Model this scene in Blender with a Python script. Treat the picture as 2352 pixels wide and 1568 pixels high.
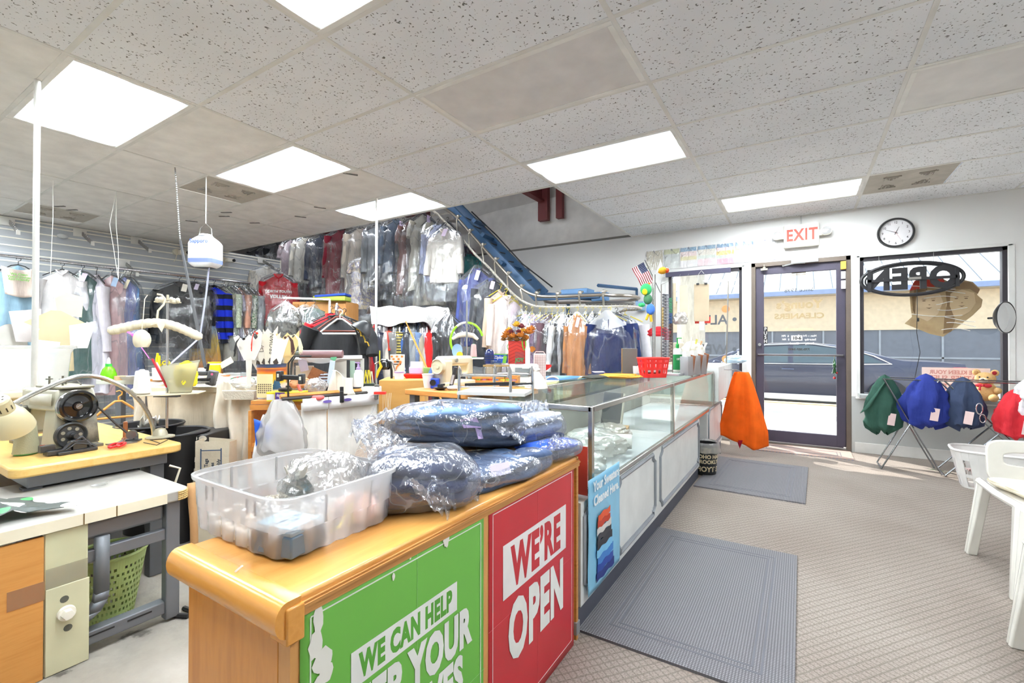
import bpy,math,random
from math import sin,cos,pi,radians as R
from mathutils import Vector as V,Matrix as M,noise
for _o in list(bpy.data.objects): bpy.data.objects.remove(_o)
SC = bpy.context.scene;COL = SC.collection
# ---------------------------------------------------------------- camera
F_PX,YAW,PIT,ROL,CAMH = 1060.3,.5592,.0075,.0016,1.15
cR = V((cos(YAW),sin(YAW),0));cF = V((-sin(YAW),cos(YAW),0));cU = V((0,0,1))
cF2 = cos(PIT)*cF + sin(PIT)*cU;cU2 = -sin(PIT)*cF + cos(PIT)*cU
cR3 = cos(ROL)*cR + sin(ROL)*cU2;cU3 = -sin(ROL)*cR + cos(ROL)*cU2
CAMLOC = V((0,0,CAMH))
cd = bpy.data.cameras.new('camera');cam = bpy.data.objects.new('camera',cd);COL.objects.link(cam)
cd.sensor_width = 36;cd.lens = F_PX/2352*36;cd.clip_start = .05;cd.clip_end = 400
mw = M.Identity(4)
for i in range(3):
    mw[i][0] = cR3[i];mw[i][1] = cU3[i];mw[i][2] = -cF2[i];mw[i][3] = CAMLOC[i]
cam.matrix_world = mw;SC.camera = cam
# ---------------------------------------------------------------- render look
SC.view_settings.view_transform = 'Standard';SC.view_settings.look = 'None'
SC.view_settings.gamma = 1;SC.view_settings.use_curve_mapping = False
SC.view_settings.exposure = 0.56
cy = SC.cycles
cy.max_bounces = 12;cy.diffuse_bounces = 8;cy.glossy_bounces = 3;cy.transmission_bounces = 4
cy.transparent_max_bounces = 24;cy.caustics_reflective = False;cy.caustics_refractive = False
cy.sample_clamp_indirect = 6
LAMP,SUN,SKY = 25.,10.0,2.5
# ---------------------------------------------------------------- world and sun
wd = bpy.data.worlds.new('world');SC.world = wd;wd.use_nodes = True
nt = wd.node_tree;nt.nodes.clear()
wo = nt.nodes.new('ShaderNodeOutputWorld');bg = nt.nodes.new('ShaderNodeBackground')
sk = nt.nodes.new('ShaderNodeTexSky');sk.sky_type = 'HOSEK_WILKIE';sk.turbidity = 3;sk.ground_albedo = .5
sk.sun_direction = V((-.62,.38,.72)).normalized()
mx = nt.nodes.new('ShaderNodeMix');mx.data_type = 'RGBA';mx.inputs[0].default_value = .55
mx.inputs[7].default_value = (.85,.93,1,1)
nt.links.new(sk.outputs[0],mx.inputs[6]);nt.links.new(mx.outputs[2],bg.inputs[0])
bg.inputs[1].default_value = SKY;nt.links.new(bg.outputs[0],wo.inputs[0])
sd = bpy.data.lights.new('sun','SUN');sun = bpy.data.objects.new('sun',sd);COL.objects.link(sun)
sd.energy = SUN;sd.angle = R(.6);sd.color = (1,.95,.88)
sun.rotation_euler = V((-.62,.38,.72)).to_track_quat('Z','Y').to_euler();sun.location = (-4,12,9)
# ---------------------------------------------------------------- photo-measured points -> real points
def ray(u,v):
    return cF2 + cR3*((u-1176)/F_PX) - cU3*((v-784)/F_PX)
def at(u,v,D): return CAMLOC + ray(u,v)*D
def atz(u,v,z): d = ray(u,v);return CAMLOC + d*((z-CAMH)/d.z)
def aty(u,v,y): d = ray(u,v);return CAMLOC + d*(y/d.y)
def atx(u,v,x): d = ray(u,v);return CAMLOC + d*(x/d.x)
def px(n,D): return n*D/F_PX                 # length of n photo pixels at depth D
# ---------------------------------------------------------------- materials
def lin(c):
    if isinstance(c,str):
        c = [int(c[i:i+2],16)/255 for i in (0,2,4)]
    return tuple(x/12.92 if x <= .04045 else ((x+.055)/1.055)**2.4 for x in c) + (1,)
MC = {}
def newmat(key):
    m = bpy.data.materials.new(key);m.use_nodes = True;m.node_tree.nodes.clear()
    return m,m.node_tree.nodes,m.node_tree.links
def tc(N,L,scale=(1,1,1),kind='Object'):
    t = N.new('ShaderNodeTexCoord');mp = N.new('ShaderNodeMapping');mp.inputs[3].default_value = scale
    L.new(t.outputs[kind],mp.inputs[0]);return mp.outputs[0]
def noi(N,L,vec,s,det=3,rough=.5):
    n = N.new('ShaderNodeTexNoise');n.inputs['Scale'].default_value = s;n.inputs['Detail'].default_value = det
    n.inputs['Roughness'].default_value = rough;L.new(vec,n.inputs['Vector']);return n.outputs[0]
def ramp(N,L,fac,stops,interp='LINEAR'):
    r = N.new('ShaderNodeValToRGB');r.color_ramp.interpolation = interp
    e = r.color_ramp.elements
    while len(e) < len(stops): e.new(.5)
    for i,(p,c) in enumerate(stops): e[i].position = p;e[i].color = lin(c)
    L.new(fac,r.inputs[0]);return r.outputs[0]
def bumpn(N,L,h,strength,dist=.01):
    b = N.new('ShaderNodeBump');b.inputs['Strength'].default_value = strength;b.inputs['Distance'].default_value = dist
    L.new(h,b.inputs['Height']);return b.outputs[0]
def mat(c,rough=.55,metal=0,bump=.0,bs=60,var=.05,spec=.5,alpha=1,coat=0,sheen=0,em=0):
    """plain procedural surface: base colour with a faint noise variation and optional grain"""
    key = f'm_{c}_{rough}_{metal}_{bump}_{bs}_{alpha}_{coat}_{em}_{spec}_{var}'
    if key in MC: return MC[key]
    m,N,L = newmat(key);MC[key] = m
    o = N.new('ShaderNodeOutputMaterial');p = N.new('ShaderNodeBsdfPrincipled');L.new(p.outputs[0],o.inputs[0])
    vec = tc(N,L)
    a = lin(c);lo = tuple(max(0,x*(1-var*2)) for x in a[:3])+(1,);hi = tuple(min(1,x*(1+var)) for x in a[:3])+(1,)
    r = N.new('ShaderNodeValToRGB');r.color_ramp.elements[0].color = lo;r.color_ramp.elements[1].color = hi
    r.color_ramp.elements[0].position = .3;r.color_ramp.elements[1].position = .7
    L.new(noi(N,L,vec,6),r.inputs[0]);L.new(r.outputs[0],p.inputs['Base Color'])
    p.inputs['Roughness'].default_value = rough;p.inputs['Metallic'].default_value = metal
    p.inputs['Specular IOR Level'].default_value = spec;p.inputs['Alpha'].default_value = alpha
    p.inputs['Coat Weight'].default_value = coat
    if em:
        p.inputs['Emission Color'].default_value = a;p.inputs['Emission Strength'].default_value = em
    if bump: L.new(bumpn(N,L,noi(N,L,vec,bs),bump),p.inputs['Normal'])
    return m
def fabric(c,pat=None,c2='ffffff',sc=40,rough=.85):
    key = f'f_{c}_{pat}_{c2}_{sc}'
    if key in MC: return MC[key]
    m,N,L = newmat(key);MC[key] = m
    o = N.new('ShaderNodeOutputMaterial');p = N.new('ShaderNodeBsdfPrincipled');L.new(p.outputs[0],o.inputs[0])
    vec = tc(N,L);n = noi(N,L,vec,9)
    p.inputs['Roughness'].default_value = rough;p.inputs['Specular IOR Level'].default_value = .25
    L.new(bumpn(N,L,noi(N,L,tc(N,L,(26,26,3)),1),.5,.02),p.inputs['Normal'])
    if pat is None:
        a = lin(c);r = N.new('ShaderNodeValToRGB')
        r.color_ramp.elements[0].color = tuple(x*.88 for x in a[:3])+(1,);r.color_ramp.elements[1].color = tuple(min(1,x*1.05) for x in a[:3])+(1,)
        r.color_ramp.elements[0].position = .3;r.color_ramp.elements[1].position = .65
        L.new(n,r.inputs[0]);L.new(r.outputs[0],p.inputs['Base Color'])
    elif pat in ('plaid','stripe','vstripe'):
        def wav(ax):
            w = N.new('ShaderNodeTexWave');w.bands_direction = ax;w.inputs['Scale'].default_value = sc/3;L.new(vec,w.inputs['Vector'])
            return w.outputs['Fac']
        cols = [(0,c),(.62,c),(.66,c2)]
        if pat == 'plaid':
            a = N.new('ShaderNodeMath');a.operation = 'MAXIMUM';L.new(wav('X'),a.inputs[0]);L.new(wav('Z'),a.inputs[1]);f = a.outputs[0]
        else: f = wav('Z' if pat == 'stripe' else 'X')
        L.new(ramp(N,L,f,cols),p.inputs['Base Color'])
    elif pat == 'floral':
        L.new(ramp(N,L,noi(N,L,vec,sc,4,.6),[(.4,c),(.48,c2),(.56,c),(.62,c2)]),p.inputs['Base Color'])
    elif pat == 'dots':
        v = N.new('ShaderNodeTexVoronoi');v.inputs['Scale'].default_value = sc;L.new(vec,v.inputs['Vector'])
        L.new(ramp(N,L,v.outputs['Distance'],[(.28,c2),(.32,c)]),p.inputs['Base Color'])
    elif pat == 'dye':
        s = N.new('ShaderNodeSeparateXYZ');L.new(vec,s.inputs[0])
        mr = N.new('ShaderNodeMapRange');mr.inputs[1].default_value = -1.3;mr.inputs[2].default_value = 0;L.new(s.outputs[2],mr.inputs[0])
        ad = N.new('ShaderNodeMath');ad.operation = 'MULTIPLY_ADD';ad.inputs[1].default_value = .12
        L.new(noi(N,L,vec,14),ad.inputs[0]);L.new(mr.outputs[0],ad.inputs[2])
        L.new(ramp(N,L,ad.outputs[0],[(.1,'c9803a'),(.38,'e8c63c'),(.52,'9fd0e0'),(.66,'4a7fc0'),(.8,'3c4470')]),p.inputs['Base Color'])
    elif pat == 'sequin':
        v = N.new('ShaderNodeTexVoronoi');v.inputs['Scale'].default_value = 130;L.new(vec,v.inputs['Vector'])
        L.new(ramp(N,L,v.outputs['Distance'],[(.1,c2),(.5,c)]),p.inputs['Base Color']);p.inputs['Roughness'].default_value = .25
        p.inputs['Metallic'].default_value = .5
    return m
def film(white=.10,gloss=.18,tint='ffffff',scale=14,rough=.19,stretch=(1,1,.35),glint=.22):
    """thin clear plastic: mostly see-through, wrinkled highlights, faint milky veil"""
    key = f'film_{white}_{gloss}_{tint}_{scale}_{stretch}_{glint}'
    if key in MC: return MC[key]
    m,N,L = newmat(key);MC[key] = m
    o = N.new('ShaderNodeOutputMaterial');tr = N.new('ShaderNodeBsdfTransparent');gl = N.new('ShaderNodeBsdfGlossy')
    df = N.new('ShaderNodeBsdfDiffuse');tl = N.new('ShaderNodeBsdfTranslucent')
    tr.inputs[0].default_value = lin(tint);df.inputs[0].default_value = lin(tint);tl.inputs[0].default_value = lin(tint)
    gl.inputs['Roughness'].default_value = rough
    vec = tc(N,L,stretch);nz = noi(N,L,vec,scale,4,.55)
    rd = N.new('ShaderNodeMath');rd.operation = 'PINGPONG';rd.inputs[1].default_value = .5
    ml = N.new('ShaderNodeMath');ml.operation = 'MULTIPLY';ml.inputs[1].default_value = 2.2;L.new(nz,ml.inputs[0]);L.new(ml.outputs[0],rd.inputs[0])
    b = bumpn(N,L,rd.outputs[0],.4,.02);L.new(b,gl.inputs['Normal'])
    lw = N.new('ShaderNodeLayerWeight');lw.inputs[0].default_value = .45;L.new(b,lw.inputs['Normal'])
    mr = N.new('ShaderNodeMapRange');mr.inputs[3].default_value = gloss*.6;mr.inputs[4].default_value = min(1,gloss*3.2);L.new(lw.outputs['Facing'],mr.inputs[0])
    m1 = N.new('ShaderNodeMixShader');L.new(mr.outputs[0],m1.inputs[0]);L.new(tr.outputs[0],m1.inputs[1]);L.new(gl.outputs[0],m1.inputs[2])
    m2 = N.new('ShaderNodeMixShader');m2.inputs[0].default_value = .5;L.new(df.outputs[0],m2.inputs[1]);L.new(tl.outputs[0],m2.inputs[2])
    # white highlight streaks painted into the plastic as thin noise lines
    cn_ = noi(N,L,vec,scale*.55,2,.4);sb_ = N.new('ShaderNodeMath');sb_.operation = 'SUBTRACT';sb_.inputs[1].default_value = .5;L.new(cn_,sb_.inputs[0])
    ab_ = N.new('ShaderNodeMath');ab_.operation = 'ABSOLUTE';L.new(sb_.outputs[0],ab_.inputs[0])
    cr_ = N.new('ShaderNodeMapRange');cr_.inputs[1].default_value = 0;cr_.inputs[2].default_value = .016;cr_.inputs[3].default_value = min(1,white+glint);cr_.inputs[4].default_value = white;L.new(ab_.outputs[0],cr_.inputs[0])
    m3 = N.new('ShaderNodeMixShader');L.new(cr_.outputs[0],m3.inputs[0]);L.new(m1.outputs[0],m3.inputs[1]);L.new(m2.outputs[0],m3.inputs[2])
    L.new(m3.outputs[0],o.inputs[0]);return m
def glass(tint='ffffff',refl=.08,key=None):
    key = f'glass_{tint}_{refl}'
    if key in MC: return MC[key]
    m,N,L = newmat(key);MC[key] = m
    o = N.new('ShaderNodeOutputMaterial');tr = N.new('ShaderNodeBsdfTransparent');gl = N.new('ShaderNodeBsdfGlossy')
    tr.inputs[0].default_value = lin(tint);gl.inputs['Roughness'].default_value = .01
    lw = N.new('ShaderNodeLayerWeight');lw.inputs[0].default_value = .18
    sm = N.new('ShaderNodeMapRange');sm.inputs[3].default_value = refl*.4;sm.inputs[4].default_value = min(1,refl*6);L.new(lw.outputs['Fresnel'],sm.inputs[0])
    dust = noi(N,L,tc(N,L),3)
    m1 = N.new('ShaderNodeMixShader');L.new(sm.outputs[0],m1.inputs[0]);L.new(tr.outputs[0],m1.inputs[1]);L.new(gl.outputs[0],m1.inputs[2])
    df = N.new('ShaderNodeBsdfDiffuse');df.inputs[0].default_value = (.8,.8,.8,1)
    mr = N.new('ShaderNodeMapRange');mr.inputs[3].default_value = .0;mr.inputs[4].default_value = .04;L.new(dust,mr.inputs[0])
    m3 = N.new('ShaderNodeMixShader');L.new(mr.outputs[0],m3.inputs[0]);L.new(m1.outputs[0],m3.inputs[1]);L.new(df.outputs[0],m3.inputs[2])
    L.new(m3.outputs[0],o.inputs[0]);return m
def clearplastic(tint='eef0f2',milk=.25,refl=.10):
    key = f'cp_{tint}_{milk}'
    if key in MC: return MC[key]
    m,N,L = newmat(key);MC[key] = m
    o = N.new('ShaderNodeOutputMaterial');tr = N.new('ShaderNodeBsdfTransparent');p = N.new('ShaderNodeBsdfPrincipled')
    tr.inputs[0].default_value = lin(tint);p.inputs['Base Color'].default_value = lin(tint);p.inputs['Roughness'].default_value = .25
    tl = N.new('ShaderNodeBsdfTranslucent');tl.inputs[0].default_value = lin(tint)
    mm = N.new('ShaderNodeMixShader');mm.inputs[0].default_value = .5;L.new(p.outputs[0],mm.inputs[1]);L.new(tl.outputs[0],mm.inputs[2])
    mr = N.new('ShaderNodeMapRange');mr.inputs[3].default_value = milk*.85;mr.inputs[4].default_value = milk*1.15;L.new(noi(N,L,tc(N,L),5),mr.inputs[0])
    m1 = N.new('ShaderNodeMixShader');L.new(mr.outputs[0],m1.inputs[0]);L.new(tr.outputs[0],m1.inputs[1]);L.new(mm.outputs[0],m1.inputs[2])
    gl = N.new('ShaderNodeBsdfGlossy');gl.inputs['Roughness'].default_value = .12
    lw = N.new('ShaderNodeLayerWeight');lw.inputs[0].default_value = .25
    ms = N.new('ShaderNodeMath');ms.operation = 'MULTIPLY';ms.inputs[1].default_value = refl*5;L.new(lw.outputs['Fresnel'],ms.inputs[0])
    m2 = N.new('ShaderNodeMixShader');L.new(ms.outputs[0],m2.inputs[0]);L.new(m1.outputs[0],m2.inputs[1]);L.new(gl.outputs[0],m2.inputs[2])
    L.new(m2.outputs[0],o.inputs[0]);return m
def emit(c,s):
    key = f'e_{c}_{s}'
    if key in MC: return MC[key]
    m,N,L = newmat(key);MC[key] = m
    o = N.new('ShaderNodeOutputMaterial');e = N.new('ShaderNodeEmission');e.inputs[0].default_value = lin(c);e.inputs[1].default_value = s
    L.new(e.outputs[0],o.inputs[0]);return m
def wood(c='c98b3c',c2='b87427',sc=(3,3,30),rough=.4,amp=3):
    key = f'w_{c}_{c2}_{sc}'
    if key in MC: return MC[key]
    m,N,L = newmat(key);MC[key] = m
    o = N.new('ShaderNodeOutputMaterial');p = N.new('ShaderNodeBsdfPrincipled');L.new(p.outputs[0],o.inputs[0])
    n = noi(N,L,tc(N,L,sc),1.6,5,.6)
    L.new(ramp(N,L,n,[(.32,c2),(.5,c),(.68,c2),(.8,c)]),p.inputs['Base Color']);p.inputs['Roughness'].default_value = rough
    L.new(bumpn(N,L,n,.15,.004),p.inputs['Normal'])
    return m
WHITE = mat('ecebe6',.5);CHROME = mat('d8d8da',.18,1);STEEL = mat('b6b6b4',.35,1);BLACK = mat('1b1b1d',.45)
GREYM = mat('7a7d82',.5,.3);GREYP = mat('75797e',.55);PAPER = mat('f0eee8',.8);CARD = mat('bd9466',.8,bump=.2)
LAV = mat('d9c3e6',.8);BRASS = mat('c9a24a',.3,1);CREAM = mat('efe6cf',.6)
# ---------------------------------------------------------------- mesh builder
class MB:
    def __init__(s): s.v = [];s.f = [];s.m = [];s.mi = 0
    def add(s,vs,fs,T=None):
        b = len(s.v)
        for p in vs: s.v.append(V(T @ V(p)) if T is not None else V(p))
        for q in fs: s.f.append([b+i for i in q]);s.m.append(s.mi)
        return s
    def box(s,c,d,rz=0,rx=0,ry=0,T=None):
        x,y,z = (k/2 for k in d)
        vs = [(-x,-y,-z),(x,-y,-z),(x,y,-z),(-x,y,-z),(-x,-y,z),(x,-y,z),(x,y,z),(-x,y,z)]
        m = M.Translation(V(c)) @ M.Rotation(rz,4,'Z') @ M.Rotation(ry,4,'Y') @ M.Rotation(rx,4,'X')
        if T is not None: m = T @ m
        return s.add(vs,[(0,3,2,1),(4,5,6,7),(0,1,5,4),(1,2,6,5),(2,3,7,6),(3,0,4,7)],m)
    def bx(s,a,b):                       # box by two corners
        return s.box([(p+q)/2 for p,q in zip(a,b)],[abs(p-q) for p,q in zip(a,b)])
    def lathe(s,prof,n=20,T=None,c=(0,0,0),sx=1,sy=1,cap=True,a0=0):
        vs,fs = [],[]
        for r,z in prof:
            for i in range(n):
                a = a0+2*pi*i/n;vs.append((c[0]+r*cos(a)*sx,c[1]+r*sin(a)*sy,c[2]+z))
        for k in range(len(prof)-1):
            for i in range(n):
                j = (i+1) % n;fs.append((k*n+i,k*n+j,(k+1)*n+j,(k+1)*n+i))
        if cap:
            if prof[0][0] > 1e-4: fs.append(tuple(range(n))[::-1])
            if prof[-1][0] > 1e-4: fs.append(tuple(range((len(prof)-1)*n,len(prof)*n)))
        return s.add(vs,fs,T)
    def tube(s,pts,r,n=8,closed=False):
        pts = [V(p) for p in pts];k = len(pts)
        rs = r if isinstance(r,(list,tuple)) else [r]*k
        b = len(s.v);up = None
        for i,p in enumerate(pts):
            t = (pts[(i+1) % k]-pts[i-1]) if closed else (pts[min(i+1,k-1)]-pts[max(i-1,0)])
            if t.length < 1e-9: t = V((0,0,1))
            t.normalize()
            if up is None: up = V((0,0,1)) if abs(t.z) < .9 else V((1,0,0))
            sd_ = t.cross(up)
            if sd_.length < 1e-6: sd_ = t.cross(V((0,1,0)))
            sd_.normalize();up = sd_.cross(t).normalized()
            for j in range(n):
                a = 2*pi*j/n;s.v.append(p+sd_*cos(a)*rs[i]+up*sin(a)*rs[i])
        for i in range(k if closed else k-1):
            i2 = (i+1) % k
            for j in range(n):
                j2 = (j+1) % n;s.f.append([b+i*n+j,b+i*n+j2,b+i2*n+j2,b+i2*n+j]);s.m.append(s.mi)
        if not closed:
            s.f.append([b+j for j in range(n)]);s.m.append(s.mi)
            s.f.append([b+(k-1)*n+j for j in range(n)][::-1]);s.m.append(s.mi)
        return s
    def cyl(s,a,b,r,r2=None,n=14): return s.tube([a,b],[r,r if r2 is None else r2],n)
    def ball(s,c,r,n=14,m=9,T=None):
        if not isinstance(r,(tuple,list)): r = (r,r,r)
        vs,fs = [],[]
        for k in range(m+1):
            a = pi*k/m
            for i in range(n):
                b = 2*pi*i/n;vs.append((c[0]+r[0]*sin(a)*cos(b),c[1]+r[1]*sin(a)*sin(b),c[2]-r[2]*cos(a)))
        for k in range(m):
            for i in range(n):
                j = (i+1) % n;fs.append((k*n+i,k*n+j,(k+1)*n+j,(k+1)*n+i))
        return s.add(vs,fs,T)
    def prism(s,pts,h,T=None):          # 2-D outline in xy, thickness h in z (centred)
        n = len(pts);vs = [(p[0],p[1],-h/2) for p in pts]+[(p[0],p[1],h/2) for p in pts]
        fs = [tuple(range(n))[::-1],tuple(range(n,2*n))]+[(i,(i+1) % n,n+(i+1) % n,n+i) for i in range(n)]
        return s.add(vs,fs,T)
    def grid(s,fn,nu,nv,closeu=False,T=None):
        vs = [fn(i/(nu if closeu else nu-1),j/(nv-1)) for j in range(nv) for i in range(nu)];fs = []
        for j in range(nv-1):
            for i in range(nu if closeu else nu-1):
                i2 = (i+1) % nu;fs.append((j*nu+i,j*nu+i2,(j+1)*nu+i2,(j+1)*nu+i))
        return s.add(vs,fs,T)
    def fan(s,ring,c): pass
    def text(s,body,size,T,sx=1.,off=0.,shear=0.,align='CENTER',ext=0,sp=1.):
        cu = bpy.data.curves.new('t','FONT');cu.body = body;cu.size = size;cu.offset = off;cu.shear = shear
        cu.align_x = align;cu.align_y = 'CENTER';cu.extrude = ext;cu.space_character = sp;cu.resolution_u = 3
        ob = bpy.data.objects.new('t',cu)
        COL.objects.link(ob);dg = bpy.context.evaluated_depsgraph_get()
        me = bpy.data.meshes.new_from_object(ob.evaluated_get(dg))
        TT = T @ M.Diagonal((sx,1,1,1));ys = [v.co.y for v in me.vertices] or [0];cy_ = V((0,(min(ys)+max(ys))/2,0))
        s.add([v.co-cy_ for v in me.vertices],[tuple(p.vertices) for p in me.polygons],TT)
        bpy.data.objects.remove(ob);bpy.data.curves.remove(cu);bpy.data.meshes.remove(me);return s
def frame(o,x,y):                         # plane matrix: origin, x axis, y axis (z = x cross y)
    x = V(x).normalized();y = V(y);z = x.cross(y).normalized();y = z.cross(x)
    m = M.Identity(4)
    for i in range(3): m[i][0] = x[i];m[i][1] = y[i];m[i][2] = z[i];m[i][3] = o[i]
    return m
def TR(loc,rz=0,rx=0,ry=0,s=1): return M.Translation(V(loc)) @ M.Rotation(rz,4,'Z') @ M.Rotation(ry,4,'Y') @ M.Rotation(rx,4,'X') @ M.Scale(s,4)
PM = {}
def tag(o,label=None,cat=None,group=None,kind=None):
    if label: o['label'] = label
    if cat: o['category'] = cat
    if group: o['group'] = group
    if kind: o['kind'] = kind
    return o
def thing(name,label,cat,loc=(0,0,0),rz=0,group=None,rx=0,ry=0):
    o = bpy.data.objects.new(name,None);COL.objects.link(o);o.empty_display_size = .05
    o.location = V(loc);o.rotation_euler = (rx,ry,rz)
    PM[o.name] = M.Translation(V(loc)) @ o.rotation_euler.to_matrix().to_4x4()
    return tag(o,label,cat,group)
def part(name,mb,mats,parent=None,world=False,label=None,smooth=.6,bev=0,kind=None,solid=0,bevseg=2):
    """link one mesh object; world=True means the builder used world coordinates"""
    vs = mb.v;pm = PM[parent.name] if parent is not None else None
    off = V((0,0,0))
    if parent is not None and world:
        inv = pm.inverted();vs = [inv @ p for p in vs]
    if parent is None:
        lo = [min(p[i] for p in vs) for i in range(3)];hi = [max(p[i] for p in vs) for i in range(3)]
        off = V(((lo[0]+hi[0])/2,(lo[1]+hi[1])/2,lo[2]));vs = [p-off for p in vs]
    me = bpy.data.meshes.new(name);me.from_pydata([tuple(p) for p in vs],[],mb.f)
    if not isinstance(mats,(list,tuple)): mats = [mats]
    for m_ in mats: me.materials.append(m_)
    if len(mats) > 1: me.polygons.foreach_set('material_index',mb.m)
    if smooth:
        me.polygons.foreach_set('use_smooth',[True]*len(me.polygons));me.set_sharp_from_angle(angle=smooth)
    me.update()
    o = bpy.data.objects.new(name,me);COL.objects.link(o)
    if parent is not None:
        o.parent = parent;PM[o.name] = pm.copy()
    else:
        o.location = off;PM[o.name] = M.Translation(off)
    if solid:
        md = o.modifiers.new('solid','SOLIDIFY');md.thickness = solid;md.offset = 0
    if bev:
        md = o.modifiers.new('bevel','BEVEL');md.width = bev;md.segments = bevseg;md.limit_method = 'ANGLE';md.angle_limit = R(40)
    if label: o['label'] = label
    if kind: o['kind'] = kind
    return o
def solo(name,mb,mats,label,cat,group=None,kind=None,**k):
    return tag(part(name,mb,mats,None,**k),label,cat,group,kind)
def struct(name,mb,mats,**k):
    k.setdefault('smooth',0)
    return tag(part(name,mb,mats,None,**k),kind='structure')
def copy_tree(o,loc=None,rz=None):
    """copy a thing, its parts and their sub-parts"""
    def rec(x,p):
        c = x.copy();COL.objects.link(c);c.parent = p
        for ch in list(x.children): rec(ch,c)
        return c
    c = rec(o,None)
    if loc is not None: c.location = loc
    if rz is not None: c.rotation_euler = (0,0,rz)
    return c
def setmat(o,m):
    o.material_slots[0].link = 'OBJECT';o.material_slots[0].material = m
def fbm(p,s,o=3): return noise.fractal(V(p)*s,1.0,2.0,o)
def ridge(p,s): return 1-abs(noise.noise(V(p)*s))*2
# ================================================================ the shell
GX,GY,CZ = -.7196,1.9937,2.629
XL,XR,YF,YB = -9.6,2.5,6.2,-2.2
# --- floors
def carpet_mat():
    m,N,L = newmat('carpet');o = N.new('ShaderNodeOutputMaterial');p = N.new('ShaderNodeBsdfPrincipled');L.new(p.outputs[0],o.inputs[0])
    t = N.new('ShaderNodeTexCoord');mp = N.new('ShaderNodeMapping');mp.inputs[2].default_value = (0,0,R(38));L.new(t.outputs['Object'],mp.inputs[0])
    w1 = N.new('ShaderNodeTexWave');w1.bands_direction = 'X';w1.inputs['Scale'].default_value = 10;w1.inputs['Distortion'].default_value = .6
    w2 = N.new('ShaderNodeTexWave');w2.bands_direction = 'Y';w2.inputs['Scale'].default_value = 13;w2.inputs['Distortion'].default_value = .6
    for w in (w1,w2): L.new(mp.outputs[0],w.inputs['Vector'])
    mn = N.new('ShaderNodeMath');mn.operation = 'MAXIMUM';L.new(w1.outputs['Fac'],mn.inputs[0]);L.new(w2.outputs['Fac'],mn.inputs[1])
    n = noi(N,L,t.outputs['Object'],160,2);n2 = noi(N,L,t.outputs['Object'],1.3,3)
    c1 = ramp(N,L,mn.outputs[0],[(.80,'a0968f'),(.98,'8a817a')])
    mx = N.new('ShaderNodeMix');mx.data_type = 'RGBA';mx.blend_type = 'MULTIPLY';mx.inputs[0].default_value = .55
    L.new(c1,mx.inputs[6]);L.new(ramp(N,L,n,[(.3,'a8a29a'),(.6,'ffffff')]),mx.inputs[7])
    mx2 = N.new('ShaderNodeMix');mx2.data_type = 'RGBA';mx2.blend_type = 'MULTIPLY';mx2.inputs[0].default_value = .5
    L.new(mx.outputs[2],mx2.inputs[6]);L.new(ramp(N,L,n2,[(.35,'d2ccc6'),(.65,'ffffff')]),mx2.inputs[7])
    L.new(mx2.outputs[2],p.inputs['Base Color']);p.inputs['Roughness'].default_value = .95;p.inputs['Specular IOR Level'].default_value = .1
    L.new(bumpn(N,L,mn.outputs[0],-.5,.006),p.inputs['Normal']);return m
def work_floor_mat():
    m,N,L = newmat('work_floor');o = N.new('ShaderNodeOutputMaterial');p = N.new('ShaderNodeBsdfPrincipled');L.new(p.outputs[0],o.inputs[0])
    v = tc(N,L);n = noi(N,L,v,3.5,6,.6)
    L.new(ramp(N,L,n,[(.33,'57534e'),(.37,'8c8780'),(.5,'9b958c'),(.7,'a6a098')]),p.inputs['Base Color']);p.inputs['Roughness'].default_value = .8
    L.new(bumpn(N,L,noi(N,L,v,60),.3,.004),p.inputs['Normal']);return m
struct('floor',MB().bx((-.82,YB,-.05),(XR,YF+.1,0)),carpet_mat())
struct('floor',MB().bx((XL,YB,-.05),(-.82,YF+.1,-.002)),work_floor_mat())
# --- ceiling
def tile_mat():
    m,N,L = newmat('ceiling_tile');o = N.new('ShaderNodeOutputMaterial');p = N.new('ShaderNodeBsdfPrincipled');L.new(p.outputs[0],o.inputs[0])
    t = N.new('ShaderNodeTexCoord');v = t.outputs['Object']
    w = N.new('ShaderNodeTexNoise');w.inputs['Scale'].default_value = 20;L.new(v,w.inputs['Vector'])
    mv = N.new('ShaderNodeMix');mv.data_type = 'VECTOR';mv.inputs[0].default_value = .04;L.new(v,mv.inputs[4]);L.new(w.outputs[1],mv.inputs[5])
    n = noi(N,L,mv.outputs[1],75,1.5,.5);n2 = noi(N,L,v,1.2)
    pit_ = ramp(N,L,n,[(.3,'6a6864'),(.36,'f5f7fa')])
    mx = N.new('ShaderNodeMix');mx.data_type = 'RGBA';mx.blend_type = 'MULTIPLY';mx.inputs[0].default_value = 1
    L.new(pit_,mx.inputs[6]);L.new(ramp(N,L,n2,[(.35,'f1f1f1'),(.65,'ffffff')]),mx.inputs[7])
    L.new(mx.outputs[2],p.inputs['Base Color']);p.inputs['Roughness'].default_value = .95;return m
TILE = tile_mat();PLAIN = mat('eceae6',.9,bump=.1)
LIT = [(-3,-2),(-3,0),(-3,2),(-1,-2),(-1,2),(0,5),(-3,-4),(-1,-4),(1,-1),(-5,-3),(-6,-3),(-5,-5),(-7,-4)]  # cells out of view carry extra panels added to brighten the room
UNLIT = [(-1,0),(1,2)]
VENT = {(1,5): 0,(-4,0): 1,(-6,-1): 1}
a,b = MB(),MB();b.mi = 0
def cellbox(mb,x0,x1,y0,y1): mb.bx((x0+.004,y0+.004,CZ),(x1-.004,y1-.004,CZ+.015))
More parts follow.
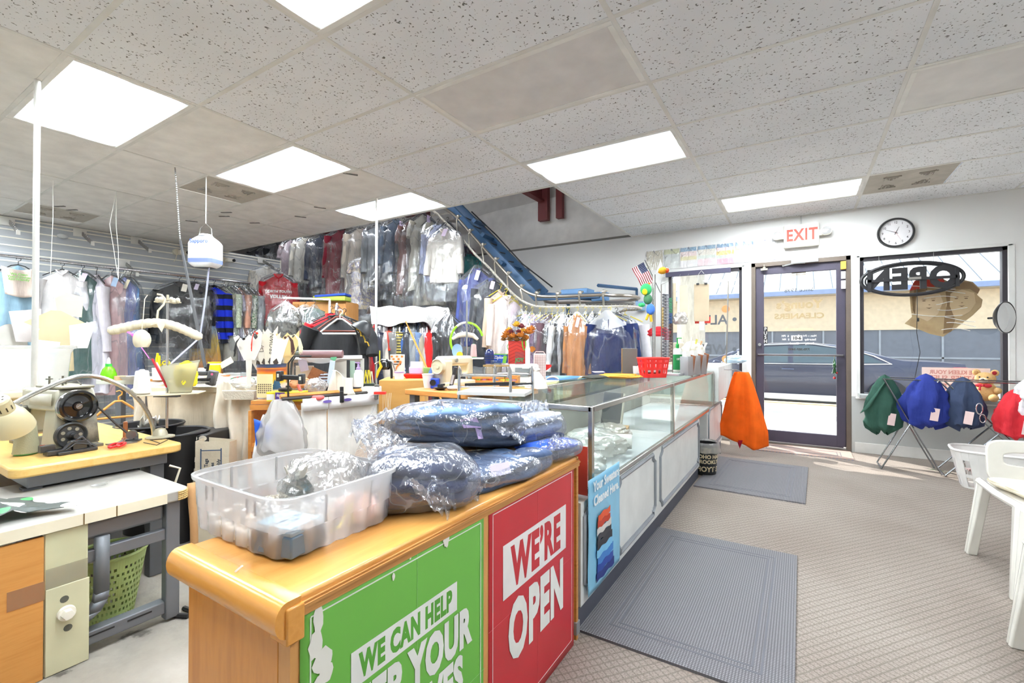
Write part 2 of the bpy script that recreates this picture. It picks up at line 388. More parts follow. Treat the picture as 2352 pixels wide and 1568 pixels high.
for i in range(-8,3):
    for j in range(-8,7):
        x0,y0 = GX+1.2192*i,GY+.6096*j;x1,y1 = min(x0+1.2192,XR),min(y0+.6096,YF)
        x0 = max(x0,XL)
        if y0 > YF-.02 or y1 < YB or x0 > XR-.02 or x1 < XL: continue
        if i < -1 and j >= 3: continue
        if (i,j) in LIT or (i,j) in UNLIT: continue
        if (i,j) in VENT:
            if VENT[(i,j)] == 0: cellbox(a,x0+.61,x1,y0,y1)
            else: cellbox(b,x0,x1-.61,y0,y1)
            continue
        cellbox(b if i <= -3 else a,x0,x1,y0,y1)
ce = struct('ceiling',a,TILE);struct('ceiling',b,PLAIN)
g = MB()
for i in range(-8,4):
    x = GX+1.2192*i
    if not XL < x < XR: continue
    g.bx((x-.012,YB,CZ-.004),(x+.012,YF if i >= -1 else GY+.6096*3,CZ+.01))
for j in range(-8,7):
    y = GY+.6096*j
    if y < YB: continue
    g.bx((XL if j <= 3 else GX-1.2192,y-.012,CZ-.0035),(XR,y+.012,CZ+.009))
# wall angle along the cut edge of the ceiling
g.bx((XL,GY+.6096*3,CZ-.006),(GX-1.2192,GY+.6096*3+.012,CZ+.05));g.bx((GX-1.2192-.012,GY+.6096*3,CZ-.006),(GX-1.2192,YF,CZ+.05))
g.bx((GX-1.2192,YF-.02,CZ-.006),(XR,YF,CZ+.012))
struct('trim_1',g,mat('e2e1dc',.5))
# roof space over the conveyor
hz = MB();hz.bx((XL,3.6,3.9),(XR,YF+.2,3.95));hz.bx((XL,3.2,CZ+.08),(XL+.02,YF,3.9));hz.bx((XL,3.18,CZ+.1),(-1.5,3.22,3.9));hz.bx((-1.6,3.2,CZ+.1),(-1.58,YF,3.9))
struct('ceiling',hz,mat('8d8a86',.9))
jb = MB()
for x in (-3.3,-5.6,-7.9):
    jb.bx((x-.05,3.3,3.55),(x+.05,YF-.02,3.6));jb.bx((x-.05,3.3,3.3),(x+.05,YF-.02,3.33));jb.bx((x-.01,3.3,3.33),(x+.01,YF-.02,3.55))
jb.bx((-3.36,YF-.1,3.02),(-3.2,YF-.02,3.6));jb.bx((-3.06,YF-.1,3.02),(-2.96,YF-.02,3.6))
struct('trim_2',jb,mat('6b2a2a',.6))
# --- lights in the ceiling
DIFF = emit('fffdf8',LAMP)
def troffer_mat(s):
    m,N,L = newmat('troffer');o = N.new('ShaderNodeOutputMaterial');e = N.new('ShaderNodeEmission');L.new(e.outputs[0],o.inputs[0])
    t = N.new('ShaderNodeTexCoord');sp = N.new('ShaderNodeSeparateXYZ');L.new(t.outputs['Object'],sp.inputs[0])
    # two tubes along x behind the prismatic sheet: bright bands with a paler gap between them
    ml = N.new('ShaderNodeMath');ml.operation = 'MULTIPLY';ml.inputs[1].default_value = pi/.27;L.new(sp.outputs[1],ml.inputs[0])
    cs = N.new('ShaderNodeMath');cs.operation = 'SINE';L.new(ml.outputs[0],cs.inputs[0])
    sq = N.new('ShaderNodeMath');sq.operation = 'POWER';sq.inputs[1].default_value = 4;L.new(cs.outputs[0],sq.inputs[0])
    mr = N.new('ShaderNodeMath');mr.operation = 'MULTIPLY_ADD';mr.inputs[1].default_value = s*2.4;mr.inputs[2].default_value = .78;L.new(sq.outputs[0],mr.inputs[0])
    L.new(mr.outputs[0],e.inputs[1]);e.inputs[0].default_value = (.90,.965,1,1);return m
TRO = troffer_mat(LAMP);TRO2 = troffer_mat(LAMP*.5)
def troffer(i,j,lit,label,grp='lit ceiling light panels'):
    x0,y0 = GX+1.2192*i,GY+.6096*j
    t = thing('ceiling_light',label,'ceiling light',(x0+.6096,y0+.3048,CZ-.004),0,grp)
    f = MB()
    w,d = .585,.28
    for s in (-1,1):
        f.box((0,s*(d-.0),.003),(2*w+.03,.03,.012));f.box((s*w,0,.003),(.03,2*d-.03,.012))
    f.box((0,0,.06),(1.19,.58,.01))
    part('frame',f,WHITE,t,bev=.003)
    part('diffuser',MB().box((0,0,.004),(1.15,.535,.004)),TRO if lit else (TRO2 if j < -3 else mat('dedbd8',.4)),t)
    return t
names = {(-3,-2): 'lit ceiling panel at the left, above the thin white pole and grey cone lamp',(-3,0): 'lit ceiling panel beside the stained ceiling vent above the hanging plastic jug',
         (-3,2): 'lit ceiling panel at the cut ceiling edge above the upper conveyor garments',(-1,-2): 'lit ceiling panel cut by the top edge of the photo',
         (-1,2): 'lit ceiling panel in front of the open corner above the clothes conveyor',(0,5): 'lit ceiling panel closest to the front door and exit sign'}
for c in LIT:
    troffer(c[0],c[1],c[1] > -4,names.get(c,'unseen lit ceiling panel added for extra light outside the view'))
troffer(-1,0,False,'unlit grey ceiling panel between two lit panels in the middle of the ceiling',None)
troffer(1,2,False,'unlit white ceiling panel at the right edge near the clock wall',None)
def vent(i,j,side,label):
    x0,y0 = GX+1.2192*i + (.61 if side else 0),GY+.6096*j
    t = thing('ceiling_vent',label,'vent',(x0+.305,y0+.305,CZ))
    part('vent_plate',MB().box((0,0,.003),(.59,.59,.008)),wood('a8a196','b9b3a8',(2,2,2),.7),t)
    for sx_ in (-1,1):
        for sy_ in (-1,1):
            f = MB()
            for k in range(4):
                r = .03+.028*k;cx_,cy_ = sx_*.12,sy_*.12
                # L-shaped deflector ribs turned four ways
                f.box((cx_+sx_*(r-.07),cy_,-.004),(.006,.02+.035*k,.012));f.box((cx_,cy_+sy_*(r-.07),-.004),(.02+.035*k,.006,.012))
            part('louvre',f,mat('b0aaa0',.6),t)
    return t
vent(1,5,0,'square beige ceiling vent near the wall clock');vent(-4,0,1,'dirty square ceiling vent right above the hanging white jug');vent(-6,-1,1,'dirty ceiling vent at the left edge above the slatted wall')
# --- front wall, painted white above a grey wainscot
def wall_mat(hi='e0e0de',lo='b4b7b5',z=.6):
    m,N,L = newmat('wall_paint');o = N.new('ShaderNodeOutputMaterial');p = N.new('ShaderNodeBsdfPrincipled');L.new(p.outputs[0],o.inputs[0])
    t = N.new('ShaderNodeTexCoord');sp = N.new('ShaderNodeSeparateXYZ');L.new(t.outputs['Object'],sp.inputs[0])
    gt = N.new('ShaderNodeMath');gt.operation = 'GREATER_THAN';gt.inputs[1].default_value = z;L.new(sp.outputs[2],gt.inputs[0])
    mx = N.new('ShaderNodeMix');mx.data_type = 'RGBA';L.new(gt.outputs[0],mx.inputs[0]);mx.inputs[6].default_value = lin(lo)
    L.new(ramp(N,L,noi(N,L,t.outputs['Object'],1.2),[(.3,hi),(.7,'ebeae8')]),mx.inputs[7])
    L.new(mx.outputs[2],p.inputs['Base Color']);p.inputs['Roughness'].default_value = .7;return m
WP = wall_mat()
W1 = (-1.47,-.60,.18,2.10);DR = (-.50,.46,0,2.13);W2 = (.54,1.67,.60,2.10)
w = MB();y0,y1 = YF,YF+.14
w.bx((XL,y0,0),(W1[0],y1,CZ+.03));w.bx((W1[1],y0,0),(DR[0],y1,CZ+.03));w.bx((DR[1],y0,0),(W2[0],y1,CZ+.03));w.bx((W2[1],y0,0),(XR,y1,CZ+.03))
for q in (W1,DR,W2):
    w.bx((q[0],y0,q[3]),(q[1],y1,CZ+.03))
    if q[2] > 0: w.bx((q[0],y0,0),(q[1],y1,q[2]))
struct('wall_front',w,WP)
up = MB();n = 40
def ragged(i): return 3.12+.10*noise.noise(V((i*.35,3,0)))+.012*i
for i in range(n):
    xa,xb = XL+(i)*(XR-XL)/n,XL+(i+1)*(XR-XL)/n
    xs = [(xa,CZ+.03),(xb,CZ+.03),(xb,ragged(i+1)),(xa,ragged(i))]
    up.prism([(p[0],p[1]) for p in xs],.02,frame((0,YF+.05,0),(1,0,0),(0,0,1)))
struct('wall_front',up,mat('e4e2de',.8))
struct('trim_3',MB().bx((XL,YF-.004,CZ+.0),(GX-1.23,YF+.01,CZ+.03)),mat('77746f',.8))
struct('wall_front',MB().bx((XL,YF+.12,CZ),(XR,YF+.16,3.95)),mat('c9c6c2',.9))
struct('wall_left',MB().bx((XL-.1,YB,0),(XL,YF,3.95)),mat('9b9d9f',.8))
struct('wall_right',MB().bx((XR,YB,0),(XR+.1,YF+.14,CZ+.03)),WP)
struct('wall_back',MB().bx((XL,YB-.1,0),(XR,YB,CZ+.03)),WP)
b = MB()
for xa,xb in ((XL,W1[0]),(DR[1]+.03,XR)): b.bx((xa,YF-.014,0),(xb,YF,.11))
struct('baseboard_front',b,mat('dad9d5',.5),bev=.004)
# --- slatwall partition
def slat_mat():
    return wood('b9bec3','aeb3b9',(6,.6,6),.5)
SX = -7.75
struct('wall_slatted',MB().bx((SX-.06,YB,0),(SX,4.70,CZ-.002)),slat_mat())
s = MB();z = CZ-.07
k = 0
while z > .1:
    s.bx((SX-.001,YB,z),(SX+.005,4.70,z+.014));z -= .0906
s.bx((SX-.002,YB,CZ-.03),(SX+.010,4.70,CZ-.012));s.bx((SX-.06,4.70,0),(SX+.006,4.72,CZ))
struct('trim_4',s,mat('fbf7ec',.3))
# --- windows and door
DARK = mat('3d3a40',.4,.4);DARKP = mat('4b4656',.45,.2);GL = glass('fbfdfd',.05)
def window(nm,q,mull=()):
    t = thing(nm,None,None,(q[0],YF+.06,q[2]));t['kind'] = 'structure'
    W,H = q[1]-q[0],q[3]-q[2];f = MB()
    f.box((W/2,0,.02),(W,.07,.04));f.box((W/2,0,H-.02),(W,.07,.04));f.box((.018,0,H/2),(.036,.07,H));f.box((W-.018,0,H/2),(.036,.07,H))
    for x in mull: f.box((x,0,H/2),(.04,.07,H))
    part('window_frame',f,DARK,t,bev=.003)
    part('window_pane',MB().box((W/2,.01,H/2),(W-.06,.006,H-.06)),GL,t)
    # white reveal casing round the opening, room side
    c = MB();c.box((W/2,-.06,H+.012),(W+.06,.012,.03));c.box((-.015,-.06,H/2),(.03,.012,H+.03));c.box((W+.02,-.06,H/2),(.045,.012,H+.03));c.box((W/2,-.06,-.015),(W+.08,.03,.025))
    part('window_casing',c,mat('e9e9e6',.5),t,bev=.003)
    return t
window('window_1',W1);window('window_2',W2)
t = thing('door_1',None,None,(DR[0],YF+.05,0));t['kind'] = 'structure'
W,H = DR[1]-DR[0],DR[3]
f = MB();f.box((.02,0,H/2),(.045,.11,H));f.box((W-.02,0,H/2),(.045,.11,H));f.box((W/2,0,H-.025),(W,.11,.05));f.box((W/2,0,.008),(W,.14,.016))
part('door_frame',f,mat('6d6259',.45,.3),t,bev=.003)
f = MB();f.box((.085,0,H/2-.01),(.085,.045,H-.09));f.box((W-.085,0,H/2-.01),(.085,.045,H-.09));f.box((W/2,0,H-.095),(W-.13,.041,.09));f.box((W/2,0,.09),(W-.13,.041,.13))
part('door_leaf',f,DARKP,t,bev=.004)
part('door_glass',MB().box((W/2,.005,H/2),(W-.2,.006,H-.25)),GL,t)
h = MB();h.tube([(.07,-.03,1.04),(.07,-.075,1.04),(W-.07,-.075,1.04),(W-.07,-.03,1.04)],.013,8)
part('push_bar',h,mat('6f6c70',.3,.8),t)
c = MB();c.box((W*.56,-.065,H-.02),(.26,.05,.05));c.tube([(W*.56,-.08,H-.045),(W*.46,-.17,H-.055),(W*.34,-.05,H-.06)],.008,6)
part('door_closer',c,mat('c6c8ca',.3,.8),t,bev=.004)
part('door_lock',MB().cyl((.085,-.045,1.16),(.085,-.02,1.16),.018),CHROME,t)
def glass_frame(x,z,y=-.004): return frame((x,y,z),(-1,0,0),(0,0,1))    # lettering reads from the street
def gt(nm,items,m_):
    mb = MB()
    for body,size,x,z,sx,off in items: mb.text(body,size,glass_frame(x,z),sx,off)
    q = part(nm,mb,m_,t,smooth=0);return q
gx = W/2
part('push_sign',MB().box((.145,-.03,1.27),(.042,.003,.20)).text('',.01,TR((0,0,0))),mat('222222',.5),t)
pl = MB()
for k,ch in enumerate('PUSH'): pl.text(ch,.055,frame((.145,-.0335,1.343-.048*k),(1,0,0),(0,0,1)),.9,.001)
part('push_lettering',pl,WHITE,t,smooth=0)
def rev(items,m_,nm):
    mb = MB()
    for body,size,x,z,sx,off in items: mb.text(body,size,frame((x,-.0005,z),(-1,0,0),(0,0,1)),sx,off)
    return part(nm,mb,m_,t,smooth=0)
rev([('Since 1998',.062,gx+.0,1.79,1.05,.0)],mat('2c2c2c',.6),'since_lettering')
rev([('Young\u2019s',.135,gx+.0,1.61,1.05,.004),('CLEANERS',.085,gx+.0,1.49,1.22,.003)],mat('a8926a',.6),'name_lettering')
rev([('BUSINESS HOURS',.036,gx,1.335,1.0,.001)],mat('d8c79c',.6),'hours_heading')
rev([('Mon ~ Fri    7 :        6  PM',.032,gx,1.26,1,.001),('Saturday     9 :        5  PM',.032,gx,1.215,1,.001),('Sunday      Closed',.032,gx+.03,1.17,1,.001)],mat('e8e8e8',.6),'hours_lettering')
rev([('770-307-3490',.034,gx,1.105,1.1,.001)],mat('3a3324',.6),'phone_lettering')
n_ = MB().box((gx-.02,-.006,1.235),(.11,.002,.06));part('hours_patch',n_,PAPER,t)
part('patch_lettering',MB().text('10-6',.05,frame((gx-.02,-.008,1.235),(1,0,0),(0,0,1)),.95,.002),mat('222222',.6),t,smooth=0)
# small things fixed round the door
solo('door_chime',MB().bx((-.40,YF-.03,2.035),(-.33,YF-.004,2.055)).cyl((-.365,YF-.02,2.055),(-.365,YF-.02,2.10),.004).bx((-.38,YF-.028,2.06),(-.35,YF-.01,2.07)),mat('d9cfae',.4),'small cream metal clip at the upper left corner of the front door','door chime')
mbx = MB().bx((.37,YF-.03,1.98),(.42,YF,2.07));solo('door_sensor',mbx,mat('d0a94a',.5),'small yellow sensor box at the upper right corner of the front door','sensor',bev=.004)
mbx = MB().bx((.375,YF-.012,1.88),(.415,YF-.002,1.96));solo('door_notice',mbx,PAPER,'upper white paper square on the right door jamb','notice')
mbx = MB().bx((.375,YF-.012,1.77),(.415,YF-.002,1.86));solo('door_notice',mbx,PAPER,'lower white paper square on the right door jamb','notice')
tr = thing('bell_charm','green glass bell charm with red drops hanging from the door push bar','charm',(.31,YF-.035,.80))
part('cord',MB().cyl((0,0,0),(0,0,.24),.002,n=5),mat('9a8a50',.5),tr)
q = MB();q.lathe([(.004,.2),(.012,.17),(.018,.12),(.022,.11)],10);q.lathe([(.004,.11),(.014,.09),(.024,.05),(.028,.045)],10);part('bell',q,glass('7fc98a',.1),tr)
q = MB();q.ball((.02,0,.05),.012);q.ball((0,0,-.005),.014);part('drop',q,mat('b5202a',.25),tr)
rev([('\u2261\u2261\u2261\u2261',.05,gx,1.975,1.2,.004)],mat('8a7a5a',.5),'top_label')
# --- the street
ASPH = wood('c9c6c0','b6b2ab',(1,1,1),.9)
def gm(c,c2,s): return wood(c,c2,(s,s,s),.9)
struct('sidewalk',MB().bx((-14,YF+.16,-.10),(14,11.0,-.04)),gm('d9d6cf','c4c0b8',2))
struct('kerb',MB().bx((-14,11.0,-.3),(14,11.2,-.02)),gm('c9b48e','b59d78',3))
struct('road',MB().bx((-40,11.2,-.32),(40,60,-.22)),gm('8d8c8a','7b7a78',2))
struct('sidewalk',MB().bx((-14,YF+.14,-.12),(14,YF+.2,-.005)),gm('cfccc4','bdb9b1',2))
for x in (-3.4,-5.4,-7.4):  # lights added out of view to brighten the back area
    t = thing('added_strip_light','unseen strip light added in the roof space to brighten the conveyor area','strip light',(x,4.35,3.5),0,'added strip lights in the roof space')
    part('housing',MB().box((0,0,.03),(1.25,.12,.06)),WHITE,t,bev=.004);part('tube',MB().cyl((-.6,0,-.02),(.6,0,-.02),.02,n=12),emit('f2f7ff',38),t)
    part('drop_rod',MB().cyl((-.4,0,.05),(-.4,0,.42),.006).cyl((.4,0,.05),(.4,0,.42),.006),STEEL,t)
# ================================================================ outside: building over the road, car, pole
def roofm():
    m,N,L = newmat('metal_roof');o = N.new('ShaderNodeOutputMaterial');p = N.new('ShaderNodeBsdfPrincipled');L.new(p.outputs[0],o.inputs[0])
    L.new(ramp(N,L,noi(N,L,tc(N,L),.6),[(.3,'e9eef2'),(.7,'f7f9fa')]),p.inputs['Base Color']);p.inputs['Roughness'].default_value = .4;return m
def stonem():
    m,N,L = newmat('stacked_stone');o = N.new('ShaderNodeOutputMaterial');p = N.new('ShaderNodeBsdfPrincipled');L.new(p.outputs[0],o.inputs[0])
    t = N.new('ShaderNodeTexCoord');mp = N.new('ShaderNodeMapping');mp.inputs[2].default_value = (R(90),0,0);L.new(t.outputs['Object'],mp.inputs[0])
    bk = N.new('ShaderNodeTexBrick');bk.inputs['Scale'].default_value = 2.6;bk.inputs['Color1'].default_value = lin('b9a08c');bk.inputs['Color2'].default_value = lin('8f97a3')
    bk.inputs['Mortar'].default_value = lin('cfc7bb');bk.inputs['Bias'].default_value = 0;L.new(mp.outputs[0],bk.inputs['Vector']);L.new(bk.outputs[0],p.inputs['Base Color']);return m
BY = 22.0
t = thing('shop_building','long beige shop across the road with white seamed metal roof and dark glazing','building',(0,BY,-.22))
mb = MB().bx((-16,0,0),(14,8,3.3));part('wall',mb,mat('e6cfae',.9),t)
mb = MB().bx((-16,-.15,1.95),(10.6,0,3.35));part('fascia',mb,mat('f0d9b8',.9),t)
mb = MB().bx((-16,-.75,3.3),(14.6,-.15,3.36));part('soffit',mb,mat('c9b79c',.9),t)
mb = MB().bx((-16,-.85,3.33),(14.6,-.7,3.5));part('gutter',mb,mat('8f9fc4',.5),t)
rf = MB();rf.add([(-16,-.8,3.5),(14.7,-.8,3.5),(10.5,4.6,6.1),(-16,4.6,6.1)],[(0,1,2,3)])
rf.add([(14.7,-.8,3.5),(14.7,9.5,3.5),(10.5,4.6,6.1)],[(0,1,2)])
part('roof',rf,roofm(),t,smooth=0,solid=.08)
sm = MB()
for k in range(52):
    x = -15.8+.58*k
    if x > 10.4: fr = max(.05,1-(x-10.4)/4.3)
    else: fr = 1
    if x > 14.4: break
    sm.box((x,-.8+2.7*fr,3.53+1.3*fr),(.03,5.99*fr,.06),rx=math.atan2(2.6,5.4))
part('roof_seam',sm,mat('55606c',.6),t)
g_ = MB().bx((-16,-.05,.1),(9.0,.03,1.95));part('glazing',g_,mat('6f7480',.15),t)
mu = MB()
for k in range(14): mu.bx((-15+1.75*k-.03,-.1,.1),(-15+1.75*k+.03,0,1.95))
mu.bx((-16,-.1,.9),(9,0,.96));part('mullion',mu,mat('a8adb5',.5),t)
part('stone_pier',MB().bx((9.0,-.25,0),(11.2,0,2.0)),stonem(),t)
dp = MB().cyl((-6.4,-.85,0),(-6.4,-.85,3.4),.07);part('downpipe',dp,mat('8aa0d0',.5),t)
solo('street_pole',MB().cyl((-2.05,10.7,-.05),(-2.05,10.7,6.5),.30,.26,16),wood('b9b4aa','9d988e',(4,4,1),.9),'thick grey concrete pole standing outside the left window','pole')
tb = MB()
random.seed(3)
for k in range(420):
    c = V((-9+random.gauss(0,3.0),36+random.gauss(0,1),9.0+random.gauss(0,.9)));r = .5
    tb.add([c+V((random.uniform(-r,r),random.uniform(-r,r),random.uniform(-r,r))) for _ in range(3)],[(0,1,2)])
t = thing('tree','green tree crown just above the roof seen through the left window','tree',(-9,36,-.22))
part('foliage',tb,mat('5f7d66',.9),t,world=True,smooth=0);part('trunk',MB().cyl((-9,36,-.22),(-9,36,8.5),.25,.15),mat('6a5a48',.9),t,world=True)
# car: side profile lofted across its width
CX,CYY,CG = 1.57,13.0,-.22            # rear axle x, centre-line y, ground z
t = thing('car','dark navy blue four-door saloon parked outside, tail to the right','car',(0,CYY,CG))
pr_top = [(-3.72,.55),(-3.70,.66),(-3.5,.80),(-2.6,.95),(-1.95,1.01),(-1.2,1.33),(-.6,1.43),(.2,1.44),(.85,1.36),(1.75,1.07),(2.35,1.05),(2.72,1.01),(2.80,.85),(2.82,.6)]
def prof_low(x): return .30
def belt(x):
    return .93+.03*(x+3.7)/6.5
def tz(x):
    for (xa,za),(xb,zb) in zip(pr_top,pr_top[1:]):
        if xa <= x <= xb: return za+(zb-za)*(x-xa)/(xb-xa)
    return pr_top[0][1] if x < pr_top[0][0] else pr_top[-1][1]
OX = 0.0
def carpt(u,v):
    x = -3.72+6.54*u
    zt = tz(x);zb = .28
    cabin = zt > belt(x)+.04
    hw = .92*(1-.25*abs((x+.45)/3.3)**4)
    # v runs from lower near side, over the top, to the lower far side
    a = v*2-1;sgn = -1 if a < 0 else 1;q = abs(a)
    bz = min(belt(x),zt-.02)
    if q > .55: w_ = (1-q)/.45;z_ = zb+(bz-zb)*w_;y_ = hw*(1-.10*(1-w_)**2-.03*w_)
    else:
        w_ = 1-q/.55;z_ = bz+(zt-bz)*min(1,w_*1.25)**.8;y_ = hw*.97*(1-w_**1.2)*1+0
        if cabin: y_ = (hw*.97-.28*min(1,(z_-bz)/.42)) if w_ < .75 else (hw*.97-.28)*(1-(w_-.75)/.25)
    return (x+OX,y_*sgn,z_)
def shell(f0,f1,nx=60,nv=41,sc=1.0,fy=0):
    pass
cb = MB().grid(carpt,64,45);
part('body',cb,mat('2b3350',.32,.15,coat=.5,var=.02),t,smooth=.9)
def sidewin(xs,inset=.0):
    mb = MB()
    for s_ in (-1,1):
        vs = []
        for x,zf in xs:
            bz = belt(x);hw = .92*(1-.25*abs((x+.45)/3.3)**4)*.97
            z_ = bz+zf*(tz(x)-bz);y_ = hw-.28*min(1,(z_-bz)/.42)
            vs.append((x,s_*(y_+.012),z_))
        mb.add(vs,[tuple(range(len(vs)))])
    return mb
GW = mat('39505c',.08,spec=.8)
part('side_window',sidewin([(-1.55,.1),(-.25,.08),(-.25,.86),(-.75,.84),(-1.25,.66)]),GW,t,smooth=0)
part('side_window',sidewin([(-.15,.08),(.80,.1),(.72,.80),(.15,.88),(-.15,.88)]),GW,t,smooth=0)
part('side_window',sidewin([(.90,.12),(1.45,.25),(1.2,.7),(.86,.78)]),GW,t,smooth=0)
tr_ = MB()
for s_ in (-1,):
    pts = []
    for x,zf in [(-1.65,.05),(-1.25,.72),(-.7,.93),(.15,.95),(.9,.86),(1.3,.75),(1.58,.2),(.9,.04),(-.3,.02),(-1.65,.05)]:
        bz = belt(x);hw = .92*(1-.25*abs((x+.45)/3.3)**4)*.97;z_ = bz+zf*(tz(x)-bz);pts.append((x,s_*(hw-.28*min(1,(z_-bz)/.42)+.02),z_))
    tr_.tube(pts,.014,6)
part('window_trim',tr_,CHROME,t)
for x in (-.35,.75):
    part('door_handle',MB().box((x+.1,-.93,.84),(.24,.03,.03)),mat('6b7696',.2,.8),t,bev=.01)
part('wing_mirror',MB().ball((-1.72,-1.0,.95),(.10,.09,.07)).box((-1.68,-.9,.92),(.06,.12,.03)),mat('2b3350',.2,.6),t)
for nm_,x in (('wheel',-1.40),('wheel',CX-.06)):
    for s_ in (-1,1):
        Tm = M.Translation((x,s_*.84,.33)) @ M.Rotation(R(90),4,'X')
        wv = MB().lathe([(.20,-.1),(.31,-.11),(.335,-.08),(.335,.08),(.31,.11),(.20,.1)],36,Tm)
        wh = part(nm_,wv,mat('202022',.8),t)
        rm = MB().lathe([(.24,.06),(.235,.09),(.21,.1),(.2,.04),(.05,.05),(.0,.07)],36,Tm,cap=False)
        for k in range(10):
            a = 2*pi*k/10;rm.box((.13*cos(a),.13*sin(a),.085 if s_ < 0 else -.085),(.17,.022,.03),rz=a,T=Tm)
        part('rim',rm,mat('c9cdd2',.25,.9),wh)
part('tail_light',MB().box((2.62,-.80,.90),(.22,.14,.09)),mat('b3202c',.25),t,bev=.02)
# ================================================================ mats on the floor
def ribm(c1,c2):
    m,N,L = newmat('ribbed_mat');o = N.new('ShaderNodeOutputMaterial');p = N.new('ShaderNodeBsdfPrincipled');L.new(p.outputs[0],o.inputs[0])
    v = tc(N,L);w = N.new('ShaderNodeTexWave');w.bands_direction = 'Y';w.inputs['Scale'].default_value = 32;L.new(v,w.inputs['Vector'])
    w2 = N.new('ShaderNodeTexWave');w2.bands_direction = 'X';w2.inputs['Scale'].default_value = 32;L.new(v,w2.inputs['Vector'])
    mn = N.new('ShaderNodeMath');mn.operation = 'MULTIPLY';L.new(w.outputs['Fac'],mn.inputs[0]);L.new(w2.outputs['Fac'],mn.inputs[1])
    L.new(ramp(N,L,mn.outputs[0],[(.05,c2),(.6,c1)]),p.inputs['Base Color']);p.inputs['Roughness'].default_value = .95
    L.new(bumpn(N,L,mn.outputs[0],.5,.004),p.inputs['Normal']);return m
RIB = ribm('8c8b8f','5e5d61')
def floor_mat(x0,x1,y0,y1,label,name='floor_mat',rz=0,border=True,m=None):
    t = thing(name,label,'floor mat',((x0+x1)/2,(y0+y1)/2,0),rz)
    W_,H_ = x1-x0,y1-y0
    part('mat_body',MB().box((0,0,.005),(W_,H_,.01)),m or RIB,t)
    if border:
        g = MB()
        for k,q in enumerate((.10,.13)):
            for s_ in (-1,1):
                g.box((0,s_*(H_/2-q),.0106),(W_-2*q,.007,.0012));g.box((s_*(W_/2-q),0,.0106),(.007,H_-2*q,.0012))
        part('groove',g,mat('66666e',.9),t)
    return t
floor_mat(-.765,-.02,1.72,2.955,'large grey ribbed floor mat nearest the wooden cabinet')
floor_mat(-.73,.04,3.97,5.16,'grey floor mat by the bin with subway lettering',rz=R(-1.5))
floor_mat(-.46,.45,5.72,6.15,'diamond-patterned door mat in the sun at the front door',name='door_mat',m=fabric('8a8a92','plaid','a58f86',30))
# ================================================================ counter run
WL = mat('e7e8e6',.35)
t = thing('counter_base','white counter base with grey moulded panels under the glass display case','counter',(-.75,1.72,0))
part('body',MB().bx((-.62-.02,0,.10),(0,2.55,.515)),WL,t)
part('kick',MB().bx((-.60,.0,0),(-.012,2.55,.10)),mat('4a4c58',.6),t)
def moulding(mb,y0,y1,z0,z1,x=.0):
    c = .045
    pts = [(x,y0+c,z1),(x,y1-c,z1),(x,y1-c,z1-.02),(x,y1-c+.02,z1-.035),(x,y1,z1-.045),(x,y1,z0+.045),(x,y1-c+.02,z0+.035),(x,y1-c,z0+.02),(x,y1-c,z0),
           (x,y0+c,z0),(x,y0+c,z0+.02),(x,y0+c-.02,z0+.035),(x,y0,z0+.045),(x,y0,z1-.045),(x,y0+c-.02,z1-.035),(x,y0+c,z1-.02)]
    mb.tube(pts,.0125,6,closed=True);mb.tube([(p[0]-.002,(y0+y1)/2+(p[1]-(y0+y1)/2)*(1-.02),(z0+z1)/2+(p[2]-(z0+z1)/2)*.94) for p in pts],.006,6,closed=True)
for a_,b_ in ((-.05,.37),(.42,1.10),(1.22,2.50)):
    part('moulding',MB() if False else (lambda q: (moulding(q,max(a_,.03),b_,.14,.50),q)[1])(MB()),mat('8b9096',.4),t)
t = thing('counter_base','narrow white counter base beside the orange cloth','counter',(-.75,4.66,0))
part('body',MB().bx((-.62,0,.10),(0,.95,.515)),WL,t);part('kick',MB().bx((-.6,0,0),(-.012,.95,.10)),mat('4a4c58',.6),t)
q = MB();moulding(q,.06,.90,.15,.53);part('moulding',q,mat('8b9096',.4),t)
part('side_recess',MB().bx((-.62,-.39,0),(-.3,0,.51)),WL,t)
# glass display case
t = thing('display_case','long glass display case with metal edges on the white counter','display case',(-.75,1.84,.52))
L_,D_,Hc = 3.18,.64,.37
fr = MB();al = .018
for x in (0,-D_):
    for z in (.012,Hc-.012): fr.box((x-.005,L_/2,z),(.022,L_,.024))
for y in (0,L_):
    for z in (.012,Hc-.012): fr.box((-D_/2,y,z),(D_,.022,.024))
    for x in (0,-D_): fr.box((x-.005,y,Hc/2),(.022,.022,Hc))
fr.box((-.004,1.46,Hc/2),(.026,.02,Hc))
part('metal_frame',fr,mat('cdcac4',.22,.9),t,bev=.003)
part('red_corner_post',MB().box((-.0-.045,-.016,.09),(.06,.006,.22)),mat('b3392c',.5),t)
CG_ = glass('fafdfb',.035)
part('glass_front',MB().box((.002,L_/2,Hc/2),(.004,L_-.03,Hc-.04)),CG_,t)
part('glass_top',MB().box((-D_/2,L_/2,Hc+.001),(D_-.02,L_-.02,.006)),CG_,t)
part('glass_end',MB().box((-D_/2,0,Hc/2),(D_-.03,.004,Hc-.04)),CG_,t)
part('glass_end',MB().box((-D_/2,L_,Hc/2),(D_-.03,.004,Hc-.04)),CG_,t)
part('case_floor',MB().box((-D_/2,L_/2,.006),(D_-.02,L_-.02,.01)),mat('c9cdd2',.4),t)
part('back_panel',MB().box((-D_+.01,2.0,Hc*.35),(.008,2.3,Hc*.62)),mat('b9b6ae',.6),t)
# standing glass edge strip behind the case
solo('glass_sheet',MB().bx((-1.42,1.95,.53),(-1.412,4.3,.905)),[glass('f4f8dc',.08)],'standing glass sheet with yellow edge behind the display case','glass sheet')
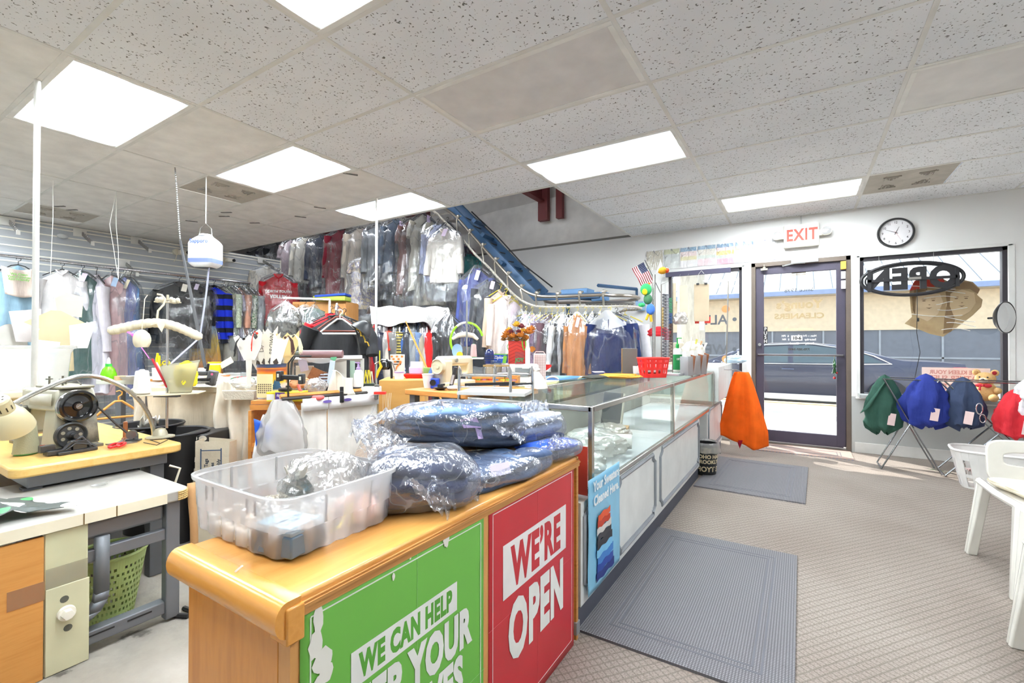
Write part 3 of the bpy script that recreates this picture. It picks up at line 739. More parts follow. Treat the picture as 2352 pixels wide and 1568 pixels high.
# white laminate block at the end
solo('white_cabinet',MB().bx((-1.45,5.03,.58),(-.70,6.1,.935)),WL,'plain white laminate cabinet at the window end of the counter','cabinet',bev=.006)
# bin with subway lettering
t = thing('waste_bin','black waste bin with cream block lettering beside the counter','bin',(-.73,4.44,0))
part('bin_body',MB().lathe([(.085,0),(.09,.01),(.105,.27),(.109,.275),(.102,.275),(.085,.02),(0,.02)],28),mat('242426',.5),t)
def bend_text(body,size,rad,z,a0,sx=1,off=0):
    mb = MB().text(body,size,TR((0,0,0)),sx,off)
    out = MB();out.f = mb.f;out.m = mb.m
    for p in mb.v:
        a = a0+p.x/rad;rr = rad+(z+p.y)*.06+.0015;out.v.append(V((rr*cos(a),rr*sin(a),z+p.y)))
    return out
for k,(s_,z_) in enumerate((('LEY ST',.225),('SOHO HALL',.170),('BROOKLYN',.125),('HOYT ST',.06))):
    part('lettering',bend_text(s_,.062 if k in (0,3) else .045,.089,z_,R(-55),.9,.002),mat('e2d3ae',.6),t,smooth=0)
def bagrim(u,v):
    a = 2*pi*u;r = .106+.02*v+.012*noise.noise(V((cos(a)*3,sin(a)*3,v*2)));return (r*cos(a),r*sin(a),.275+.02*sin(v*pi)-.12*max(0,v-.4)*(1+.6*noise.noise(V((a,1,0)))))
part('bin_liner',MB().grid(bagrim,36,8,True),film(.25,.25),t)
# sweater poster
def poster(nm,label,x,ya,yb,za,zb,mats_,nx=24,amp=.004,curl=0):
    t_ = thing(nm,label,'poster',(x,ya,za));mb = MB()
    mb.grid(lambda u,v: (amp*noise.noise(V((u*3,v*3,ya)))+.002+curl*max(0,u-.7)**2,u*(yb-ya),v*(zb-za)),nx,nx)
    part('sheet',mb,mats_,t_,smooth=1,solid=.0006);return t_
BLUEP = ramp
def gradm(c1,c2,z0,z1):
    m,N,L = newmat('grad');o = N.new('ShaderNodeOutputMaterial');p = N.new('ShaderNodeBsdfPrincipled');L.new(p.outputs[0],o.inputs[0])
    t_ = N.new('ShaderNodeTexCoord');sp = N.new('ShaderNodeSeparateXYZ');L.new(t_.outputs['Object'],sp.inputs[0])
    mr = N.new('ShaderNodeMapRange');mr.inputs[1].default_value = z0;mr.inputs[2].default_value = z1;L.new(sp.outputs[2],mr.inputs[0])
    L.new(ramp(N,L,mr.outputs[0],[(0,c1),(1,c2)]),p.inputs['Base Color']);p.inputs['Roughness'].default_value = .35;return m
t = poster('sweater_poster','light blue sweater cleaning poster on the white counter front',-.732,1.75,2.13,.13,.60,mat('86c4e4',.3),amp=.004)
mb = MB()
for s_,z_,sz in (('Your Sweaters',.435,.052),('Cleaned Here.',.375,.052)): mb.text(s_,sz*1.08,frame((.009,.195,z_),(0,1,0),(0,0,1)),.92,.0022)
part('poster_lettering',mb,mat('f4f8fa',.5),t,smooth=0)
cols = ['1d2f78','24449a','3f7fc8','7cc0e8','2b2b33','3b3a40','d8d6d2','c33a1f','e0562a']
zz = .03
for k,c in enumerate(cols):
    h_ = .034 if k < 5 else .028
    n_ = 14;x0,x1 = .075+.006*(k % 3),.285-.006*(k % 2)-.007*k
    pts = []
    for i in range(n_+1): pts.append((x0+(x1-x0)*i/n_,zz+.004*sin(i*.9+k)))
    for i in range(n_,-1,-1): pts.append((x0+(x1-x0)*i/n_,zz+h_+.004*sin(i*.7+k*2)))
    part('printed_sweater',MB().prism(pts,.001,frame((.0085+.0003*k,0,0),(0,1,0),(0,0,1))),mat(c,.5),t,smooth=0);zz += h_*.98
# orange cloth hanging from the cabinet end
def drape(fn,nu=36,nv=30): return MB().grid(fn,nu,nv)
def oc(u,v):
    w = .07+.17*min(1,v*1.25)**.8;x = (u-.5)*2*w;fold = .035*sin(u*13+v*1.2)*min(1,v*2.2)
    zb = 1-.10*abs(u-.7)*2*v
    return (x*.95+.02*v,-.02+fold*.8-.05*v*(1-v)+.03*sin(u*6),-.80*v*zb)
t = thing('orange_cloth','orange work cloth draped from the end of the white cabinet beside the door','cloth',(-.53,5.42,.87))
part('cloth',drape(oc),fabric('ee6414'),t,smooth=1.2,solid=.003)
part('cloth_hook',MB().tube([(-.18,.0,.02),(-.05,0,.02),(0,0,0)],.006,6),CHROME,t)
part('red_corner',MB().grid(lambda u,v: (-.03+(u-.5)*.06*(1-v)+.01,-.01+.01*sin(u*9),-.72-.09*v),8,6),fabric('b0203a'),t,smooth=1)
# stack of white cups behind the cloth
cs = MB()
for k in range(9): cs.lathe([(.05,0),(.058,.012),(.06,.02),(.052,.02)],16,c=(0,0,.26+.022*k))
t = thing('tub_stack','stack of white plastic tubs between the orange cloth and the door','tub',(-.50,5.98,0))
part('shelf_leg',MB().bx((-.2,-.1,0),(.02,.06,.25)),WL,t)
part('tub',cs,mat('f2f2f0',.4),t)
# ================================================================ customer side
PLW = mat('e4e1d9',.22,coat=.4)
def plastic_chair(loc,rz,label):
    t = thing('plastic_chair',label,'chair',loc,rz,'white plastic chairs by the right wall')
    # local: seat faces -y, back at +y
    W,Dp,zs = .25,.26,.42
    part('seat',MB().grid(lambda u,v: ((u-.5)*2*W*(1+.04*sin(v*pi)),(v-.5)*2*Dp,zs-.018*sin(u*pi)*sin(v*pi)-.05*max(0,.12-v)/.12*.5-.03*(abs(u-.5)*2)**6),22,22),PLW,t,smooth=1,solid=.016)
    part('seat_rim',MB().tube([(-W,Dp,zs-.01),(-W-.01,0,zs-.012),(-W*.98,-Dp+.06,zs-.014),(-W+.05,-Dp,zs-.03),(W-.05,-Dp,zs-.03),(W*.98,-Dp+.06,zs-.014),(W+.01,0,zs-.012),(W,Dp,zs-.01)],.018,8),PLW,t)
    def legm(sx_,sy_,w1,w2):
        m_ = MB();x0,y0_ = sx_*(W-.01),sy_*(Dp-.03);x1,y1_ = sx_*(W+.03),sy_*(Dp+.02)
        for k in range(8):
            pass
        prof = [(-w1,-.02),(-w1*.3,-.026),(0,-.012),(w1*.3,-.026),(w1,-.02),(w1,.02),(-w1,.02)]
        vs = []
        for q_,f_ in ((0,1.0),(1,w2/w1)):
            for a_,b_ in prof: vs.append((x0+(x1-x0)*q_+sx_*-b_*(1),y0_+(y1_-y0_)*q_+a_*f_,(zs-.01)*(1-q_)))
        n_ = len(prof);m_.add(vs,[tuple(range(n_))[::-1],tuple(range(n_,2*n_))]+[(i,(i+1) % n_,n_+(i+1) % n_,n_+i) for i in range(n_)])
        return m_
    for sx_ in (-1,1):
        part('leg',legm(sx_,-1,.075,.042),PLW,t,bev=.005);part('leg',legm(sx_,1,.045,.026),PLW,t,bev=.005)
    # backrest: ring with a wide oval opening
    ob = [];ib = []
    n_ = 40
    def rr(w,h,cz,e,k): a = 2*pi*k/n_;c_,s_ = cos(a),sin(a);return (w*abs(c_)**(2/e)*(1 if c_ > 0 else -1),cz+h*abs(s_)**(2/e)*(1 if s_ > 0 else -1))
    bk = MB();vs = []
    for k in range(n_):
        xo,zo = rr(W-.03,.115,zs+.105,6,k);xi,zi = rr(W-.10,.035,zs+.12,4,k)
        for yy in (-.012,.012):
            bow = lambda x: Dp+.02-.05*(x/W)**2*0.5
            vs.append((xo,bow(xo)+yy+.1*(zo-zs),zo));vs.append((xi,bow(xi)+yy+.1*(zi-zs),zi))
    fs = []
    for k in range(n_):
        j = (k+1) % n_;a0,a1,a2,a3 = 4*k,4*k+1,4*k+2,4*k+3;b0,b1,b2,b3 = 4*j,4*j+1,4*j+2,4*j+3
        fs += [(a0,b0,b1,a1),(a2,a3,b3,b2),(a0,a2,b2,b0),(a1,b1,b3,a3)]
    bk.add(vs,fs);part('backrest',bk,PLW,t,bev=.006)
    return t
plastic_chair((1.09,3.26,0),R(3),'cream-white plastic chair with a folded cushion on its seat')
plastic_chair((.965,2.24,0),R(-2),'cream-white plastic chair cut by the right edge, nearest the camera')
def cush(u,v):
    a = 2*pi*u;rr_ = (abs(cos(a))**8+abs(sin(a))**8)**(-1/8)
    ph = pi*(v-.5);r_ = cos(ph)**.35;return (.21*rr_*cos(a)*r_*(1+.03*noise.noise(V((cos(a)*2,sin(a)*2,0)))),.20*rr_*sin(a)*r_,.028*sin(ph)+.006*noise.noise(V((cos(a)*r_*3,sin(a)*r_*3,5)))+.012*abs(r_*cos(a)))
t = thing('seat_cushion','flat cream fabric cushion lying on the plastic chair','cushion',(1.06,3.27,.435),R(14));part('cushion',MB().grid(cush,40,12,True),fabric('e6dcc6'),t,smooth=1.2)
part('piping',MB().tube([((.205*((abs(cos(a))**8+abs(sin(a))**8)**(-1/8))*cos(a)),(.195*((abs(cos(a))**8+abs(sin(a))**8)**(-1/8))*sin(a)),.008+.01*abs(cos(a))) for a in [2*pi*k/48 for k in range(48)]],.004,6,closed=True),fabric('c9bda0'),t)
# laundry basket with slots
def basket(nm,label,loc,rz,W_,D_,H_,c,cat='basket',slots=True,rows=2,ncol=15):
    t = thing(nm,label,cat,loc,rz);mb = MB();e = 4
    def ring(u,z):
        a = 2*pi*u;f_ = (abs(cos(a))**e+abs(sin(a))**e)**(-1/e);k_ = .80+.20*z/H_
        return (W_*f_*cos(a)*k_,D_*f_*sin(a)*k_,z)
    zs_ = [0,.05*H_,.30*H_,.38*H_,.76*H_,.88*H_,H_] if rows == 2 else [0,.08*H_,.85*H_,H_]
    sol = [True,False,True,False,True,True] if rows == 2 else [True,False,True]
    n_ = ncol*3
    for k in range(len(zs_)-1):
        for i in range(n_):
            if sol[k] or i % 3 != 1:
                pts = [ring(i/n_,zs_[k]),ring((i+1)/n_,zs_[k]),ring((i+1)/n_,zs_[k+1]),ring(i/n_,zs_[k+1])]
                mb.add(pts,[(0,1,2,3)])
    mb.add([ring(i/n_,.0) for i in range(n_)],[tuple(range(n_))])
    part('basket_body',mb,mat(c,.35),t,smooth=0,solid=.006)
    part('basket_rim',MB().tube([V(ring(i/48,H_))*1 for i in range(48)],.011,8,closed=True),mat(c,.35),t)
    return t
basket('laundry_basket','white slotted laundry basket on the floor under the cap rack',(1.37,5.22,0),R(-6),.31,.20,.30,'ecebe8')
basket('laundry_basket','pale lilac slotted basket behind the plastic chair',(1.80,5.05,0),R(4),.24,.17,.24,'b9bfe0')
# pink paper in the basket
solo('paper_pile',MB().grid(lambda u,v: (1.37+(u-.5)*.4,5.22+(v-.5)*.24,.12+.05*noise.noise(V((u*4,v*4,0)))),14,10),mat('e8cfcb',.8),'pink paper scraps lying inside the white laundry basket','paper',smooth=1,solid=.002)
# folding wire rack with caps hung on it
t = thing('folding_rack','folding chrome X-frame rack under the window holding laundry','rack',(1.15,5.6,0))
fk = MB();zt_ = .84
for y in (-.14,.14):
    for xa,xb in ((-.52,-.12),(-.10,-.50)): fk.tube([(xa,y,.01),(xb,y,zt_)],.007,6)
    for xa,xb in ((-.08,.62),(.62,-.08)): fk.tube([(xa,y,.01),(xb,y,zt_)],.007,6)
fk.tube([(-.52,-.14,.01),(-.52,.14,.01)],.007,6);fk.tube([(-.08,-.14,.012),(-.08,.14,.012)],.007,6)
fk.tube([(-.50,-.14,zt_),(-.50,.14,zt_)],.007,6);fk.tube([(-.12,-.14,zt_),(-.12,.14,zt_)],.007,6);fk.tube([(.62,-.14,zt_),(.62,.14,zt_)],.007,6)
fk.tube([(-.5,-.14,zt_),(.62,-.14,zt_)],.006,6);fk.tube([(-.5,.14,zt_),(.62,.14,zt_)],.006,6)
part('wire_frame',fk,mat('8f9296',.25,1),t)
def blob(fn,nu=32,nv=22): return MB().grid(fn,nu,nv,True)
def hung_garment(nm,label,loc,w,d,h,c,seed,grp=None,c2=None,tagc='f0d5d2',hood=True,rz=0,nfold=7):
    t = thing(nm,label,'garment',loc,rz,grp)
    def f(u,v):
        a = 2*pi*u;ww = (math.sin(min(1,v*1.6)*pi/2))**.6*(1-.25*max(0,v-.55));
        fo = 1+.16*sin(a*nfold+seed+3*v)*min(1,v*1.5)+.20*noise.noise(V((cos(a)*1.6+seed,sin(a)*1.6,v*2.4)))+.13*(1-2*abs(noise.noise(V((cos(a)*2.6,sin(a)*2.6+seed,v*6+a*.4)))))
        z = -h*v*(1+.12*noise.noise(V((cos(a)*2,sin(a)*2,seed))))
        cl = 1-(max(0,v-.93)/.07)*.6
        return (w*ww*cos(a)*fo*cl+.04*w*sin(v*4+seed),d*ww*sin(a)*fo*cl,z+.02)
    part('garment_body',blob(f,44,26),fabric(c),t,smooth=1.2)
    if c2: part('lining',MB().ball((w*.3,-d*.6,-h*.35),(w*.5,d*.6,h*.22)),fabric(c2),t)
    if tagc: part('paper_tag',MB().box((w*.25,-d*1.15,-h*.72),(.055,.003,.11),ry=R(8)),mat(tagc,.6),t)
    return t
# green umbrella-like garment bag folded over the rack
hung_garment('green_bag','dark green bag hung at the left end of the folding rack',(.66,5.53,.86),.13,.07,.54,'33564a',1.2,rz=R(10),nfold=5)
part('flap',MB().grid(lambda u,v: (-.02-.20*v*(1-u*.75)+.02,-.05-.02*sin(u*5),-.02-.33*v*(.55+.45*(1-u))-.02*u),12,14),fabric('35594c'),bpy.data.objects['green_bag'],smooth=1,solid=.004)
hung_garment('blue_jacket','royal blue jacket bundled on the folding rack, left of the navy one',(.95,5.5,.88),.155,.11,.46,'2c3a8a',2.7)
hung_garment('blue_jacket','dusty navy jacket hung on the rack below the teddy bear',(1.20,5.5,.86),.12,.10,.45,'3a4661',5.1,rz=R(-12))
hung_garment('red_garment','red and white garment bundled at the right end of the rack',(1.50,5.42,.78),.12,.10,.40,'d0303a',8.3,c2='efeaf0')
hung_garment('white_garment','white garment piled at the right edge above the red one',(1.64,5.38,.90),.15,.12,.30,'ecebee',3.9,tagc=None)
cp = MB();
solo('carabiner',MB().tube([(1.27+.02*cos(a),5.38,.62+.045*sin(a)) for a in [2*pi*k/16 for k in range(16)]],.005,6,closed=True).tube([(1.29+.018*cos(a),5.38,.54+.035*sin(a)) for a in [2*pi*k/16 for k in range(16)]],.004,6,closed=True),CHROME,'silver snap hook clipped to the dusty navy jacket','hook')
# teddy bear on the sill ledge
struct('trim_5',MB().bx((.52,YF-.16,.60),(1.72,YF,.635)),mat('a7abaa',.5))
t = thing('teddy_bear','golden brown teddy bear with a red bow tie sitting by the window','teddy bear',(1.47,6.04,.635),R(-25))
FUR = wood('dab27a','c79a5e',(40,40,40),.95)
part('body',MB().ball((0,0,.085),(.085,.07,.09)),FUR,t);part('head',MB().ball((0,-.01,.205),(.075,.065,.062)),FUR,t)
part('muzzle',MB().ball((-.0,-.07,.19),(.032,.03,.026)),mat('ecd9b4',.9),t)
part('nose',MB().ball((0,-.10,.20),(.014,.01,.011)),mat('3b2d2d',.4),t)
for s_ in (-1,1):
    ea = part('ear',MB().ball((s_*.062,0,.262),(.03,.018,.03)),FUR,t)
    part('inner_ear',MB().ball((s_*.062,-.014,.262),(.017,.01,.018)),mat('a3202a' if s_ > 0 else 'b98d5c',.9),ea)
    part('eye',MB().ball((s_*.027,-.068,.222),.007),BLACK,t)
    part('arm',MB().ball((s_*.085,-.03,.10),(.03,.045,.03)),FUR,t);part('foot',MB().ball((s_*.07,-.09,.035),(.035,.05,.035)),FUR,t)
part('bow',MB().ball((-.03,-.075,.145),(.028,.012,.018)).ball((.03,-.075,.145),(.028,.012,.018)).ball((0,-.085,.145),.01).tube([(-.02,-.08,.14),(-.025,-.085,.10)],[.006,.012],6),mat('cf2638',.6),t)
# round convex mirror seen edge-on
t = thing('round_mirror','round black-rimmed convex mirror on the right window jamb','mirror',(1.60,6.00,1.41),R(230))
part('shell',MB().lathe([(.02,.06),(.10,.05),(.143,.015),(.15,0),(.142,-.004)],36,T=M.Rotation(R(90),4,'X'),cap=False),mat('26262a',.3),t)
part('mirror_face',MB().lathe([(.141,0),(.10,-.02),(.05,-.03),(0,-.033)],36,T=M.Rotation(R(90),4,'X'),cap=False),mat('f2f4f6',.02,1,var=0),t)
part('bracket',MB().tube([(0,-.05,0),(-.02,-.14,0)],.01,8),BLACK,t)
# wall clock, exit sign
t = thing('wall_clock','round black-rimmed wall clock above the right window','clock',(.84,YF,2.325))
Tc = M.Rotation(R(90),4,'X')
part('rim',MB().lathe([(.152,0),(.156,.015),(.148,.035),(.136,.035),(.134,.015)],48,T=Tc,cap=False),mat('1f1f21',.3),t)
part('face',MB().lathe([(.137,.0),(.137,.014)],48,T=Tc),mat('eceaec',.5),t)
nb = MB()
for k in range(1,13):
    a = R(90-30*k);nb.text(str(k),.034,frame((.108*cos(a),-.0155,.108*sin(a)),(1,0,0),(0,0,1)),.85,.0004)
nb.mi = 0;part('numerals',nb,mat('333333',.5),t,smooth=0)
def hand(mb,ang,L1,w_): a = R(90-ang);d_ = V((cos(a),0,sin(a)));n_ = V((-sin(a),0,cos(a)));mb.add([d_*-.02+n_*w_+V((0,-.018,0)),d_*-.02-n_*w_+V((0,-.018,0)),d_*L1-n_*w_*.4+V((0,-.018,0)),d_*L1+n_*w_*.4+V((0,-.018,0))],[(0,1,2,3)])
m_ = MB();hand(m_,25,.065,.003);part('hour_hand',m_,BLACK,t,smooth=0,solid=.001)
m_ = MB();hand(m_,295,.092,.0025);part('minute_hand',m_,BLACK,t,smooth=0,solid=.001)
m_ = MB();hand(m_,152,.09,.0008);part('second_hand',m_,mat('b02020',.5),t,smooth=0,solid=.001)
t = thing('exit_sign','white exit sign with red letters and two emergency lamp heads','exit sign',(0.005,YF-.005,2.25))
part('housing',MB().box((0,-.035,.14),(.34,.06,.26)),mat('ece9dc',.4),t,bev=.012)
part('exit_lettering',MB().text('EXIT',.180,frame((0.005,-.0665,.150),(1,0,0),(0,0,1)),.74,.006,sp=1.12),mat('d9341f',.5,em=.25),t,smooth=0)
part('stem',MB().cyl((0,-.02,.26),(0,-.02,.37),.006),STEEL,t)
for s_,nm_ in ((-1,'lamp_head'),(1,'lamp_head')):
    h_ = part(nm_,MB().box((s_*.20,-.04,.15),(.08,.05,.06)).lathe([(.035,0),(.05,.02),(.052,.045),(.048,.05)],20,T=M.Translation((s_*.235,-.045,.16)) @ M.Rotation(R(90),4,'X')),mat('dedbcd',.4),t)
    part('lens',MB().lathe([(.046,.05),(.03,.058),(0,.06)],20,T=M.Translation((s_*.235,-.045,.16)) @ M.Rotation(R(90),4,'X'),cap=False),mat('e8e8e8',.1,.6),h_)
# paper certificates pinned in plastic over the left window
cert = [(-1.76,-1.53,[('d8cfb4',1)]),(-1.53,-1.32,[('c9cf9a',.25),('c8d0ca',.75)]),(-1.32,-1.11,[('6fa3c4',.2),('ecd4cf',.25),('ded38a',.2),('e6e2de',.35)]),
        (-1.11,-.89,[('6fa3c4',.18),('e3dccb',.3),('c9d4c4',.17),('e7c1c6',.35)]),(-.89,-.68,[('6a9fc6',.18),('ecc2bd',.17),('e6c93c',.2),('b9d0b4',.15),('e58ea6',.3)]),
        (-.68,-.47,[('6a9fc6',.2),('f0c48a',.2),('dfe0e0',.25),('cfd2e2',.35)]),(-.47,-.24,[('e6e4e8',.5),('cdc9e0',.5)])]
lab = ['cream','pale green','blue and yellow banded','blue and pink banded','yellow and bright pink banded','blue and orange banded','shiny white and lilac']
for k,(xa,xb,bands) in enumerate(cert):
    t = thing('pinned_card',f'{lab[k]} card in a clear sleeve above the left window','card',(xa,YF-.006,2.15),0)
    z = .25
    for c,fr_ in bands:
        part('card_band',MB().bx((.006,-.002,z-.25*fr_),(xb-xa-.008,.0,z)),mat(c,.6),t,smooth=0);z -= .25*fr_
    part('sleeve',MB().grid(lambda u,v: (u*(xb-xa),-.006-.003*noise.noise(V((u*5+k,v*5,0))),-.005+v*.262),10,10),film(.05,.3),t,smooth=1)
    part('pin',MB().ball(((xb-xa)/2,-.01,.24),.005),mat('24408c',.3),t)
# neon OPEN sign (seen from behind)
t = thing('open_sign','black oval neon OPEN sign seen from behind in the right window','sign',(.945,6.13,1.63))
def ell(a_,b_,cz,n_=60): return [(a_*cos(2*pi*k/n_),0,cz+b_*sin(2*pi*k/n_)) for k in range(n_)]
NB = mat('232226',.5)
part('outer_oval',MB().tube([V(p)+V((0,0,-.02*sin(2*pi*k/60*1))) for k,p in enumerate(ell(.40,.185,.20))],.016,8,closed=True),NB,t)
part('inner_oval',MB().tube(ell(.365,.150,.195),.009,8,closed=True),NB,t)
part('open_letters',MB().text('OPEN',.285,frame((0,0,.205),(-1,0,0),(.08,0,1)),.88,.015,ext=.012,sp=1.14),NB,t,smooth=0)
part('backing_bar',MB().box((0,-.015,.195),(.70,.02,.028)).box((-.33,-.015,.19),(.03,.02,.22)).box((.35,-.015,.19),(.03,.02,.18)),NB,t)
part('maker_label',MB().box((0.03,-.03,.20),(.10,.004,.025)),mat('8d8a84',.5),t)
part('power_cord',MB().tube([(.05,-.01,.10),(.05,-.02,-.10),(.045,-.02,-.35),(.07,-.02,-.55),(.03,-.02,-.80),(.02,-.02,-.98)],.003,5),BLACK,t)
part('cord_switch',MB().box((.055,-.02,-.22),(.018,.016,.035)),BLACK,t,bev=.003)
part('hanging_chain',MB().cyl((-.25,0,.34),(-.25,0,.455),.002,n=5).cyl((.18,0,.34),(.18,0,.455),.002,n=5),STEEL,t)
# window decal: two faces photo print, cut-out shape with white strands
t = thing('window_decal','sepia window decal of two faces seen through the right window glass','decal',(1.22,YF+.075,1.25))
dm = MB().prism([(-.30,.13),(-.24,.20),(-.25,.28),(-.26,.46),(-.22,.56),(-.12,.60),(.0,.58),(.05,.54),(.12,.57),(.22,.53),(.27,.46),(.25,.40),(.29,.35),(.28,.28),(.22,.20),(.10,.08),(.0,-.01),(-.10,.02)],.002,frame((0,0,0),(1,0,0),(0,0,1)))
part('print',dm,wood('c9a878','b08c5e',(3,3,3),.8),t,smooth=0)
part('red_cap_print',MB().prism([(-.26,.47),(-.22,.57),(-.12,.61),(-.0,.585),(.03,.50),(-.1,.50)],.002,frame((0,-.004,0),(1,0,0),(0,0,1))),mat('d8432c',.6),t,smooth=0)
part('face_print',MB().prism([(-.20,.20),(-.24,.30),(-.22,.40),(-.10,.45),(-.02,.42),(.0,.34),(-.04,.22),(-.12,.15)],.002,frame((0,-.004,0),(1,0,0),(0,0,1))),mat('dcc09a',.7),t,smooth=0)
part('face_print',MB().prism([(.06,.20),(.02,.30),(.05,.42),(.14,.46),(.23,.42),(.24,.32),(.20,.24),(.12,.18)],.002,frame((0,-.004,0),(1,0,0),(0,0,1))),mat('d6b98f',.7),t,smooth=0)
part('hair_print',MB().prism([(-.24,.40),(-.235,.27),(-.215,.22),(-.21,.36),(-.20,.44),(-.12,.47),(-.12,.49),(-.22,.48)],.002,frame((0,-.005,0),(1,0,0),(0,0,1))).prism([(.03,.32),(.02,.44),(.08,.54),(.20,.53),(.27,.45),(.255,.41),(.2,.46),(.10,.465),(.055,.42),(.05,.30),(.09,.16),(.06,.04),(.0,.02),(.01,.18)],.002,frame((0,-.005,0),(1,0,0),(0,0,1))),mat('8a6a42',.7),t,smooth=0)
fe = MB()
for cx_,cz_ in ((-.11,.33),(.135,.34)):
    for dx in (-.045,.045): fe.prism([(.014*cos(a),.005*sin(a)) for a in [2*pi*j/12 for j in range(12)]],.002,frame((cx_+dx*.8,-.006,cz_+.03),(1,0,0),(0,0,1)));fe.box((cx_+dx*.8,-.006,cz_+.047),(.034,.002,.004))
    fe.box((cx_+.006,-.006,cz_-.012),(.014,.002,.006));fe.prism([(-.026,.006),(0,.002),(.026,.007),(.0,-.008)],.002,frame((cx_+.004,-.006,cz_-.045),(1,0,0),(0,0,1)))
part('printed_feature',fe,mat('7a5b3c',.7),t)
st = MB();random.seed(5)
for k in range(9):
    z = .06+.055*k;a_,b_ = -.25+.22*random.random()+.1*(k < 3),.05+.2*random.random()
    st.tube([(a_+(b_-a_)*q,-.007,z+.02*sin(q*3+k)-.015*q) for q in [i/8 for i in range(9)]],.0035,5)
part('white_strand',st,WHITE,t)
# leather-cleaning card sign on the sill
t = thing('suede_sign','pale pink sign with reversed suede lettering leaning in the window','sign',(1.30,YF+.035,.64))
part('board',MB().box((0,0,.145),(.50,.004,.29)),mat('f0d6cd',.6),t)
mb = MB()
for s_,z_,sz in (('WE KLEEN YOUR',.245,.052),('LEATHER SUEDE',.185,.07),('EXPERTLY',.10,.08)): mb.text(s_,sz,frame((-.01,-.004,z_),(-1,0,0),(0,0,1)),.9,.002)
part('sign_lettering',mb,mat('cf8f85',.6),t,smooth=0)
# window lettering beside the door
lb = MB()
for k,(s_,z_) in enumerate((('\u2022 ALT',1.47),('\u2022 WED',1.10))): lb.text(s_,.17,frame((-.66,YF+.055,z_),(-1,0,0),(0,0,1)),1.0,.003,align='LEFT')
solo('window_lettering',lb,mat('5c6066',.6),'reversed grey ALT and WED lettering on the left window glass','lettering',smooth=0)
for z_,n_s in ((1.60,'upper'),(.98,'lower')): solo('round_decal',MB().cyl((-.79,YF+.052,z_),(-.79,YF+.056,z_),.045,n=24),clearplastic('f0c090',.7),f'{n_s} round pale orange sticker on the left window glass','sticker')
solo('window_sticker',MB().bx((-.66,YF+.05,.92),(-.625,YF+.056,1.08)),mat('dfe3ea',.5),'small white stickers low on the left window beside the door','sticker')
# ================================================================ front wooden cabinet
HONEY = wood('d7964a','c78437',(9,9,1.2),.3);HONEYT = wood('e0a458','cf8f42',(9,1.2,9),.28);EDGE = wood('c08a4c','a87138',(3,1,40),.5)
t = thing('wooden_cabinet','low honey-coloured wooden cabinet with green and red posters on its front','cabinet',(-.75,.47,0))
part('body',MB().bx((-.37,.012,0),(-.004,1.20,.675)),HONEY,t,bev=.003)
def bull(y0,y1):
    pts = [(-.37,.675),(.012,.675),(.012,.693),(-.0,.712),(-.37,.712)]
    m_ = MB().prism([(p[0],p[1]) for p in pts],y1-y0,frame((0,(y0+y1)/2,0),(1,0,0),(0,0,1)));return m_
part('top_board',MB().bx((-.385,-.004,.676),(.006,1.215,.712)),HONEYT,t,bev=.006)
# rounded end moulding along the left end
em = MB();n_ = 12
pts = [(-.022,.64)]+[(-.022+.0+.03*(1-cos(a))*0-.012*sin(a)*1.6,.655+.05*(a/(pi/2))) for a in [pi/2*k/n_ for k in range(n_+1)]]
ring = [(.012,.652),(-.006,.652)]+[(-.006-.022*sin(R(180*k/12)),.683-.031*cos(R(180*k/12))) for k in range(1,12)]+[(-.006,.714),(.02,.714)]
em.prism(ring,.40,frame((-.188,0,0),(0,1,0),(0,0,1)))
part('end_moulding',em,wood('dd9c4c','cc8a3c',(1.2,9,9),.22),t)
part('end_moulding',MB().bx((.0,0,.676),(.012,1.21,.700)).bx((0,0,.690),(.016,1.21,.696)),EDGE,t)
part('end_panel',MB().bx((-.36,.003,.02),(-.03,.014,.665)),wood('d08d3f','bd7a30',(9,9,1.2),.3),t,bev=.002)
part('corner_post',MB().bx((-.028,.003,0),(.006,.045,.680)),wood('cc9556','bb8040',(9,9,1),.4),t)
part('corner_post',MB().bx((-.012,1.195,0),(.006,1.212,.712)),EDGE,t)
part('corner_block',MB().bx((-.035,-.010,.640),(.0170,.024,.703)),wood('dd9c4c','cc8a3c',(1.2,9,9),.22),t,bev=.003)
part('middle_post',MB().bx((0,.568,0),(.007,.594,.676)),wood('cc9556','bb8040',(9,9,1),.4),t)
part('corner_shoe',MB().bx((-.02,1.19,.02),(.010,1.222,.07)),mat('8d8d90',.4),t,bev=.003)
# green poster
GRN = gradm('5fae3c','6fb54b',0,.7);REDP = mat('c02a35',.32,var=.03)
def bowed(y,z): return .003+.0025*noise.noise(V((y*5,z*5,2)))
t = poster('green_poster','green poster reading WE CAN HELP KEEP YOUR on the cabinet front',-.744,.49,1.040,.0,.69,GRN,amp=.0007)
bd = MB()
for a_,b_ in (((.02,.03),(.535,.03)),((.02,.665),(.535,.665))): bd.box((.0031,(a_[0]+b_[0])/2,a_[1]),(.0006,b_[0]-a_[0],.0028))
for y in (.02,.535): bd.box((.0031,y,.347),(.0006,.0028,.635))
part('poster_border',bd,mat('e9f0e4',.5),t)
part('poster_banner',MB().box((.0032,.27,.070+.445),(.0008,.325,.072)),mat('f0f1ee',.4),t)
def lett(s_,y,z,sz,sx_,off,m_,x=.0038,nm='poster_lettering'):
    return part(nm,MB().text(s_,sz,frame((x,y,z),(0,1,0),(0,0,1)),sx_*.93,off,sp=1.10),m_,t,smooth=0)
lett('WE CAN HELP',.27,.515,.066,.66,.0036,mat('55a035',.5))
WP2 = mat('eef0ec',.4)
lett('KEEP YOUR',.275,.418,.125,.655,.0075,WP2)
lett('LIVES',.36,.308,.125,.655,.0075,WP2)
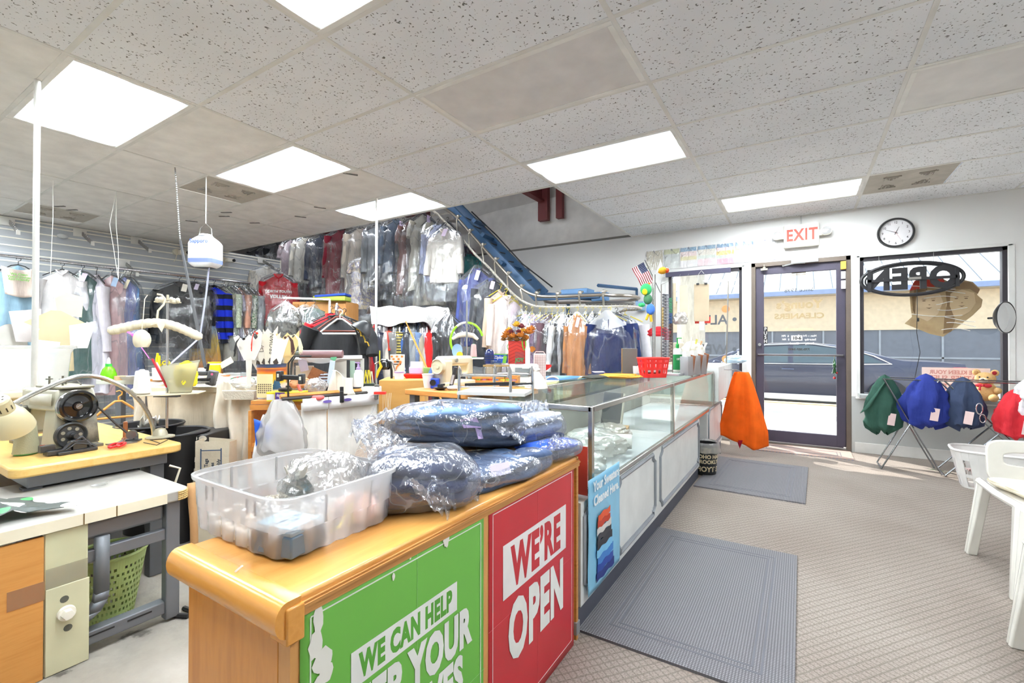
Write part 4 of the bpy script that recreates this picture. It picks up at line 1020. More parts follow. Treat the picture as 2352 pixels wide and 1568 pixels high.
# torn tape patch and paper scraps on the green poster
random.seed(9);TAPE = mat('eceae2',.6)
def scrap(cy_,cz_,r,n=14,j=.18,x=.0042,k=0):
    part('torn_tape',MB().add([(x+.0002*k,cy_+r[0]*cos(2*pi*q/n)*(1+random.uniform(-j,j)),cz_+r[1]*sin(2*pi*q/n)*(1+random.uniform(-j,j))) for q in range(n)],[tuple(range(n))]),TAPE,t,smooth=0)
for k,q in enumerate(((.035,.655,(.010,.03)),(.03,.612,(.014,.028)),(.045,.575,(.02,.022)),(.05,.55,(.016,.02)),(.035,.53,(.012,.02)),(.388,.672,(.011,.018)),(.215,.655,(.004,.008)),(.265,.675,(.003,.003)))): scrap(*q,k=k)
part('fold_line',MB().box((.0031,.29,.345),(.0004,.0012,.69)).box((.0031,.277,.26),(.0004,.555,.0012)),mat('8cc878',.4),t)
# red poster
t = poster('red_poster','red poster reading WE\u2019RE OPEN on the cabinet front',-.744,1.064,1.634,.0,.695,REDP,amp=.0008)
bd = MB()
for z in (.03,.668): bd.box((.0031,.285,z),(.0006,.53,.0025))
for y in (.02,.55): bd.box((.0031,y,.349),(.0006,.0025,.64))
part('poster_border',bd,mat('f2e3e2',.5),t)
part('poster_banner',MB().box((.0032,.285,.48),(.0008,.425,.160)),mat('f2efee',.4),t)
lett('WE\u2019RE',.285,.48,.165,.70,.008,mat('c02a35',.4),x=.0038)
lett('OPEN',.290,.283,.235,.62,.012,WP2,x=.0038)
part('fold_line',MB().box((.0031,.285,.345),(.0004,.0012,.69)).box((.0031,.285,.345),(.0004,.57,.0012)),mat('d4606a',.4),t)
# ================================================================ clear storage bin on the cabinet
CPL = clearplastic('fcfcfd',.36)
t = thing('storage_bin','large clear plastic storage bin without lid on the wooden cabinet','storage bin',(-1.053,.685,.714),R(0))
W_,D_,H_ = .197,.163,.13
def rrect(u,w,d,e=7):
    a = 2*pi*u;f_ = (abs(cos(a))**e+abs(sin(a))**e)**(-1/e);return (w*f_*cos(a),d*f_*sin(a))
prof = [(.90,.0,1),(.935,.005,1),(.95,.055,1),(.975,.058,0),(.99,.118,0),(1.025,.120,0),(1.03,.128,0),(1.0,.130,0)]
mb = MB();n_ = 120
vs = []
for s_,z,rib in prof:
    for i in range(n_):
        x,y = rrect(i/n_,W_*s_,D_*s_)
        if rib: k_ = 1+.018*cos(2*pi*i/n_*22);x *= k_;y *= k_
        vs.append((x,y,z))
fs = [(k*n_+i,k*n_+(i+1) % n_,(k+1)*n_+(i+1) % n_,(k+1)*n_+i) for k in range(len(prof)-1) for i in range(n_)];fs.append(tuple(range(n_)))
mb.add(vs,fs);part('bin_wall',mb,CPL,t,smooth=.8,solid=.0018)
RBM = clearplastic('fcfcfd',.5)
def rb_(a,b): part('rib',MB().bx(a,b),RBM,t)
for k in range(2):
    for x in (-.10,-.07,.07,.10): rb_((x,-D_*.985,.085),(x+.006,-D_*.97,.122));rb_((x,D_*.97,.085),(x+.006,D_*.985,.122))
    for y in (-.06,.06): rb_((W_*.965,y,.06),(W_*.98,y+.005,.122));rb_((-W_*.98,y,.06),(-W_*.965,y+.005,.122))
# things inside the bin
def bxs(nm,label,c,d,rz,m_,cat,lid=None):
    t_ = thing(nm,label,cat,c,rz);part('box_body',MB().box((0,0,d[2]/2),d),m_,t_,bev=.004)
    return t_
t = bxs('hinged_box','grey hinged plastic box of clips in the near corner of the clear bin',(-.925,.585,.720),(.115,.095,.044),R(10),mat('5f7488',.3),'box')
part('lid',MB().box((0,0,.050),(.118,.098,.010)),clearplastic('dfe8ee',.5),t,bev=.003)
part('paper_label',MB().box((-.005,0,.0565),(.10,.08,.001)),mat('9cc7dc',.6),t)
part('label_lettering',MB().text('Safety & Hem',.014,frame((-.005,.01,.0575),(0,1,0),(-1,0,0)),1,.0004).text('Clips',.014,frame((.012,.0,.0575),(0,1,0),(-1,0,0)),1,.0004),mat('3a4a66',.6),t,smooth=0)
t = thing('hook_jar','dark green glass jar stuffed with pale plastic sticks inside the clear bin','jar',(-1.13,.735,.72))
part('jar_body',MB().lathe([(.028,0),(.04,.02),(.043,.045),(.03,.066),(.022,.074),(.026,.08)],24),mat('1e2f26',.12),t)
sk_ = MB();random.seed(12)
for k in range(34):
    a = random.uniform(0,6.28);l = random.uniform(.025,.045);d_ = V((cos(a)*.5,sin(a)*.5,1)).normalized();sk_.tube([(.012*cos(a),.012*sin(a),.065),V((.012*cos(a),.012*sin(a),.075))+d_*l],.0022,4)
part('stick',sk_,mat('e9e6dc',.4),t,kind='stuff')
def crumple(fn_scale,sx_,sy_,sz_,seed,nu=46,nv=26,k=1.0):
    def f(u,v):
        a = 2*pi*u;p_ = pi*(v-.5);d = V((cos(p_)*cos(a),cos(p_)*sin(a),sin(p_)))
        r = 1+k*(.22*noise.noise(d*1.7+V((seed,0,0)))+.16*(1-2*abs(noise.noise(d*3.4+V((0,seed,0)))))+.07*(1-2*abs(noise.noise(d*8+V((seed,seed,0))))))
        z = d.z*sz_*r
        return (d.x*sx_*r,d.y*sy_*r,max(z,-sz_*.8)+sz_*.8)
    return MB().grid(f,nu,nv,True)
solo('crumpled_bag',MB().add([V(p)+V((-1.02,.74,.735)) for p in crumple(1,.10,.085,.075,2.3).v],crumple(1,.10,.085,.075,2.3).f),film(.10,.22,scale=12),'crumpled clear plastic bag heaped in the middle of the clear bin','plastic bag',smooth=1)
mm = crumple(1,.10,.07,.028,7.7);mm.v = [p+V((-1.08,.64,.722)) for p in mm.v]
solo('crumpled_bag',mm,film(.12,.16,tint='fbf6ea',scale=14),'milky iridescent plastic wrap on the floor of the clear bin','plastic bag',smooth=1)
mm = crumple(1,.055,.05,.032,4.1,k=.5);mm.v = [p+V((-.93,.765,.722)) for p in mm.v]
solo('pin_cushion_cloth',mm,fabric('c9746a','plaid','e8c0b4',120),'faded red checked cloth bundle in the far right corner of the clear bin','cloth',smooth=1)
for k in range(2):
    solo('yellow_tie',MB().tube([(-.885+.004*k,.655+.05*k,.735+.0*k),(-.875,.675+.03*k,.745+.01*k),(-.885,.70+.01*k,.765+.03*k*0),(-.88,.715,.785 if k == 0 else .74)],.003,5),mat('e6cf2e',.4),['yellow plastic tie curling upward inside the clear bin','yellow plastic tie lying low inside the clear bin'][k],'tie')
for k in range(7):
    solo('thread_spool',MB().cyl((-1.175,.555+.033*k,.724),(-1.175,.555+.033*k,.75),.013,n=12),mat('f0eee6',.5),'white plastic spool in the row along the rear side of the clear bin','spool','white spools in the clear bin')
for k in range(6):
    solo('thread_spool',MB().cyl((-1.13+.027*k,.545,.724),(-1.13+.027*k,.545,.745),.011,n=12),mat('efe9da',.5),'cream plastic spool in the row along the left side of the clear bin','spool','cream spools in the clear bin')
solo('plastic_scrap',MB().grid(lambda u,v: (-.98+.05*u+.02*v,.452+.03*v,.715-.03*(1-v)-.01*sin(u*5)),10,8),film(.35,.3),'scrap of clear film hanging over the rounded cabinet end below the bin','plastic scrap',smooth=1)
# ================================================================ bagged folded jeans
def denim(c):
    key = 'den'+c
    if key in MC: return MC[key]
    m,N,L = newmat(key);MC[key] = m;o = N.new('ShaderNodeOutputMaterial');p = N.new('ShaderNodeBsdfPrincipled');L.new(p.outputs[0],o.inputs[0])
    v = tc(N,L);a = lin(c);r = N.new('ShaderNodeValToRGB');r.color_ramp.elements[0].color = tuple(x*.55 for x in a[:3])+(1,);r.color_ramp.elements[1].color = tuple(min(1,x*1.35) for x in a[:3])+(1,)
    r.color_ramp.elements[0].position = .3;r.color_ramp.elements[1].position = .7;L.new(noi(N,L,v,13,4),r.inputs[0]);L.new(r.outputs[0],p.inputs['Base Color']);p.inputs['Roughness'].default_value = .9
    L.new(bumpn(N,L,noi(N,L,v,45),.5,.006),p.inputs['Normal']);return m
def bundle(label,c,rz,L_,W_,layers,seed,fw=.07,tail=None,tags=(),tilt=(0,0),fs=1.06,gl=.17):
    t = thing('bagged_jeans',label,'bagged jeans',c,rz,rx=tilt[0],ry=tilt[1]);random.seed(seed)
    z = 0
    for k,(col,h) in enumerate(layers):
        ox,oy = random.uniform(-.012,.012),random.uniform(-.01,.01);e = 5
        def f(u,v,ox=ox,oy=oy,h=h,z=z,k=k):
            a = 2*pi*u;p_ = pi*(v-.5);ee = (abs(cos(a))**e+abs(sin(a))**e)**(-1/e);r_ = max(0,cos(p_))**.45
            x,y = L_/2*ee*cos(a)*r_,W_/2*ee*sin(a)*r_
            nn = noise.noise(V((x*14+seed,y*14,k*3.1)))
            return (x*(1+.03*noise.noise(V((y*9,seed,k))))+ox,y*(1+.06*noise.noise(V((x*9,k,seed))))+oy,z+h/2+h*.54*sin(p_)+.012*nn*(1 if k else .4)+.010*sin(x*9+seed+k))
        lay = part('folded_jeans',MB().grid(f,44,12,True),denim(col),t,smooth=1.2)
        # waistband / seam ridge
        z += h*.86
    H = z+.012
    def g(u,v):
        a = 2*pi*u;p_ = pi*(v-.5);e2 = 4;ee = (abs(cos(a))**e2+abs(sin(a))**e2)**(-1/e2);r_ = max(0,cos(p_))**.55
        x,y = L_/2*fs*ee*cos(a)*r_,W_/2*(fs+.04)*ee*sin(a)*r_;zz = H/2+H*.56*sin(p_)
        d = V((x,y,zz));rr_ = 1-2*abs(noise.noise(d*10+V((seed,0,0))));r2 = 1-2*abs(noise.noise(d*26+V((0,seed,0))))
        k_ = 1+.05*rr_+.010*r2;return (x*k_,y*k_,max(-.0+.002,H/2+(zz-H/2)*(1+.09*rr_+.02*r2)))
    part('plastic_film',MB().grid(g,96,40,True),film(fw,gl,tint='eef2fb',scale=16,stretch=(1,.6,1),glint=.22),t,smooth=.5)
    for (tx,ty,tz_,dx,dy,dz,w,s2) in (tail or ()):
        def h_(u,v):
            b = V((tx,ty,tz_))+V((dx,dy,dz))*v;sd_ = V((-dy,dx,0)).normalized() if abs(dx)+abs(dy) > 1e-4 else V((1,0,0));wv = w*(1-.65*v)
            q = b+sd_*(u-.5)*2*wv;n2 = 1-2*abs(noise.noise(V((u*4+s2,v*3,s2))));return (q.x,q.y,q.z+.022*n2+.012*(1-2*abs(noise.noise(V((u*9,v*8,s2))))))
        part('film_tail',MB().grid(h_,26,20),film(fw,gl,tint='eef2fb',scale=16,stretch=(1,.6,1),glint=.22),t,smooth=.5)
    for (x,y,z_,w,h2,r,rx_,c_) in tags:
        tg = part('paper_tag',MB().box((x,y,z_),(w,.0015,h2),rz=r,rx=rx_),mat(c_,.7),t)
    return t
JL = [('6c84a6',.034),('4c6486',.032)]
bundle('upper bag of light blue folded jeans with a lilac ticket, resting on the heap',(-1.03,1.28,.80),R(68),.43,.28,[('3c4658',.034),('43536e',.036),('55708f',.038),('6f8cb4',.042)],3.3,tilt=(R(-6),R(5)),
       tail=[(-.19,0,.10,-.17,.02,-.04,.12,1.2),(.10,-.12,.05,.05,-.07,-.05,.10,3.0)],tags=[(-.03,-.136,.08,.07,.045,R(5),R(-40),'c9a6dc'),(.0,-.14,.055,.03,.06,R(25),R(-20),'d3b6e2')])
bundle('dark indigo jeans bag slumped against the clear storage bin',(-.90,.965,.715),R(48),.26,.22,[('2c3450',.045),('39456a',.05),('2f3a58',.05)],8.1,fw=.09,fs=1.14,
       tail=[(.0,-.10,.09,.05,-.06,-.085,.09,5.5),(-.08,.05,.13,-.10,.08,.05,.10,2.5)])
bundle('jeans bag with a printed white label lying under the lilac-ticketed bag',(-.875,1.22,.715),R(72),.34,.22,[('44556f',.035),('50698c',.035)],5.6,fs=1.10,
       tail=[(-.10,-.08,.03,-.06,-.07,-.05,.06,9.1)],tags=[(-.02,-.118,.06,.075,.035,R(2),R(-20),'e6dcec'),(-.13,-.105,.025,.085,.03,R(-4),R(-15),'eceaee')])
bundle('rolled blue-grey jeans bag at the cabinet edge above the red poster',(-.80,1.345,.714),R(80),.25,.10,[('3f5070',.04),('4a5d80',.03)],6.6,fw=.12,fs=1.06,tail=[(.12,0,.05,.09,.0,.03,.05,1.7)])
bundle('charcoal trousers bag at the back of the heap',(-1.16,1.58,.715),R(60),.42,.22,[('2e3038',.05),('3a3d47',.05),('4a4e5a',.06)],1.9,fw=.08,tail=[(.18,0,.14,.10,-.03,.02,.10,6.0)])
bundle('grey and white denim bag beside the display case corner',(-.93,1.60,.76),R(75),.30,.20,[('3c465c',.04),('6a7894',.04),('b9c0cc',.035)],4.4,fw=.09,tilt=(R(-8),0),tail=[(.1,.05,.10,.08,.02,.03,.08,2.2)])
bundle('bright blue garment bag hanging over the cabinet end above the red poster',(-.82,1.58,.718),R(78),.26,.15,[('3a4256',.03),('2f5fd0',.035)],7.2,fw=.10)
# loose veil of film at the back left of the heap
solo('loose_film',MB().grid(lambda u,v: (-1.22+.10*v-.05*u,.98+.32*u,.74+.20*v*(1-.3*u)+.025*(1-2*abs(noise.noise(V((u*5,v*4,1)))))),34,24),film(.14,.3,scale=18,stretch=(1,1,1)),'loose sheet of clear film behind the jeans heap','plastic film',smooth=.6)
# ================================================================ sewing tables at the left
DG = mat('71757b',.45,.3);DG2 = mat('5f6267',.5,.3)
LAMW = mat('a9a7a2',.4);YW = wood('dfb870','d4a95c',(1.5,14,14),.3)
def slab(x0,x1,y0,y1,z,th,r=.05,n=6):
    pts = []
    for (cx_,cy_,a0) in ((x1-r,y1-r,0),(x0+r,y1-r,90),(x0+r,y0+r,180),(x1-r,y0+r,270)):
        for k in range(n+1): a = R(a0+90*k/n);pts.append((cx_+r*cos(a),cy_+r*sin(a)))
    return MB().prism(pts,th,TR((0,0,z-th/2)))
# white table (top .54)
t = thing('sewing_table','white-topped sewing table with grey metal legs in the near left corner','table',(-2.55,.30,0))
o_ = V((-2.55,.30,0))
part('table_top',slab(-2.90,-2.21,-.75,.95,.54,.045,.05),LAMW,t,world=True,bev=.006)
part('edge_banding',MB().bx((-2.208,-.75,.497),(-2.2045,.86,.537)),mat('e6dfc8',.5),t,world=True)
for y in (.285,.60,.695):
    part('edge_joint',MB().bx((-2.2045,y-.002,.497),(-2.2035,y+.002,.537)),mat('7a6440',.7),t,world=True)
pe = MB();n_ = 8
pe_pts = [(-2.26+.053*sin(a),.90+.053*cos(a)*1.0) for a in [R(90-90*k/n_) for k in range(n_+1)]]
for k in range(n_):
    (xa,ya),(xb,yb) = pe_pts[k],pe_pts[k+1]
    for j in range(5): pe.add([(xa,ya,.498+.0078*j),(xb,yb,.498+.0078*j),(xb*1,yb,.504+.0078*j),(xa,ya,.504+.0078*j)],[(0,1,2,3)])
part('peeled_plywood',pe,wood('d8b878','a5814a',(2,2,60),.7),t,world=True,solid=.003)
part('drawer_tray',MB().bx((-2.75,.60,.425),(-2.235,.86,.495)),DG,t,world=True,bev=.012)
lg = MB().bx((-2.27,.865,.01),(-2.225,.915,.495));part('leg',lg,DG,t,world=True,bev=.004)
part('leg',MB().bx((-2.87,.865,.01),(-2.83,.915,.495)),DG,t,world=True,bev=.004)
part('leg',MB().bx((-2.87,.55,.01),(-2.83,.60,.495)),DG,t,world=True,bev=.004)
part('foot',MB().tube([(-2.25,.90,.008),(-2.19,.93,.008),(-2.20,.96,.008),(-2.27,.95,.008)],.010,6),BLACK,t,world=True)
r1 = MB().bx((-2.265,.60,.34),(-2.235,.87,.385));part('cross_rail',r1,DG,t,world=True,bev=.004)
r2 = MB().bx((-2.285,.56,.035),(-2.235,.87,.085));part('cross_rail',r2,DG,t,world=True,bev=.004)
sl = MB().bx((-2.2345,.60,.065),(-2.2335,.70,.071)).bx((-2.2345,.74,.065),(-2.2335,.82,.071));part('slot',sl,BLACK,t,world=True)
br = MB();bp_ = [(.66,.43),(.66,.22),(.655,.19),(.635,.155),(.60,.13)]
for (ya,za),(yb,zb) in zip(bp_,bp_[1:]): br.add([(-2.235,ya-.02,za),(-2.235,ya+.02,za),(-2.235,yb+.02,zb),(-2.235,yb-.02,zb)],[(0,1,2,3)])
part('curved_bracket',br,DG,t,world=True,solid=.03)
pn = MB().bx((-2.232,.50,.0),(-2.215,.615,.495));part('end_panel',pn,mat('c3c3a2',.5),t,world=True,bev=.003)
part('panel_plate',MB().bx((-2.214,.502,.0),(-2.208,.618,.30)),mat('c9c8a8',.5),t,world=True,bev=.002)
part('panel_tape',MB().bx((-2.2135,.503,.30),(-2.2125,.614,.37)),clearplastic('f4f2ea',.3),t,world=True)
kn = MB().cyl((-2.207,.555,.20),(-2.196,.555,.20),.026,.024,20).cyl((-2.196,.555,.20),(-2.178,.555,.20),.018,.016,6);part('knob',kn,mat('eceade',.4),t,world=True)
part('hole',MB().cyl((-2.2075,.55,.25),(-2.207,.55,.25),.012).cyl((-2.2075,.56,.145),(-2.207,.56,.145),.012),mat('55584f',.6),t,world=True)
# cardboard sheets against the table
t = thing('cardboard_sheet','large brown cardboard sheet closing the front of the white table','cardboard',(-2.21,.02,0))
def corr():
    return wood('c98f4a','bf8340',(2,2,26),.85)
part('sheet',MB().bx((-2.222,-.75,.0),(-2.209,.497,.488)),corr(),t,world=True)
part('tape',MB().bx((-2.2085,.41,.27),(-2.2075,.50,.335)),clearplastic('f1dcb8',.3),t,world=True)
solo('cardboard_edge',MB().add([(-2.24+.006*sin(z*20)+j*.008,y+.008*sin(z*9),z) for z in [i*.05 for i in range(12)] for y,j in ((.957,0),(.985,1))],[(2*i,2*i+1,2*i+3,2*i+2) for i in range(11)]),CARD,'ragged cardboard strip standing behind the white table leg','cardboard',solid=.006)
# green basket
t = thing('green_basket','light green perforated plastic basket under the white table','basket',(-2.50,.76,.0))
mb = MB();nn,rows_ = 84,21
def rb_(i,z): r = .085+.045*z/.27;a = 2*pi*i/nn;return (r*cos(a),r*sin(a),z)
for k in range(rows_):
    za,zb = .27*k/rows_,.27*(k+1)/rows_
    for i in range(nn):
        if 1 <= k < rows_-2 and k % 2 == 1 and i % 2 == (k//2) % 2 and i % 14 != 0: continue
        mb.add([rb_(i,za),rb_(i+1,za),rb_(i+1,zb),rb_(i,zb)],[(0,1,2,3)])
mb.add([rb_(i,0.002) for i in range(nn)],[tuple(range(nn))])
part('basket_wall',mb,mat('b6cf84',.4),t,smooth=0,solid=.003);part('basket_rim',MB().tube([rb_(i,.27) for i in range(nn)],.007,6,closed=True),mat('bfd88c',.4),t)
part('contents',MB().grid(lambda u,v: ((u-.5)*.16,(v-.5)*.16,.20+.05*noise.noise(V((u*5,v*5,0)))),14,14),fabric('8a8674'),t,smooth=1)
# dark cloth with snowmen
def cl(u,v):
    x = -2.26-.30*v;y = .13+.46*u-.10*v*u;e = .02*(1-2*abs(noise.noise(V((u*6,v*4,3)))))
    return (x+.03*sin(u*7),y+.02*sin(v*9),.545+.018+e*1.6*sin(pi*min(1,u*1.2+.0))*(1-.3*v)+.05*math.exp(-((u-.55)**2+(v-.6)**2)*14))
def snowm():
    m,N,L = newmat('snowcloth');o = N.new('ShaderNodeOutputMaterial');p = N.new('ShaderNodeBsdfPrincipled');L.new(p.outputs[0],o.inputs[0])
    v = tc(N,L);vo = N.new('ShaderNodeTexVoronoi');vo.voronoi_dimensions = '2D';vo.inputs['Scale'].default_value = 11;L.new(v,vo.inputs['Vector'])
    cr = ramp(N,L,vo.outputs['Color'],[(.0,'f2f2f0'),(.62,'f2f2f0'),(.63,'3fae5a'),(.8,'3fae5a'),(.81,'d8502a')],'CONSTANT')
    gt = N.new('ShaderNodeMath');gt.operation = 'LESS_THAN';gt.inputs[1].default_value = .33;L.new(vo.outputs['Distance'],gt.inputs[0])
    mx = N.new('ShaderNodeMix');mx.data_type = 'RGBA';L.new(gt.outputs[0],mx.inputs[0]);mx.inputs[6].default_value = lin('3c4542');L.new(cr,mx.inputs[7]);L.new(mx.outputs[2],p.inputs['Base Color'])
    p.inputs['Roughness'].default_value = .5;return m
solo('printed_cloth',MB().grid(cl,46,34),snowm(),'dark printed cloth with white snowman dots crumpled on the white table','cloth',smooth=1,solid=.002)
sp_ = MB();c = atz(215,1119,.545)
for k in range(4): a = .5*k;sp_.tube([c+V((.0-.01*k,.0,.003)),c+V((.02*cos(a)-.01*k,.035+.02*sin(a),.006)),c+V((.012*cos(a)-.01*k,.015,.004))],.0012,4)
solo('safety_pins',sp_,STEEL,'small heap of safety pins on the white table top','pins',kind='stuff')
# yellow maple table (top .65)
t = thing('sewing_table','maple-topped sewing machine table with grey metal frame','table',(-3.3,.82,0))
part('table_top',slab(-4.0,-2.66,.50,1.11,.65,.042,.045),YW,t,world=True,bev=.008)
part('apron',MB().bx((-3.95,.56,.55),(-2.72,1.06,.607)),DG,t,world=True,bev=.004)
for x,y in ((-2.76,1.02),(-2.76,.58),(-3.9,1.02),(-3.9,.58)):
    part('leg',MB().bx((x-.03,y-.03,0),(x+.03,y+.03,.55)),DG2,t,world=True,bev=.003)
part('label_plate',MB().bx((-2.9,.493,.60),(-2.82,.498,.64)),PAPER,t,world=True)
part('string',MB().tube([(-2.70,1.06,.54),(-2.68,1.10,.52),(-2.69,1.08,.44),(-2.69,1.07,.34)],.006,6),CREAM,t,world=True)
# ---------------- industrial sewing machine, wheel towards +x
B_ = atz(178,1030,.65)
t = thing('sewing_machine','grey industrial sewing machine with large black handwheel on the maple table','sewing machine',(B_.x,B_.y,.652),R(6))
MBG = mat('cfccba',.4,.25,bump=.1);MBL = mat('d6d3c4',.4);PLT = wood('a5a397','74736b',(7,7,7),.4)
part('column',MB().add([(-.20,-.065,.0),(0,-.085,.0),(0,.085,.0),(-.20,.065,.0),(-.17,-.055,.215),(-.02,-.075,.215),(-.02,.075,.215),(-.17,.055,.215)],[(0,3,2,1),(4,5,6,7),(0,1,5,4),(1,2,6,5),(2,3,7,6),(3,0,4,7)]),MBG,t,bev=.008)
part('side_plate',MB().add([(.002,.0,.02),(.002,.083,.02),(-.012,.072,.20),(-.012,.0,.20)],[(0,1,2,3)]),PLT,t,solid=.003)
part('arm',MB().add([(-.42,-.06,.17),(0,-.085,.185),(0,.085,.185),(-.42,.06,.17),(-.42,-.055,.27),(-.02,-.07,.285),(-.02,.07,.285),(-.42,.055,.27)],[(0,3,2,1),(4,5,6,7),(0,1,5,4),(1,2,6,5),(2,3,7,6),(3,0,4,7)]),MBG,t,bev=.01)
part('head',MB().bx((-.45,-.055,.05),(-.36,.055,.275)),MBG,t,bev=.012)
part('needle_bar',MB().cyl((-.41,-.02,.0),(-.41,-.02,.06),.006),CHROME,t)
part('name_panel',MB().add([(-.30,-.073,.20),(-.03,-.0865,.21),(-.03,-.0845,.265),(-.30,-.071,.255)],[(0,1,2,3)]),MBL,t,solid=.003)
part('top_lid',MB().box((-.13,0,.292),(.26,.13,.012)),mat('a19d8a',.45,.3),t,bev=.004)
ts = MB()
for x,y,h_ in ((-.10,-.02,.05),(-.18,.02,.035),(-.30,0,.04)): ts.cyl((x,y,.295),(x,y,.295+h_),.004).cyl((x,y,.295+h_*.6),(x,y,.30+h_*.6),.014)
ts.tube([(-.05,.03,.30),(-.14,.05,.315),(-.22,.03,.30)],.003,5);part('tension_post',ts,mat('77756a',.3,.8),t)
part('tension_dial',MB().cyl((-.36,-.055,.17),(-.36,-.085,.17),.022).cyl((-.36,-.085,.17),(-.36,-.12,.17),.008),mat('5c5a54',.3,.8),t)
part('green_lever',MB().tube([(-.30,-.075,.12),(-.255,-.10,.145)],[.007,.009],6),mat('3fae55',.4),t)
Tw = M.Translation((.012,-.012,.205)) @ M.Rotation(R(90),4,'Y')
part('handwheel',MB().lathe([(0,.03),(.018,.03),(.022,.022),(.05,.018),(.056,.03),(.064,.036),(.073,.034),(.076,.02),(.074,.0),(.06,-.005),(0,-.005)],44,T=Tw),mat('17171a',.12,coat=.7),t,smooth=.5)
part('wheel_ring',MB().lathe([(.0755,.018),(.0775,.014),(.0775,.004),(.0755,.0)],44,T=Tw,cap=False),CHROME,t)
part('wheel_screw',MB().cyl((.035,-.012,.205),(.046,-.012,.205),.013).box((.047,-.012,.205),(.002,.020,.003),rx=.6),CHROME,t)
part('drive_belt',MB().tube([(.02,-.07,.17),(.035,.03,.02),(.04,.055,-.0)],.009,6),BLACK,t)
part('belt_rod',MB().tube([(-.0,.07,.20),(.02,.14,.10),(.05,.22,.0)],.006,6),mat('3e3c3a',.5),t)
Tb = M.Translation((.055,-.045,.075)) @ M.Rotation(R(90),4,'Y')
part('winder_wheel',MB().lathe([(0,.01),(.012,.012),(.02,.004),(.045,.004),(.055,.012),(.060,.008),(.060,-.008),(0,-.008)],36,T=Tb),mat('3a3b3d',.4,.3),t)
wh_ = MB()
for k in range(7): a = 2*pi*k/7;wh_.cyl((.060,-.045+.033*cos(a),.075+.033*sin(a)),(.0605,-.045+.033*cos(a),.075+.033*sin(a)),.008,n=10)
part('wheel_hole',wh_,mat('8c8878',.6),t)
bw = MB().bx((.03,-.11,.0),(.12,.03,.012)).box((.09,-.03,.03),(.03,.05,.045)).tube([(.09,-.09,.01),(.10,-.06,.05),(.09,-.02,.065),(.095,.01,.02)],.008,6).cyl((.075,-.045,.075),(.11,-.045,.075),.009).tube([(.11,-.08,.02),(.12,-.05,.045),(.11,.0,.03)],.003,5)
bw.box((.06,-.13,.03),(.03,.05,.03)).box((.075,-.10,.012),(.05,.08,.02))
part('bobbin_winder',bw,mat('4a4b4e',.35,.6),t,bev=.002)
part('bed',MB().bx((-.48,-.09,-.002),(.03,.09,.012)),mat('77756b',.4,.4),t,bev=.002)
part('slide_plate',MB().bx((.02,.10,-.001),(.10,.20,.004)),mat('9b9b98',.3,.8),t)
# lamp with gooseneck
def wp(u,v,D): return at(u,v,D)
t = thing('gooseneck_lamp','cream cone lamp on a silver gooseneck arching over the sewing machine','lamp',atz(368,1002,.652))
pts = [(353,1004,2.50),(352,985,2.49),(343,955,2.46),(322,922,2.40),(290,893,2.33),(250,873,2.26),(205,863,2.2),(160,869,2.13),(115,887,2.08),(70,907,2.04),(32,927,2.0)]
P3 = [wp(*p) for p in pts];sm_ = []
for i in range(len(P3)-1):
    p0,p1,p2,p3 = P3[max(0,i-1)],P3[i],P3[i+1],P3[min(len(P3)-1,i+2)]
    for k in range(10): q = k/10;sm_.append(.5*((2*p1)+(-p0+p2)*q+(2*p0-5*p1+4*p2-p3)*q*q+(-p0+3*p1-3*p2+p3)*q**3))
sm_.append(P3[-1])
part('gooseneck',MB().tube(sm_,[.0098+.0012*(i % 2) for i in range(len(sm_))],10),mat('c9c9c6',.25,.9),t,world=True)
bc = atz(368,1004,.652)
part('lamp_base',MB().lathe([(.065,0),(.065,.006),(.035,.012),(.03,.03),(.022,.045),(.012,.05)],24,c=tuple(bc)),mat('b5b09c',.4,.5),t,world=True)
h0 = wp(0,928,1.93);dd = (wp(46,1010,2.06)-h0).normalized()
zz = dd;xx = zz.orthogonal().normalized();yy = zz.cross(xx);Th = M.Identity(4)
for i in range(3): Th[i][0] = xx[i];Th[i][1] = yy[i];Th[i][2] = zz[i];Th[i][3] = h0[i]
part('lamp_shade',MB().lathe([(.0,-.03),(.03,-.03),(.036,-.022),(.038,.035),(.045,.04),(.062,.075),(.072,.12),(.074,.145),(.070,.145),(.055,.08),(.03,.04)],36,T=Th,cap=False),mat('c9bf9c',.35,coat=.3),t,world=True,smooth=.5)
vh = MB()
for k in range(12):
    a = 2*pi*k/12;vh.add([Th @ V((.0385*cos(a+s_),.0385*sin(a+s_),z)) for s_,z in ((-.06,.0),(.06,.0),(.06,.022),(-.06,.022))],[(0,1,2,3)])
for k in range(6): a = 2*pi*k/6;vh.add([Th @ V((.018*cos(a)+.004*cos(b),.018*sin(a)+.004*sin(b),-.0305)) for b in [2*pi*j/8 for j in range(8)]],[tuple(range(8))])
part('vent_slot',vh,mat('3a3326',.7),t,world=True)
# thread stand with plate, cone and pouch
t = thing('thread_stand','steel thread stand pole rising from the maple table with a round card tray','stand',(bc.x,bc.y,.652+.0))
sb = bc+V((.0,.03,.045));tb_ = at(363,690,2.52);top = V((sb.x,sb.y,tb_.z))
part('pole',MB().cyl(sb,top,.0065),CHROME,t,world=True)
pc = V((sb.x,sb.y,at(365,905,2.5).z));
part('tray',MB().prism([(.17,.06),(.10,.12),(-.08,.12),(-.17,.03),(-.14,-.09),(.02,-.12),(.15,-.07)],.004,TR(pc+V((0,0,.004)),R(58))),mat('cfc2a6',.7),t,world=True)
part('tray_arm',MB().box(pc+V((0,0,-.008)),(.13,.03,.014),rz=R(30)),DG2,t,world=True)
cr_ = MB()
for a in (0,60,120): d_ = V((cos(R(a)),sin(R(a)),0))*.06;cr_.tube([top-d_+V((0,0,-.01)),top+d_+V((0,0,-.01))],.004,5)
